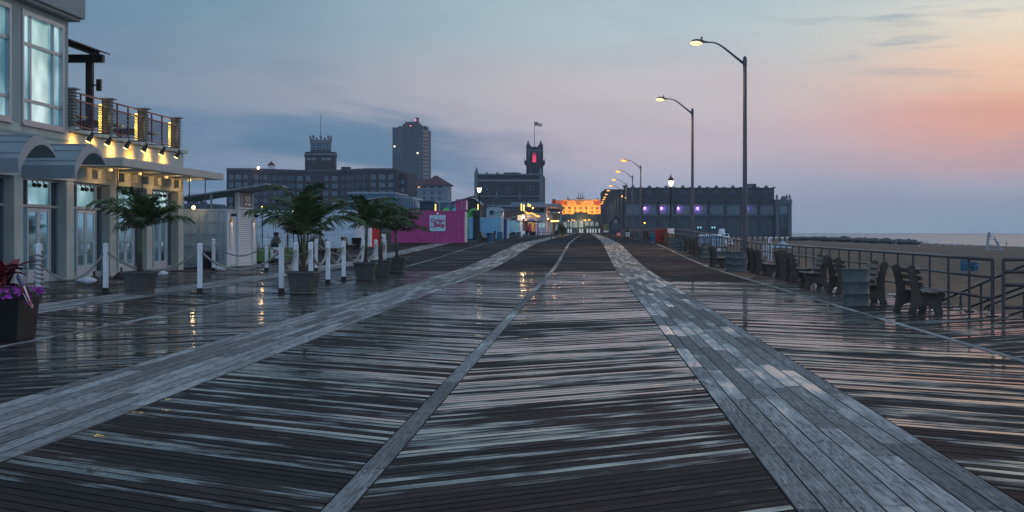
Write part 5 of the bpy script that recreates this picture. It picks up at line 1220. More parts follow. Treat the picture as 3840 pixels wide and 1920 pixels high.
B = MB(); W_ = MB(); pts = []
for i in range(15): u = i / 14; px = 1971 + 50 * u; py = 795 + 15 * u + 2.5 * math.sin(u * 9); pts.append((X(px, d), d - .2 + u * 1.2, Z(py, d))); B.sph(pts[-1], .13 if i < 12 else .17, 8)
W_.tube([(p[0], p[1], p[2] + .12) for p in pts], .015, 5); W_.build('wire', iron, t); B.build('bulbs', glow_sodium, t, smooth=True)
def brolly(px, py, d, h, c, lb):
    x = X(px, d); z = gz(d); t = thing('closed_umbrella', lb, 'umbrella', (x, d, z)); zt = Z(py, d)
    B = MB(); B.cyl((x, d, z), (x, d, zt + .1), .03, n=6); B.build('pole', galv, t)
    B = MB(); B.lathe([(.05, zt - z), (.12, zt - z - .2), (.20, zt - z - h * .6), (.27, zt - z - h), (.2, zt - z - h)], (x, d, z), 10)
    for i in range(len(B.v)): v = B.v[i]; k = 1 + .25 * (i % 2); B.v[i] = (x + (v[0] - x) * k, d + (v[1] - d) * k, v[2])
    B.build('canopy', M('umbrella_%d' % px, c, .8), t); B = MB(); B.lathe([(.001, 0), (.26, 0), (.24, .08), (.001, .1)], (x, d, z), 10); B.build('base', iron, t)
brolly(1986, 837, 245, 1.3, (.42, .015, .05), 'closed red umbrella in front of the food stall'); brolly(2096, 838, 262, 1.3, (.02, .022, .03), 'closed black umbrella behind the yellow green bush')
brolly(2088, 838, 266, 1.2, (.5, .5, .48), 'closed white umbrella left of the black closed one'); brolly(2111, 838, 268, 1.2, (.40, .09, .06), 'closed orange and grey umbrella right of the black closed one')
# small chairs and tables under the lit kiosk
for k, (px, lb) in enumerate(((1940, 'left small cafe chair below the lit kiosk'), (1952, 'middle small cafe chair below the lit kiosk'), (1964, 'right small cafe chair below the lit kiosk'))):
    d = 206; x = X(px, d); z = gz(d); t = thing('cafe_chair', lb, 'chair', (x, d, z), 0, 'cafe chairs')
    B = MB(); B.bx(x - .2, x + .2, d - .2, d + .2, z + .42, z + .46); B.build('seat', white, t); B = MB(); B.bx(x - .2, x + .2, d + .17, d + .21, z + .5, z + .92); B.build('backrest', white, t)
    for a in (-.17, .17):
        for c in (-.17, .17): B = MB(); B.bar((x + a, d + c, z), (x + a, d + c, z + .42), .03); B.build('leg', iron, t)
# white two storey building with flared roof
d = 330; z = gz(d) - .3; t = thing('flared_roof_building', 'white two storey beach building with an upturned flared roof', 'building', (X(2050, d), d, z)); wb = M('white_boards', (.40, .40, .44), .7)
xa, xb = X(1992, d), X(2048, d); xc = X(2048, d); zt = Z(778, d)
B = MB(); B.bx(xa, xb, d, d + 60, z, zt); B.build('wall', wb, t)
B = MB(); B.prism([(xa - 1, zt + .002), (xb + 2.6, zt + .002), (xb + 3.0, zt + .9), (xa - 1, zt + .55)], 'y', d - 2, d + 61); B.build('flared_roof', M('roof_soffit', (.30, .26, .26), .7), t)
for k in range(6): B = MB(); y = d + 3 + k * 9; B.bx(xb + .01, xb + .06, y, y + 5, Z(802, d), Z(786, d)); B.build('upper_window', gl, t)
B = MB(); B.bx(X(2023, d), X(2040, d), d - .08, d - .02, Z(797, d), Z(781, d)); B.build('dark_opening', M('dark_louvre'), t)
B = MB(); B.bx(X(1993, d), X(2022, d), d - .08, d - .02, Z(798, d), Z(783, d)); B.build('glazed_front', dgl, t)
B = MB(); B.bx(xb, xb + .9, d - .3, d + 40, Z(823, d), Z(820, d)); B.build('side_canopy', M('roof_soffit'), t)
B = MB(); B.cyl((X(2067, d), d - 1, Z(830, d)), (X(2089, d), d + 20, Z(826, d)), .14, n=8); B.build('neon_tube', M('orange_neon', (.9, .5, .2), .4, emit=(1, .42, .12), es=4), t)
lamp('soffit_lamp', 'POINT', (xb + 1.6, d + 6, Z(812, d)), 220, (1, .55, .25), t, .4)
# long low brick building behind
d = 455; t = thing('long_brick_building', 'long low brick building with a pale roof edge behind the food stalls', 'building', (X(1940, d), d, .5)); brickw = M('dull_brick', (.13, .07, .065), .85, var=.2, scale=.8)
B = MB(); B.bx(X(1830, d), X(2080, d), d, d + 20, .4, Z(776, d)); B.build('wall', brickw, t); B = MB(); B.bx(X(1828, d), X(2082, d), d - .5, d + 20.5, Z(776, d), Z(769, d)); B.build('roof_edge', slate2, t)
for px in (1868, 1895, 1916, 1938, 1958): B = MB(); B.bx(X(px, d), X(px + 14, d), d - .1, d - .02, Z(794, d), Z(781, d)); B.build('window', dgl, t)
for px in (1945, 2010): B = MB(); B.cx((X(px, d), d + 5, Z(766, d)), (5, 3, 1.4)); B.build('roof_unit', slate2, t, bevel=.1)
block('grey_block', 'plain grey blue block between the flared roof building and the orange pavilion', 2048, 2101, 770, 470, 30, slate)
t = block('ochre_block', 'small ochre wall left of the arcade front', 2072, 2090, 800, 420, 10, M('ochre_wall', (.22, .11, .03), .8))
d = 380; t = thing('lattice_mast', 'pale leaning ladder mast left of the arcade front', 'mast', (X(2098, d), d, gz(d)))
for s in (0, 3.2):
    B = MB(); B.bar((X(2092 + s, d), d, gz(d) + 1), (X(2101 + s * .3, d), d, Z(803, d)), .16); B.build('mast_leg', wh, t)
B = MB()
for k in range(12): u = k / 12; B.bar((X(2092 + 9 * u, d), d, gz(d) + 1 + (Z(803, d) - gz(d) - 1) * u), (X(2095.2 + 6.8 * u, d), d, gz(d) + 1 + (Z(803, d) - gz(d) - 1) * u), .1)
B.build('rung', wh, t)
# ================================================================ distant landmark buildings
brick = M('dark_brick', (.046, .037, .044), .9, var=.15, scale=.3); stone = M('carved_stone', (.16, .17, .17), .85, var=.2, scale=.5); frame = M('pale_window_frame', (.20, .25, .30), .6)
winm = M('hazy_window', (.05, .08, .11), .15, spec=.6)
def win(x, y, z, w, h, t, ax=(1, 0), bars=1, mats=(frame, winm), nm='window', B=None):
    """framed sash window on a wall through (x,y) running along plan direction ax, facing the viewer"""
    own = B is None; B = B or MB(); ux, uy = ax; nx_, ny_ = uy, -ux
    def P(u, v, o): return (x + ux * u + nx_ * o, y + uy * u + ny_ * o, z + v)
    def pan(u0, u1, v0, v1, o, m): B.mat(m).quad(P(u0, v0, o), P(u1, v0, o), P(u1, v1, o), P(u0, v1, o))
    f = .16 * min(1, w)
    pan(-w / 2 + f, w / 2 - f, f, h - f, .04, 1)
    for a, b_, c, e in ((-w / 2, -w / 2 + f, 0, h), (w / 2 - f, w / 2, 0, h), (-w / 2 + f, w / 2 - f, 0, f), (-w / 2 + f, w / 2 - f, h - f, h)): pan(a, b_, c, e, .10, 0)
    if bars: pan(-w / 2 + f, w / 2 - f, h * .5 - f * .4, h * .5 + f * .4, .09, 0)
    if bars > 1:
        for q in (-.22, .22): pan(q * w - f * .4, q * w + f * .4, f, h - f, .08, 0)
    B.mat(0)
    if own: return B.build(nm, list(mats), t)
def hz(py, d): return Z(py, d)
# --- hotel
d = 600; t = thing('brick_hotel', 'wide dark brick hotel with stepped wings and a crowned tower, lit by one roof lamp', 'hotel', (X(1190, d), d, 0))
PLN = [(849.5, 600), (941, 600), (1115, 616), (1265, 616), (1375, 600), (1487, 600)]
P2 = [(X(p, q), q) for p, q in PLN]; zr = 26.8
B = MB(); pl = P2 + [(P2[-1][0], 660), (P2[0][0], 660)]; B.prism(pl, 'z', 0, zr); B.build('wall', brick, t)
B = MB(); pl2 = [(a, b_ - .35) for a, b_ in P2]; 
for (a, b_), (c, e) in zip(pl2, pl2[1:]): B.add([(a, b_, zr - .5), (c, e, zr - .5), (c, e, zr + .35), (a, b_, zr + .35), (a, b_ + 1, zr + .35), (c, e + 1, zr + .35)], [(0, 1, 2, 3), (3, 2, 5, 4)])
B.build('cornice', M('hotel_cornice', (.08, .07, .08), .8), t)
B = MB(); B.bx(X(1487, 606) + .3, X(1527, 606), 606, 640, 0, hz(650, 606)); B.build('side_wing', brick, t)
rows = [(662 + 28.6 * k) for k in range(5)]
cols = [(867, 1.2), (894, 1.9), (922, 1.2), (960, 1.4), (978, .5), (995, 1.4), (1012, .5), (1030, 1.4), (1051, 1.4), (1068, .5), (1085, 1.4), (1100, .9), (1123.5, 1.9), (1156.5, 1.5), (1189.5, 2.0), (1222, 1.5), (1255.5, 1.9), (1276, .5), (1286.5, 1.0), (1297, .5), (1308, 1.0), (1321.5, 1.0), (1332.5, .5), (1343.5, 1.0), (1354.5, .5), (1366, 1.0), (1400, 1.5), (1433, 2.0), (1465, 1.5)]
cnt = 0; S = MB()
for ri, py in enumerate(rows):
    for px, w in cols:
        for (pa, qa), (pb, qb) in zip(PLN, PLN[1:]):
            if pa <= px <= pb: break
        # intersect the sight line with this wall segment
        (xa, ya), (xb, yb) = (X(pa, qa), qa), (X(pb, qb), qb); k = (px - VX) / F; s = (k * ya - xa) / ((xb - xa) - k * (yb - ya)); x, y = xa + s * (xb - xa), ya + s * (yb - ya)
        L = math.hypot(xb - xa, yb - ya); ax = ((xb - xa) / L, (yb - ya) / L); h = 1.75 if w > .6 else 1.1
        z = 26.7 - (633 and (py - 633) * .1087) - h / 2
        small = (py - 662) / 28.6 >= 3
        if cnt < 99 and not small: win(x, y, z, w * 1.12, h, t, ax, 2 if w > 1.7 else 1); cnt += 1
        else: win(x, y, z, w * 1.12, h, t, ax, 1, B=S)
    for px, w in ((1494.5, .6), (1510, 1.2)): win(X(px, 606), 605.98, 26.7 - (py + 16 - 633) * .1087 - .9, w, 1.75, t, (1, 0), 1, B=S)
tag(S.build('lower_windows', [frame, winm], t), kind='stuff')
d = 622; B = MB(); xc = X(1203, d); rw = X(1259.5, d) - xc
B.lathe([(rw * 1.06, 20), (rw * 1.06, hz(590, d)), (rw * 1.10, hz(588, d)), (rw * 1.10, hz(583, d)), (rw * 1.04, hz(582, d)), (rw * 1.04, hz(572, d)), (.01, hz(572, d))], (xc, d, 0), 8, rot=R(22.5)); tw_ = B.build('tower', brick, t)
B = MB(); B.lathe([(rw * 1.115, hz(583, d)), (rw * 1.115, hz(578, d))], (xc, d, 0), 8, rot=R(22.5)); B.lathe([(rw * 1.09, hz(572.5, d)), (rw * 1.09, hz(571, d)), (rw * 1.0, hz(571, d))], (xc, d, 0), 8, rot=R(22.5)); B.build('stone_band', stone, tw_)
r2 = (X(1240.5, d) - xc) * 1.04
B = MB(); B.lathe([(r2, hz(572, d)), (r2, hz(540, d)), (r2 * 1.04, hz(539, d)), (r2 * 1.02, hz(527, d)), (.01, hz(527, d))], (xc, d, 0), 8, rot=R(22.5)); B.build('upper_tower', brick, tw_)
B = MB(); B.lathe([(r2 * 1.05, hz(540, d)), (r2 * 1.05, hz(527, d))], (xc, d, 0), 8, rot=R(22.5))
for k in range(16):
    a = 2 * math.pi * k / 16 + .15; x, y = xc + r2 * math.cos(a), d + r2 * math.sin(a); hgt_ = (1.9, 1.0)[k % 2]; B.lathe([(.34, 0), (.26, .5), (.20, hgt_ - .7), (.50, hgt_ - .35), (.45, hgt_), (.01, hgt_ + .35)], (x, y, hz(528, d)), 8)
B.build('crown_finials', stone, tw_)
for px, w in ((1178, 2.2), (1191, 1.3), (1203, 1.6), (1216, 1.3), (1229, 2.2)): win(X(px, d - r2 * .96), d - r2 * .96, hz(563, d), w, 2.3, tw_, (1, 0), 1)
for px in (1157, 1177, 1214, 1234): B = MB(); y = d - rw * 1.0; B.bx(X(px, y) - .9, X(px, y) + .9, y - .06, y, hz(604, d), hz(594, d)); B.build('stone_panel', stone, tw_)
B = MB(); B.cyl((xc, d, hz(527, d)), (xc, d, hz(425, d)), .16, .09, n=8); B.build('flagpole', galv, tw_)
d = 612; x = X(1017, d); B = MB(); B.cx((x, d, hz(634, d) + 0), (2.3, 2.3, 3.2)); cp = B.build('cupola', wh, t); B = MB(); B.lathe([(2.1, 0), (.05, 1.7)], (x, d, hz(620, d)), 4, rot=R(45)); B.build('cupola_roof', M('tile_red', (.10, .03, .03), .8), cp)
B = MB(); B.cx((X(1298, d), d, 27.2), (3.6, 3, 1.9)); B.build('chimney_block', brick, t)
x = X(969, 599); B = MB(); B.sph((x, 599, 27.2), .5, 10); B.build('roof_lamp', M('roof_flood', (.9, .8, .6), .4, emit=(1, .70, .34), es=16), t, smooth=True)
# --- high-rise
d = 1050; t = thing('apartment_tower', 'tall grey apartment tower with a stepped roof behind the hotel', 'tower block', (X(1540, d), d, 0)); hr = M('tower_concrete', (.085, .085, .095), .9, var=.08, scale=.1)
xa, xb = X(1471.6, d), X(1584, d); zt = hz(478, d)
B = MB(); B.bx(xa, xb, d, d + 24, 0, zt); B.add([(xb, d, 0), (X(1609, d + 16), d + 16, 0), (X(1609, d + 16), d + 16, zt - .8), (xb, d, zt)], [(0, 1, 2, 3)]); B.bx(xb - 1, X(1608.5, d + 16), d + 16, d + 30, 0, zt - .8); B.build('wall', hr, t)
B = MB(); B.bx(X(1490, d), X(1596, d), d + 4, d + 20, zt, hz(471, d)); B.bx(X(1507, d), X(1572, d), d + 5, d + 20, hz(471, d), hz(462, d)); B.bx(X(1515, d), X(1565, d), d + 6, d + 20, hz(462, d), hz(454, d)); B.build('stepped_roof', hr, t)
B = MB(); B.cyl((X(1561, d), d + 6, hz(455, d)), (X(1561, d), d + 6, hz(439, d)), .9, 1.3, n=12); B.build('water_tank', hr, t); B = MB(); B.cyl((X(1538, d), d + 6, hz(454, d)), (X(1538, d), d + 6, hz(440, d)), .15, n=6); B.build('antenna', iron, t)
for px, py in ((1537, 470.5), (1557, 449)): B = MB(); B.sph((X(px, d - 1), d + 3, hz(py, d)), .35, 8); B.build('beacon', M('red_beacon', (.6, .1, .1), .4, emit=(1, .12, .16), es=4), t)
S = MB()
for k in range(13):
    for px, w in ((1483, 1.7), (1502.5, 2.7), (1532, .7), (1542, .7), (1572.5, 2.7)): win(X(px, d), d - .02, hz(491 + k * 14.35, d) - .9, w, 1.6, t, (1, 0), 0, (M('tower_sill', (.085, .09, .105), .7), winm))
    ax = (X(1609, d + 16) - xb, 16); L = math.hypot(*ax); ax = (ax[0] / L, ax[1] / L)
    for q in (.22, .5, .78): win(xb + ax[0] * L * q, d + ax[1] * L * q, hz(491 + k * 14.35, d) - .9, 3.2, 1.6, t, ax, 0, B=S)
tag(S.build('side_windows', [M('tower_sill'), winm], t), kind='stuff')
for px, py in ((1479.5, 549), (1566, 574)): B = MB(); B.bx(X(px, d) - .5, X(px, d) + .5, d - .3, d - .15, hz(py, d) - .5, hz(py, d) + .5); B.build('lit_window', M('lit_room', (.9, .8, .6), .4, emit=(1, .8, .5), es=2.2), t)
# --- red roofed flats
d = 760; t = thing('red_roof_flats', 'pale apartment block with a dark red hipped roof right of the hotel', 'apartment building', (X(1620, d), d, 0)); fl_ = M('flats_wall', (.20, .23, .25), .85); rf = M('roof_maroon', (.075, .020, .022), .8)
xa, xm, xb = X(1505, d), X(1676, d), X(1693, d + 8); ze = hz(694, d)
B = MB(); B.bx(xa, xm, d, d + 20, 0, ze); B.build('wall', fl_, t)
B = MB(); B.add([(xm, d, 0), (xb, d + 8, 0), (xb, d + 8, ze), (xm, d, ze)], [(0, 1, 2, 3)]); B.build('angled_wall', fl_, t)
B = MB(); x0, x1 = X(1585, d), xb + .8; xr = X(1627, d); zr_ = hz(656, d); B.add([(x0, d - 1, ze), (x1, d - 1, ze), (x1, d + 20, ze), (x0, d + 20, ze), (xr - .6, d + 9, zr_), (xr + .6, d + 9, zr_)], [(0, 1, 5, 4), (1, 2, 5), (2, 3, 4, 5), (3, 0, 4), (3, 2, 1, 0)])
B.add([(xa, d - .8, hz(692, d)), (x0 + 4, d - .8, hz(692, d)), (x0 + 4, d + 8, hz(672, d)), (xa, d + 8, hz(672, d))], [(0, 1, 2, 3)]); B.build('roof', rf, t)
for k, py in enumerate((703, 724, 744)):
    for px in (1534, 1558, 1590, 1620, 1649):
        if k == 0 or px == 1558:
            B = MB(); B.bx(X(px, d) - 1.3, X(px, d) + 1.3, d - .12, d - .03, hz(py + 8, d), hz(py - 6, d)); bl_ = B.build('balcony', M('dark_louvre'), t); B = MB(); B.bx(X(px, d) - 1.4, X(px, d) + 1.4, d - .5, d - .42, hz(py + 8, d), hz(py + 3, d)); B.build('balustrade', frame, bl_)
        else: win(X(px, d), d - .02, hz(py + 6, d), 1.9, 1.8, t, (1, 0), 1)
B = MB(); B.bx(xa, xm + .1, d - .25, d - .02, hz(714, d), hz(712.5, d)); B.build('string_course', frame, t)
B = MB(); B.sph((X(1570, d - 1), d - 1, hz(702, d)), .34, 8); B.build('balcony_lamp', glow_sodium, t)
# --- unfinished concrete frame and lower skyline
d = 820; t = thing('unfinished_tower', 'unfinished concrete columns with bare rebar above the white kiosk', 'building', (X(740, d), d, 0))
for px0_, px1_, py in ((700, 710, 741), (716, 724, 738), (726, 739, 740), (747, 757, 753), (760, 772, 757)):
    B = MB(); B.bx(X(px0_, d), X(px1_, d), d, d + 3, 0, hz(py, d)); c_ = B.build('column', M('raw_concrete', (.05, .06, .075), .9), t); B = MB()
    for k in range(4): x = X(px0_ + (px1_ - px0_) * (k + .5) / 4, d); B.cyl((x, d + 1, hz(py, d)), (x, d + 1, hz(py - random.uniform(8, 18), d)), .11, n=5)
    B.build('rebar', iron, c_)
B = MB(); B.bx(X(640, d), X(795, d), d + 4, d + 30, 0, hz(764, d)); B.bx(X(770, d), X(848, d), d + 6, d + 30, 0, hz(772, d)); B.build('slab', M('raw_concrete'), t)
B = MB(); B.bar((X(771, d), d, hz(760, d)), (X(771, d), d, hz(726, d)), .3); B.bar((X(742, d), d, hz(738, d)), (X(766, d), d, hz(738, d)), .3); B.build('prop', iron, t)
# --- theatre with tower
d = 620; t = thing('brick_theatre', 'dark brick theatre with octagonal reliefs and a flagged corner tower lit pink inside', 'theatre', (X(1907, d), d, 0)); relief = M('relief_stone', (.13, .16, .17), .8, var=.2, scale=.6)
xa, xb = X(1780, d), X(2034, d)
B = MB(); B.bx(xa, xb, d, d + 40, 0, hz(653, d)); B.build('wall', brick, t)
B = MB(); B.bx(xa - .15, xa + 1.2, d - .3, d - .01, 0, hz(651, d)); B.bx(xb - 1.2, xb + .15, d - .3, d - .01, 0, hz(651, d)); B.bx(xa + 1.2, xb - 1.2, d - .35, d - .01, hz(657, d), hz(651.5, d)); B.build('stone_edge', relief, t)
B = MB(); B.bx(xa + 1.21, xb - 1.21, d - .2, d - .015, hz(681, d), hz(673, d)); B.build('stone_frieze', stone, t)
B = MB(); B.bx(xa - .2, xb + .2, d - .6, d - .31, hz(738, d), hz(734, d)); B.build('lower_ledge', relief, t)
for px in (1826, 1866, 1907, 1948, 1989): B = MB(); B.cyl((X(px, d), d - .5, hz(651, d)), (X(px, d), d, hz(651, d)), .55, n=16); B.build('roof_rosette', relief, t)
for px in (1825.7, 1907, 1989):
    B = MB(); x, z = X(px, d), hz(710.5, d)
    for k in range(8): a, c = R(22.5 + 45 * k), R(67.5 + 45 * k); B.bar((x + 1.6 * math.cos(a), d - .1, z + 1.6 * math.sin(a)), (x + 1.6 * math.cos(c), d - .1, z + 1.6 * math.sin(c)), .18)
    o = B.build('octagon_relief', relief, t); B = MB(); B.cyl((x, d - .25, z), (x, d - .02, z), .5, n=14); B.bar((x, d - .08, z), (x, d - .08, z + 1.2), .2); B.build('medallion', relief, o)
for px in (1863.5, 1949): B = MB(); x = X(px, d); B.lathe([(.9, 0), (.8, .5), (.42, .6), (.2, 2.2), (.01, 2.5)], (x, d - .8, hz(737, d)), 4, rot=R(45)); B.build('obelisk', relief, t); B = MB(); B.cx((x, d - .5, hz(741, d)), (1.5, .6, 1.0)); B.build('bracket', relief, t)
for px, py in ((1787, 626), (2027, 629)): B = MB(); B.lathe([(.9, 0), (.8, .9), (.4, 1.1), (.55, 1.5), (.3, 2.1), (.12, 2.5), (.01, 2.9)], (X(px, d), d + .2, hz(651, d)), 8); B.build('corner_finial', relief, t)
B = MB(); B.bx(X(1886, d), X(1940, d), d + 6, d + 16, hz(653, d), hz(644.5, d)); B.build('roof_unit', brick, t)
for k in range(6): B = MB(); B.bx(X(1840, d), X(2020, d), d - .25, d - .02, hz(750 + k * 4.4, d), hz(748 + k * 4.4, d)); B.build('louvre', M('louvre_grey', (.09, .10, .12), .7), t)
xa, xb = X(1972.5, d), X(2034.5, d); ym = d + 2
B = MB(); B.bx(xa, xb, ym, ym + 7, hz(655, d), hz(550, d)); tw_ = B.build('tower', brick, t)
xm = (xa + xb) / 2
B = MB(); B.prism([(xa, hz(550, d)), (xb, hz(550, d)), (xb, hz(541, d)), (xb - 1.6, hz(541, d)), (xb - 2.1, hz(549, d)), (xa + 2.1, hz(549, d)), (xa + 1.6, hz(541, d)), (xa, hz(541, d))], 'y', ym, ym + 7); B.build('parapet', brick, tw_)
B = MB(); B.bx(xa - .06, xb + .06, ym - .15, ym - .01, hz(566, d), hz(561, d)); B.build('stone_band', relief, tw_)
for x in (xa + .8, xb - .8): B = MB(); B.lathe([(.75, 0), (.75, .3), (.45, .35), (.6, .7), (.3, 1.0), (.35, 1.2), (.01, 1.9)], (x, ym + .8, hz(541, d)), 8); B.build('pinnacle', relief, tw_)
for px in (1983, 2023): B = MB(); [B.cx((X(px, d), ym - .12, hz(570 + k * 5.5, d)), (.62 - .07 * k, .2, .45)) for k in range(5)]; B.build('carved_drop', relief, tw_)
for s, x in ((-1, xa), (1, xb)): B = MB(); B.prism([(x, hz(622, d)), (x + s * .85, hz(614, d)), (x + s * .85, hz(600, d)), (x, hz(600, d))], 'y', ym + 1.5, ym + 5); B.bx(min(x + s * .78, x + s * .85), max(x + s * .78, x + s * .85), ym + 1.5, ym + 5, hz(600, d), hz(600, d) + 1.0); B.build('balcony', brick, tw_)
wx0, wx1, wz0, wz1 = X(1996, d), X(2010, d), hz(608, d), hz(568.5, d)
B = MB(); B.quad((wx0, ym - .04, wz0), (wx1, ym - .04, wz0), (wx1, ym - .04, wz1), (wx0, ym - .04, wz1))
pm, n, b = newmat('pink_lit_window'); sp_ = n.node('SeparateXYZ'); n.link(sp_.inputs[0], n.node('TexCoord').outputs['Generated'])
b.inputs['Base Color'].default_value = (.2, .08, .12, 1); b.inputs['Emission Color'].default_value = (1, .06, .16, 1); n.link(b.inputs['Emission Strength'], n.math('ADD', .12, n.math('MULTIPLY', n.smooth(sp_.outputs[2], 1.0, .35), 1.1)))
lw = B.build('lit_window', pm, tw_); B = MB()
for k in range(5): x = wx0 + (wx1 - wx0) * k / 4; B.bx(x - .05, x + .05, ym - .12, ym - .05, wz0, wz1)
for k in range(9): z = wz0 + (wz1 - wz0) * k / 8; B.bx(wx0, wx1, ym - .11, ym - .052, z - .05, z + .05)
B.build('glazing_bars', brick, lw)
fpx = X(2003, d); B = MB(); B.cyl((fpx, ym + 2, hz(549, d)), (fpx, ym + 2, hz(450, d)), .14, .08, n=8); B.build('flagpole', galv, tw_)
t = thing('rooftop_flag', 'striped flag flying right from the pole on the theatre tower', 'flag', (fpx, ym + 2, hz(460, d)))
def wave(u, v): return (fpx + .1 + u * 3.1, ym + 2 + .35 * math.sin(u * 7 + v * 1.5) * u, hz(471, d) + v * 1.75 - u * .55 * v + .14 * math.sin(u * 6))
flagmesh('cloth', wave, t, nu=20)
# --- orange lit pavilion and glazed arcade at the end of the walk
d = 640; s_ = d / F; t = thing('lit_pavilion', 'flat topped brick pavilion lit orange, with a welcome sign and a model ship on top', 'building', (X(2178, d), d, 1.1))
tanw = M('tan_terracotta', (.46, .36, .22), .8, var=.1, scale=.4); redb = M('red_brick', (.26, .10, .06), .85, var=.12, scale=.5)
B = MB(); B.bx(X(2082, d), X(2256, d), d + .4, d + 20, 0, hz(752, d)); B.build('brick_wall', redb, t)
B = MB(); B.bx(X(2101, d), X(2254, d), d, d + .39, hz(803, d), hz(769, d))
B.bx(X(2113, d), X(2243, d), d + .1, d + 1.5, hz(752.5, d), hz(748, d)); B.build('tan_front', tanw, t)
B = MB(); B.bx(X(2082, d), X(2112.5, d), d + .2, d + 1.5, hz(753, d), hz(751, d)); B.bx(X(2243.5, d), X(2258, d), d + .2, d + 1.5, hz(753, d), hz(749, d)); B.build('coping', stone, t)
B = MB(); B.bx(X(2069, d), X(2081.5, d), d + 2, d + 6, 0, hz(746, d)); B.build('chimney', redb, t)
for k in range(8): B = MB(); x = X(2104 + k * 20.9, d); B.bx(x - .7, x + .7, d - .35, d - .005, hz(803, d), hz(773, d)); B.build('pilaster', tanw, t)
for k in range(7):
    x = X(2114.2 + k * 20.9, d)
    for q in (-1, 1):
        for v in (0, 1): B = MB(); z = hz(799 - v * 14, d); B.bx(x + q * .42 - .33, x + q * .42 + .33, d - .06, d - .01, z, z + 1.05); B.build('window', M('pavilion_glass', (.02, .018, .02), .2), t)
sx0, sx1, sz0, sz1 = X(2126, d), X(2226, d), hz(768, d), hz(752.5, d)
B = MB(); B.bx(sx0, sx1, d - .5, d - .36, sz0, sz1); sb = B.build('sign_board', tanw, t); ink = M('sign_ink', (.012, .01, .01), .7)
w_ = sx1 - sx0
text('lettering', 'Welcome', .72, ink, sb, (sx0 + w_ * .16, d - .53, sz0 + .82), (1, 0, .12), (-.0, 0, 1), bold=.012, shear=.35); text('lettering', 'to the', .42, ink, sb, (sx0 + w_ * .19, d - .53, sz0 + .28), (1, 0, .12), (0, 0, 1), bold=.01, shear=.35)
text('lettering', 'ASBURY', 1.05, ink, sb, (sx0 + w_ * .47, d - .53, sz0 + .92), (1, 0, 0), (0, 0, 1), bold=.04); text('lettering', 'PARK', 1.0, ink, sb, (sx0 + w_ * .45, d - .53, sz0 + .12), (1, 0, 0), (0, 0, 1), bold=.04)
text('lettering', 'Boardwalk', .72, ink, sb, (sx0 + w_ * .79, d - .53, sz0 + .50), (1, 0, .14), (0, 0, 1), bold=.012, shear=.35)
for k in range(8): x = X(2104 + k * 21.5, d); lamp('facade_lamp', 'SPOT', (x, d - 8, hz(800, d)), 2700, (1, .31, .022), t, .3, (0, 1, .36), R(110), .9)
t2 = thing('model_ship', 'three masted model ship standing on top of the orange pavilion', 'model ship', (X(2176, d), d + 3, hz(748, d)))
x0, z0 = X(2176, d), hz(747, d); dkm = M('ship_dark', (.04, .03, .03), .7)
B = MB(); B.bx(x0 - 1.9, x0 + 1.9, d + 2.2, d + 3.8, hz(748.2, d), z0); B.build('plinth', tanw, t2)
B = MB()
for i in range(8):
    pass
hull = [(-2.0, 1.0), (-1.5, .25), (1.4, .25), (1.9, .9), (1.2, .72), (-1.2, .75)]; B.prism([(x0 + u, z0 + v) for u, v in hull], 'y', d + 2.6, d + 3.4); B.build('hull', dkm, t2)
for u, h in ((-.95, 3.2), (0, 3.5), (.95, 3.2)):
    B = MB(); B.cyl((x0 + u, d + 3, z0 + .7), (x0 + u, d + 3, z0 + h), .06, .03, n=6)
    for q in (.45, .65, .85): B.bar((x0 + u - .12, d + 2.6, z0 + h * q), (x0 + u + .12, d + 3.4, z0 + h * q), .05)
    m_ = B.build('mast', dkm, t2); B = MB(); B.prism([(x0 + u + .05, z0 + .9), (x0 + u + .32, z0 + 1.3), (x0 + u + .05, z0 + h * .9)], 'y', d + 2.98, d + 3.02); B.build('sail', dkm, m_)
B = MB(); B.bar((x0 - 1.9, d + 3, z0 + .95), (x0 - 2.7, d + 3, z0 + 1.5), .06); B.bar((x0 + 1.8, d + 3, z0 + .85), (x0 + 2.5, d + 3, z0 + 1.2), .05); B.bar((x0 - 2.6, d + 3, z0 + 1.4), (x0 - .95, d + 3, z0 + 3.0), .03); B.build('bowsprit', dkm, t2)
for px, h in ((2131, 1.1), (2128, .35)):
    pass
B = MB(); B.cyl((X(2128, d), d + 5, hz(748, d)), (X(2128, d), d + 5, hz(735, d)), .12, n=6); B.bx(X(2128, d), X(2134, d), d + 4.6, d + 5.4, hz(748, d), hz(743, d)); B.build('roof_vent', iron, t); B = MB(); B.lathe([(.001, 0), (.4, .1), (.45, .5), (.2, .65), (.001, .66)], (X(2240, d), d + 5, hz(748, d)), 10); B.build('roof_turbine', iron, t)
d = 615; t = thing('glazed_arcade', 'arcade entrance with a broad shallow arch, tall gridded windows and carved crest', 'arcade', (X(2190, d), d, 1)); gz_ = 1.0
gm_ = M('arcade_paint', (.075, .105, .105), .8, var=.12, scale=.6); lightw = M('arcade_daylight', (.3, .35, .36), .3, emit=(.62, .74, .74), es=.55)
B = MB(); xa, xb = X(2100, d), X(2276, d); top = hz(803, d)
ar = lambda px: 824 + 12 * ((px - 2186) / 84) ** 2                        # shallow arch line
PX = [2104 + i * 4 for i in range(43)]
for a, c in zip(PX, PX[1:]): B.add([(X(a, d), d, hz(ar(a), d)), (X(c, d), d, hz(ar(c), d)), (X(c, d), d, top), (X(a, d), d, top)], [(0, 1, 2, 3)])
B.bx(xa, X(2104, d), d, d + 8, gz_, top); B.bx(X(2272, d), xb, d, d + 8, gz_, top); B.bx(xa, xb, d + 1.5, d + 10, gz_ + 2.0, top - .1) ; B.bx(xa, xb, d + .2, d + 1.4, top - .3, top - .005)
B.build('wall', gm_, t)
B = MB()
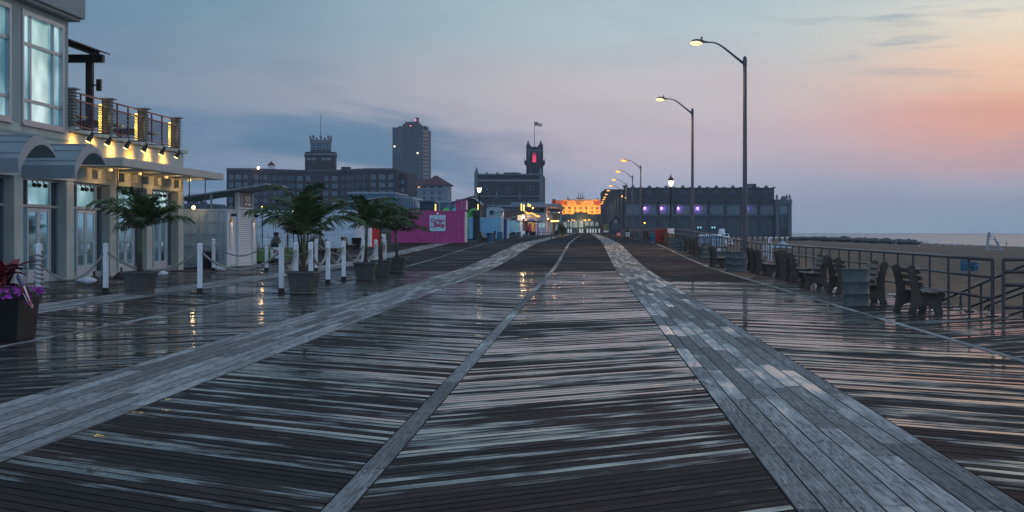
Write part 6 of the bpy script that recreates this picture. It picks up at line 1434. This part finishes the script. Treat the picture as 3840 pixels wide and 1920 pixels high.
for a, c in zip(PX, PX[1:]): B.add([(X(a, d), d - .4, hz(ar(a) + 1, d)), (X(c, d), d - .4, hz(ar(c) + 1, d)), (X(c, d), d - .4, hz(ar(c) - 3, d)), (X(a, d), d - .4, hz(ar(a) - 3, d)), (X(c, d), d, hz(ar(c) - 3, d)), (X(a, d), d, hz(ar(a) - 3, d))], [(0, 1, 2, 3), (3, 2, 4, 5)])
B.build('arch_band', relief, t)
B = MB(); B.bx(X(2152, d), X(2205, d), d - .45, d - .01, hz(812, d), hz(796, d)); B.prism([(X(2172, d), hz(796, d)), (X(2185, d), hz(796, d)), (X(2178.5, d), hz(792, d))], 'y', d - .4, d); B.build('crest_block', gm_, t)
B = MB(); x, z = X(2178, d), hz(806, d)
B.tube([(x + .55 * math.cos(q * .5236), d - .5, z + .75 * math.sin(q * .5236)) for q in range(13)], .1, 6); B.tube([(x - 1.9, d - .5, z - .9), (x - 1.3, d - .5, z - .7), (x - .9, d - .5, z - .1), (x - .6, d - .5, z + .6)], .1, 6); B.tube([(x + 1.9, d - .5, z - .9), (x + 1.3, d - .5, z - .7), (x + .9, d - .5, z - .1), (x + .6, d - .5, z + .6)], .1, 6); B.tube([(x - .2, d - .5, z + .4), (x + .2, d - .5, z + .15), (x - .15, d - .5, z - .1), (x + .15, d - .5, z - .4)], .08, 6); B.build('carved_crest', relief, t)
for px in (2115, 2151, 2206, 2241): B = MB(); B.bx(X(px, d) - .12, X(px, d) + .12, d - .3, d - .01, hz(ar(px) - 3, d), top); B.build('pier', gm_, t)
for (pa, pb, pyt) in ((2112, 2126, 829), (2129, 2133, 828), (2137, 2147, 828), (2150, 2166, 827), (2170, 2187, 827), (2193, 2207, 828), (2211, 2226, 830), (2232, 2245, 833)):
    pyb = 853 if pb < 2190 else 847
    B = MB(); x0, x1, z0, z1 = X(pa, d), X(pb, d), hz(pyb, d), hz(pyt, d); B.quad((x0, d + 1.2, z0), (x1, d + 1.2, z0), (x1, d + 1.2, z1), (x0, d + 1.2, z1)); w0 = B.build('tall_window', lightw, t); B = MB(); k = max(2, int((pb - pa) / 3.2))
    for q in range(k + 1): u = x0 + (x1 - x0) * q / k; B.bx(u - .06, u + .06, d + 1.1, d + 1.18, z0, z1)
    for q in range(8): v = z0 + (z1 - z0) * q / 7; B.bx(x0, x1, d + 1.12, d + 1.17, v - .05, v + .05)
    B.build('window_grid', gm_, w0)
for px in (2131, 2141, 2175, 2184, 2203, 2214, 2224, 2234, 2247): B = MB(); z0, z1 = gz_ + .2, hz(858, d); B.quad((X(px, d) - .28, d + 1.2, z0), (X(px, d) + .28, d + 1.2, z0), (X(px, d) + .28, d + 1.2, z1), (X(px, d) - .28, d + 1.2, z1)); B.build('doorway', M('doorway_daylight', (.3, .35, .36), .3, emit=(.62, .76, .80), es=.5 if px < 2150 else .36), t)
B = MB(); B.bx(xa, xb, d + .9, d + 1.15, gz_, hz(856.5, d)) ; 
B.v, B.f, B.m = [], [], []
prev = xa
for px in (2131, 2141, 2175, 2184, 2203, 2214, 2224, 2234, 2247): a, c = X(px, d) - .3, X(px, d) + .3; B.bx(prev, a, d + .9, d + 1.25, gz_, hz(856, d)); prev = c
B.bx(prev, xb, d + .9, d + 1.25, gz_, hz(856, d)); B.build('lower_wall', gm_, t)
for px, py in ((2132, 828), (2145, 825), (2153, 827), (2191, 826), (2196, 825), (2207, 825), (2212, 825)): B = MB(); B.sph((X(px, d - 1), d - 1, hz(py, d)), .26, 8); B.build('globe_lamp', glow_sodium, t)
for px, py in ((2120, 796), (2196, 793), (2243, 800)): B = MB(); B.sph((X(px, d - 2), d - 2, hz(py, d)), .3, 8); B.build('ledge_lamp', glow_sodium, t)
lamp('arcade_lamp', 'POINT', (X(2185, d), d - 3, hz(830, d)), 500, WARM, t, .5)
# --- convention hall on pilings over the beach
d = 565; t = thing('convention_hall', 'huge dark brick hall on pilings over the beach, with purple lit windows', 'hall', (X(2620, d), d, 0)); hb = M('hall_brick', (.045, .042, .05), .9, var=.15, scale=.25); hs = M('hall_stone', (.105, .115, .125), .85, var=.2, scale=.4)
zb = hz(888, d); xa, xb = X(2343, d), X(2907, d)
B = MB(); B.bx(xa, xb, d + 3, d + 40, hz(752, d), hz(704, d)); B.build('upper_wall', hb, t)
B = MB(); B.bx(X(2256, d), xa - .05, d + 6, d + 46, zb, hz(720, d)); B.prism([(X(2254, d), hz(720, d)), (xa - .05, hz(720, d)), (xa - .05, hz(708, d)), (X(2268, d), hz(708, d))], 'y', d + 6, d + 46); B.build('west_block', hb, t)
B = MB(); B.bx(xa, xb, d + .3, d + 40, zb, hz(808, d)); B.build('lower_wall', M('hall_lower', (.035, .04, .05), .85, var=.2, scale=.3), t)
B = MB(); B.bx(xa, xb, d + 1.0, d + 2.99, hz(808, d), hz(752, d)); B.build('window_storey', hb, t)
B = MB(); B.bx(xa, xb, d + .6, d + .99, hz(771, d), hz(766, d)); B.build('sill_canopy', hs, t); B = MB(); B.bx(xa, xb, d + 2.6, d + 2.995, hz(754, d), hz(751, d)); B.build('cornice', hs, t); B = MB(); B.bx(xa - .1, xb + .1, d + 2.7, d + 3.4, hz(704, d), hz(702.5, d)); B.build('roof_edge', hs, t)
B = MB(); B.bx(xa, xb, d + .1, d + .29, hz(809.5, d), hz(806, d)); B.build('belt_course', hs, t)
pink_on = {1, 2, 3, 4, 7}
for k in range(9):
    px = 2371 + k * 62.9; x = X(px, d)
    B = MB(); B.lathe([(.001, 0), (.75, .02), (.7, .5), (.3, .85), (.001, .9)], (x + .3, d + 3.2, hz(703, d)), 12); B.build('roof_rosette', hs, t)
    B = MB(); B.cx((x + 3.3, d + 3.2, hz(702, d)), (1.2, .6, .5)); B.build('roof_block', hs, t)
    B = MB(); m_ = [(x + .3 + 1.3 * math.cos(q * .314), hz(720, d) + .72 * math.sin(q * .314)) for q in range(20)]; B.prism(m_, 'y', d + 2.9, d + 2.995); o = B.build('oval_relief', hs, t); B = MB(); m2 = [(x + .3 + 1.1 * math.cos(q * .314), hz(720, d) + .52 * math.sin(q * .314)) for q in range(20)]; B.prism(m2, 'y', d + 2.86, d + 2.9); B.build('oval_panel', M('oval_purple', (.06, .05, .10), .8), o)
    B = MB(); B.bx(x - 3.15, x - 2.35, d + .2, d + .98, zb, hz(753, d)); B.build('pier', hb, t); B = MB(); B.cx((x - 2.75, d + .45, hz(758, d)), (1.0, .5, 1.0)); B.build('pier_capital', hs, t)
    B = MB(); B.bx(x - 2.2, x + 2.9, d + .9, d + .99, hz(765, d), hz(755, d)); B.build('clerestory', M('dark_louvre'), t)
    W = MB()
    for q in range(4): W.mat(0).bx(x - 2.25 + q * 1.3, x - 2.17 + q * 1.3, d + .86, d + .985, hz(804, d), hz(772, d))
    W.mat(0).bx(x - 2.16, x + 2.9, d + .87, d + .98, hz(793, d), hz(792.2, d)); W.mat(1).quad((x - 2.2, d + .95, hz(804, d)), (x + 2.9, d + .95, hz(804, d)), (x + 2.9, d + .95, hz(772, d)), (x - 2.2, d + .95, hz(772, d)))
    w0 = W.build('arched_window', [hs, M('hall_window', (.10, .15, .18), .25, spec=.6)], t)
    if k in pink_on:
        zc = hz(779, d); B = MB(); B.sph((x - 1.6 + (.9 if k == 4 else 0), d + .7, zc), .30, 8); B.build('purple_lamp', M('purple_glow', (.6, .3, .8), .4, emit=(.62, .22, 1), es=6), w0); lamp('purple_lamp_light', 'POINT', (x - 1.6 + (.9 if k == 4 else 0), d + .3, zc - .3), 260, (.6, .2, 1), w0, .2)
    B = MB(); B.bx(x - 2.1, x + 2.8, d + .2, d + .29, hz(884, d), hz(822, d)); B.build('lower_bay', M('hall_bay', (.03, .045, .055), .4), t)
for px in (2618, 2628, 2671, 2680): B = MB(); B.bx(X(px, d) - .25, X(px, d) + .25, d + .12, d + .19, hz(856, d), hz(850, d)); B.build('lit_pane', M('teal_lit', (.2, .4, .4), .4, emit=(.3, .75, .85), es=.8), t)
B = MB(); B.bx(X(2809, d), X(2845, d), d + 8, d + 14, hz(704, d), hz(687, d)); B.build('roof_house', hb, t); B = MB(); B.lathe([(.7, 0), (.7, .9), (1.0, 1.0), (1.1, 1.5), (.001, 1.5)], (X(2347, d), d + 8, hz(708, d)), 10); B.build('roof_vent', iron, t)
B = MB(); x0, x1 = X(2908, d), X(2964, d); B.bx(x0, x1, d - 2, d + 14, zb, hz(748, d)); ep = B.build('end_pavilion', hb, t)
for a, c in ((x0 - .2, x0 + 1.1), (x1 - 1.1, x1 + .2)): B = MB(); B.bx(a, c, d - 2.4, d - 2.005, zb, hz(768, d)); B.build('pavilion_pier', hs, ep)
B = MB(); B.bx(x0 - .3, x1 + .3, d - 2.5, d - 2.004, hz(767, d), hz(748, d)); B.build('carved_attic', hs, ep); B = MB(); B.cyl((X(2935, d), d - 2.3, hz(745, d)), (X(2935, d), d - 1.6, hz(745, d)), 1.0, n=18); B.build('medallion', hs, ep)
for px in (2911, 2948, 2959): B = MB(); B.lathe([(.5, 0), (.35, .5), (.5, .9), (.2, 1.6), (.01, 2.0)], (X(px, d), d - 1.8, hz(747, d)), 8); B.build('finial', hs, ep)
B = MB(); B.bx(X(2921, d), X(2950, d), d - 2.1, d - 2.01, hz(804, d), hz(770, d)); B.build('tall_window', M('hall_window'), ep); B = MB(); B.bx(X(2921, d), X(2950, d), d - 2.1, d - 2.01, hz(858, d), hz(806, d)); B.build('dark_window', M('hall_bay'), ep)
for k in range(14):
    px = 2700 + k * 20.2; B = MB(); B.cyl((X(px, d), d + (0 if k < 11 else -1), -3), (X(px, d), d + (0 if k < 11 else -1), zb), .35, n=8); B.build('piling', hb, t)
B = MB(); B.bx(X(2330, d), X(2700, d), d + 1, d + 30, -3, zb); B.build('sea_wall', hb, t)
# ================================================================ hut, box trailer, people
d = 346; z = gz(d); x = X(2308.5, d); t = thing('small_hut', 'small dark gabled hut with a pale notice in its gable', 'hut', (x, d, z)); hm = M('hut_boards', (.045, .06, .065), .8, bump=.3)
B = MB(); B.prism([(x - 1.5, z), (x + 1.5, z), (x + 1.5, z + 2.55), (x, z + 4.2), (x - 1.5, z + 2.55)], 'y', d, d + 4); B.build('wall', hm, t)
B = MB(); B.prism([(x - 1.75, z + 2.4), (x, z + 4.32), (x + 1.75, z + 2.4), (x + 1.75, z + 2.55), (x, z + 4.47), (x - 1.75, z + 2.55)], 'y', d - .3, d + 4.3); B.build('roof', iron, t)
B = MB(); B.bx(x - .35, x + .33, d - .08, d - .01, z + 2.65, z + 3.45); nb = B.build('notice', M('notice_pale', (.30, .34, .35), .7), t); B = MB(); [B.bx(x - .26, x + .24, d - .1, d - .082, z + 2.75 + q * .16, z + 2.82 + q * .16) for q in range(4)]; B.build('notice_lines', iron, nb)
B = MB(); B.bx(x - .75, x + .5, d - .06, d - .01, z + 1.3, z + 2.35); B.build('serving_hatch', M('hut_hatch', (.05, .085, .10), .6), t)
d = 375; z = gz(d); x = X(2273, d); t = thing('box_cart', 'small box cart with a yellow green painted panel beside the hut', 'cart', (x, d, z))
B = MB(); B.bx(x - .62, x + .62, d, d + 2, z + .45, z + 2.6); B.build('body', M('cart_mural', (.16, .17, .06), .7, var=.8, scale=2.5), t, bevel=.03); B = MB(); B.bx(x - .60, x + .60, d - .03, d - .005, z + .5, z + .95); B.build('white_panel', white, t)
B = MB(); B.bx(x - .72, x - .63, d, d + .1, z + .4, z + 2.6); B.build('orange_edge', M('cone_orange'), t)
for s in (-.4, .4): B = MB(); B.cyl((x + s, d + .2, z + .25), (x + s, d + .4, z + .25), .25, n=14); B.build('wheel', iron, t)
def person(x, y, z, label, top, bottom, face=1.0, h=1.72, skin=(.35, .22, .16), step=.12):
    t = thing('person', label, 'person', (x, y, z)); k = h / 1.72
    J = {'pel': (0, 0, .92), 'wst': (0, 0, 1.08), 'chs': (0, .01, 1.30), 'nk': (0, .01, 1.46), 'hd': (0, 0, 1.58), 'tp': (0, 0, 1.71)}
    E = [('pel', 'wst'), ('wst', 'chs'), ('chs', 'nk'), ('nk', 'hd'), ('hd', 'tp')]; RD = {'pel': .145, 'wst': .125, 'chs': .15, 'nk': .055, 'hd': .095, 'tp': .055}
    for s, nme in ((-1, 'l'), (1, 'r')):
        J.update({nme + 'h': (s * .10, 0, .86), nme + 'k': (s * .105, -step * s * .7, .48), nme + 'a': (s * .11, step * s, .09), nme + 'f': (s * .12, step * s - .14, .035), nme + 's': (s * .185, .01, 1.38), nme + 'e': (s * .235, .03, 1.10), nme + 'w': (s * .22, -.08, .86), nme + 'm': (s * .21, -.12, .77)})
        E += [('pel', nme + 'h'), (nme + 'h', nme + 'k'), (nme + 'k', nme + 'a'), (nme + 'a', nme + 'f'), ('chs', nme + 's'), (nme + 's', nme + 'e'), (nme + 'e', nme + 'w'), (nme + 'w', nme + 'm')]
        RD.update({nme + 'h': .095, nme + 'k': .06, nme + 'a': .042, nme + 'f': .035, nme + 's': .06, nme + 'e': .045, nme + 'w': .033, nme + 'm': .036})
    ks = list(J); me = bpy.data.meshes.new('body'); me.from_pydata([tuple(c * k for c in J[q]) for q in ks], [(ks.index(a), ks.index(b_)) for a, b_ in E], [])
    o = bpy.data.objects.new('body', me); COL.objects.link(o); o.parent = t; t.rotation_euler = (0, 0, face)
    o.modifiers.new('skin', 'SKIN'); sv = me.skin_vertices[0].data
    for i, q in enumerate(ks): sv[i].radius = (RD[q] * k,) * 2; sv[i].use_root = (q == 'pel')
    ss = o.modifiers.new('sub', 'SUBSURF'); ss.levels = ss.render_levels = 2
    bm_, n, b = newmat('clothes_%d' % int(abs(x * 7 + y))); sp_ = n.node('SeparateXYZ'); n.link(sp_.inputs[0], n.node('TexCoord').outputs['Object'])
    zz = n.math('DIVIDE', sp_.outputs[2], 1.75 * k); ax_ = n.math('ABSOLUTE', sp_.outputs[0])
    c = n.ramp(zz, [(0, skin), (.27, skin), (.28, bottom), (.535, bottom), (.54, top), (.83, top), (.835, skin), (.93, skin), (.935, (.03, .02, .015)), (1, (.03, .02, .015))], 'CONSTANT'); n.link(b.inputs['Base Color'], c); b.inputs['Roughness'].default_value = .8
    me.materials.append(bm_)
    B = MB(); B.sph((0, .015 * k, 1.66 * k), .095 * k, 10, (.9, 1, .75)); B.build('hair', M('dark_hair', (.03, .02, .015), .7), t, world=False, smooth=True)
    return t
d = 385; person(X(3774, d), d, sandz(X(3774, d), d), 'distant person in a pale top walking along the wet sand at far right', (.5, .52, .6), (.08, .09, .14), 2.2)
d = 500; person(X(2193, d), d, gz(d), 'distant person in dark clothes standing in front of the arcade doors', (.04, .05, .07), (.03, .03, .04), .2)
d = 470; person(X(2156, d), d, gz(d), 'distant person in blue clothes left of the dark one before the arcade', (.05, .12, .2), (.05, .06, .1), .5)
# ================================================================ beach
def chair_at(x, y, z, h, label, rz, white=white):
    t = thing('lifeguard_chair', label, 'lifeguard chair', (x, y, z), rz, 'white lifeguard chairs'); k = h / 3.0
    def q(p): return tuple(c * k for c in p)
    for sx in (-.75, .75):
        B = MB(); B.bar(q((sx, -1.55, 0)), q((sx * .62, -.40, 2.0)), .15 * k); B.build('front_leg', white, t, world=False); B = MB(); B.bar(q((sx, .80, 0)), q((sx * .62, .50, 3.0)), .15 * k); B.build('rear_leg', white, t, world=False)
        B = MB(); B.bar(q((sx * .62, -.55, 2.28)), q((sx * .62, .5, 2.30)), .12 * k, .05 * k); B.bar(q((sx * .62, -.4, 1.9)), q((sx * .62, -.5, 2.28)), .07 * k); B.build('armrest', white, t, world=False)
        B = MB(); B.bar(q((sx, -1.4, .22)), q((sx, .8, .22)), .08 * k, .12 * k); B.bar(q((sx * .85, -.65, .95)), q((sx * .85, .72, .95)), .07 * k, .1 * k); B.build('side_rail', white, t, world=False)
    for a, c, z_ in ((-.62, .62, 1.72), ): B = MB(); B.cx(q((0, 0.02, 1.85)), q((1.15, .95, .13))); B.build('seat', white, t, world=False)
    B = MB()
    for s in range(4): z_ = 2.25 + s * .2; B.bar(q((-.5, .46 + .02 * s - .2 + s * .02, z_)), q((.5, .46 + .02 * s - .2 + s * .02, z_)), .05 * k, .18 * k)
    B.cx(q((0, .40, 2.62)), q((1.06, .05, .8))); B.build('backrest', white, t, world=False)
    B = MB(); B.cx(q((0, -.95, 1.35)), q((1.1, .6, .10))); B.build('footboard', white, t, world=False)
    for s in range(3): B = MB(); z_ = .4 + s * .42; B.bar(q((-.7 + .05 * s, -1.3 + .22 * s, z_)), q((.7 - .05 * s, -1.3 + .22 * s, z_)), .07 * k); B.build('rung', white, t, world=False)
    return t
x, y = 77.2, 285; chair_at(x, y, sandz(x, y), 3.55, 'white wooden lifeguard chair standing alone on the open beach at right', R(84), M('weathered_white', (.30, .35, .39), .7))
x, y = 21.6, 236; chair_at(x, y, sandz(x, y), 3.2, 'white lifeguard chair seen beyond the railing in front of the dark hall', R(40))
for k, (px, d, lb) in enumerate(((2630, 176, 'leftmost blue beach toilet with a white top beyond the railing'), (2652, 178, 'second blue beach toilet beyond the railing'), (2674, 174, 'third blue beach toilet beyond the railing'), (2696, 177, 'rightmost blue beach toilet, beside the far lifeguard chair'))):
    x = X(px, d); z = sandz(x, d) - .3; t = thing('portable_toilet', lb, 'portable toilet', (x, d, z), 0, 'blue beach toilets')
    zt = Z(886, d); B = MB(); B.cx((x, d, (z + zt) / 2), (.62, 1.1, zt - z)); B.build('cabin', M('toilet_blue', (.05, .17, .30), .5), t, bevel=.03)
    B = MB(); B.cx((x, d, zt + .12), (.66, 1.15, .24), .8); B.build('roof', white, t, bevel=.03); B = MB(); B.bx(x - .24, x + .24, d - .58, d - .552, z + .3, zt - .25); dr = B.build('door', M('toilet_panel', (.30, .42, .5), .5), t); B = MB(); B.cx((x + .18, d - .6, z + 1.1), (.04, .05, .14)); B.build('handle', iron, dr)
x, d = X(2785, 150), 150; B = MB(); B.tube([(x, d, sandz(x, d) - .3), (x, d, Z(846, d))], .15, 10); tag(B.build('timber_post', M('fence_slat'), smooth=True), 'lone brown timber post standing in the sand just left of the nearest lamp pole', 'post')
# crumpled striped tarp
x0, d = X(2932, 150), 150; tm, n, b = newmat('striped_tarp'); wv = n.node('TexWave'); wv.bands_direction = 'Z'; wv.inputs['Scale'].default_value = 3.2; wv.inputs['Distortion'].default_value = 3.0; n.link(wv.inputs['Vector'], n.node('TexCoord').outputs['Object']); n.link(b.inputs['Base Color'], n.ramp(wv.outputs[1], [(.42, (.08, .12, .16)), (.55, (.45, .55, .62))])); b.inputs['Roughness'].default_value = .6
B = MB(); nn = 22; zb = sandz(x0, d)
for i in range(nn + 1):
    for j in range(nn + 1):
        u, v = i / nn * 2 - 1, j / nn * 2 - 1; rr_ = max(0, 1 - (abs(u) ** 3 + abs(v) ** 3)); B.v.append((u * 1.0, v * .8, .62 * rr_ ** .5 * (1 + .35 * math.sin(u * 5 + 1) * (1 - abs(v))) * .8 + .06 * mnoise.noise((u * 3, v * 3, 0))))
for i in range(nn):
    for j in range(nn): a = i * (nn + 1) + j; B.f.append((a, a + nn + 1, a + nn + 2, a + 1)); B.m.append(0)
o = B.build('striped_tarp', tm, smooth=True); o.location = (x0, d, zb + .02); tag(o, 'crumpled blue and white striped tarp heaped on the dune', 'tarp')
# rock jetty
rr = random.Random(21); B = MB()
for k in range(150):
    u = (k + rr.random()) / 150; px = 2962 + 470 * u; base = 893 + 14 * max(0, u - .25) / .75; d = 640 - 190 * u; d += rr.uniform(-28, 28)
    x = X(px, d) + rr.uniform(-2, 2); s = rr.choice((.4, .6, .8, 1.0, 1.5)) * rr.uniform(.8, 1.2); o_ = len(B.v); B.sph((0, 0, 0), s, 6)
    for i in range(o_, len(B.v)): v = Vector(B.v[i]); v *= 1 + .35 * mnoise.noise(v * .9 + Vector((k, 0, 0))); B.v[i] = (x + v.x * 1.3, d + v.y, max(-2.5, Z(base, d)) - .1 + v.z * .62 + rr.uniform(-.35, .12))
tag(B.build('rock_jetty', M('wet_rock', (.035, .04, .043), .5, var=.5, scale=1.5, bump=.6)), 'low jetty of dark wet boulders along the water line', 'jetty', kind='stuff')
# gulls
def gull():
    B = MB(); B.mat(0).sph((0, 0, .24), .12, 8, (1.9, .8, .85)); B.sph((.20, 0, .37), .06, 8, (1.1, .9, 1)); B.mat(1).prism([(-.20, .27), (-.42, .22), (-.12, .33), (.1, .33)], 'y', -.08, .08); B.mat(2).lathe([(.018, 0), (.001, .09)], (0, 0, 0), 5)
    for i in range(len(B.v) - 10, len(B.v)): v = B.v[i]; B.v[i] = (.25 + v[2], v[1], .36 - v[0] * .3)
    for s in (-.04, .04): B.bar((.02, s, .15), (.02, s, 0), .016)
    me = B.build('seagull', [M('gull_white', (.45, .47, .5), .7), M('gull_grey', (.10, .11, .12), .7), M('gull_beak', (.4, .25, .05), .5)], smooth=True)
    return me
g0 = None
GP = [(3456, 901, 'dark gull alone at the water line near the jetty end'), (3492, 906, 'gull standing right of the lone dark gull at the water line'), (3544, 904, 'left gull of the shoreline group of five'), (3561, 905, 'second gull of the shoreline group of five'), (3571, 902, 'middle gull of the shoreline group of five'), (3597, 902, 'fourth gull of the shoreline group of five'), (3611, 904, 'right gull of the shoreline group of five'),
      (3444, 929, 'pale gull standing alone on the open sand left of centre'), (3518, 928, 'largest pale gull on the open sand'), (3560, 924, 'left gull of three resting on the sand before the chair'), (3576, 926, 'middle gull of three resting on the sand before the chair'), (3588, 923, 'right gull of three resting on the sand before the chair'), (3630, 920, 'left gull of the flapping pair beside the chair'), (3640, 921, 'right gull of the flapping pair beside the chair'), (3358, 908, 'lone gull below the rocks of the jetty'), (3713, 914, 'gull seen through the legs of the lifeguard chair')]
for px, py, lb in GP:
    lo, hi = 60, 900
    for _ in range(40):
        md_ = (lo + hi) / 2
        if Z(py, md_) > sandz(X(px, md_), md_): lo = md_
        else: hi = md_
    y = min(md_, 420); x = X(px, y); z = sandz(x, y)
    o = gull() if g0 is None else g0.copy()
    if g0 is None: g0 = o
    else: COL.objects.link(o)
    o.location = (x, y, z - .01); o.rotation_euler = (0, 0, random.choice((.3, 2.8, -.4, 3.5))); s = 1.9 if px in (3518, 3456) else 1.5; o.scale = (s, s, s); tag(o, lb, 'gull', 'gulls on the beach')
# low skyline trees far left, to close the horizon behind the kiosks
# ================================================================ sea air
hm_ = bpy.data.materials.new('sea_haze'); hm_.use_nodes = True; nt = hm_.node_tree; nt.nodes.clear()
o_ = nt.nodes.new('ShaderNodeOutputMaterial'); v_ = nt.nodes.new('ShaderNodeVolumePrincipled'); v_.inputs['Density'].default_value = .00017; v_.inputs['Color'].default_value = (.62, .76, .92, 1); v_.inputs['Anisotropy'].default_value = .2
nt.links.new(v_.outputs[0], o_.inputs['Volume'])
B = MB(); B.bx(-3100, 4200, -320, 4700, -3.7, 92); tag(B.build('haze', hm_), kind='stuff', label='thin blue sea haze over the whole waterfront', cat='haze')
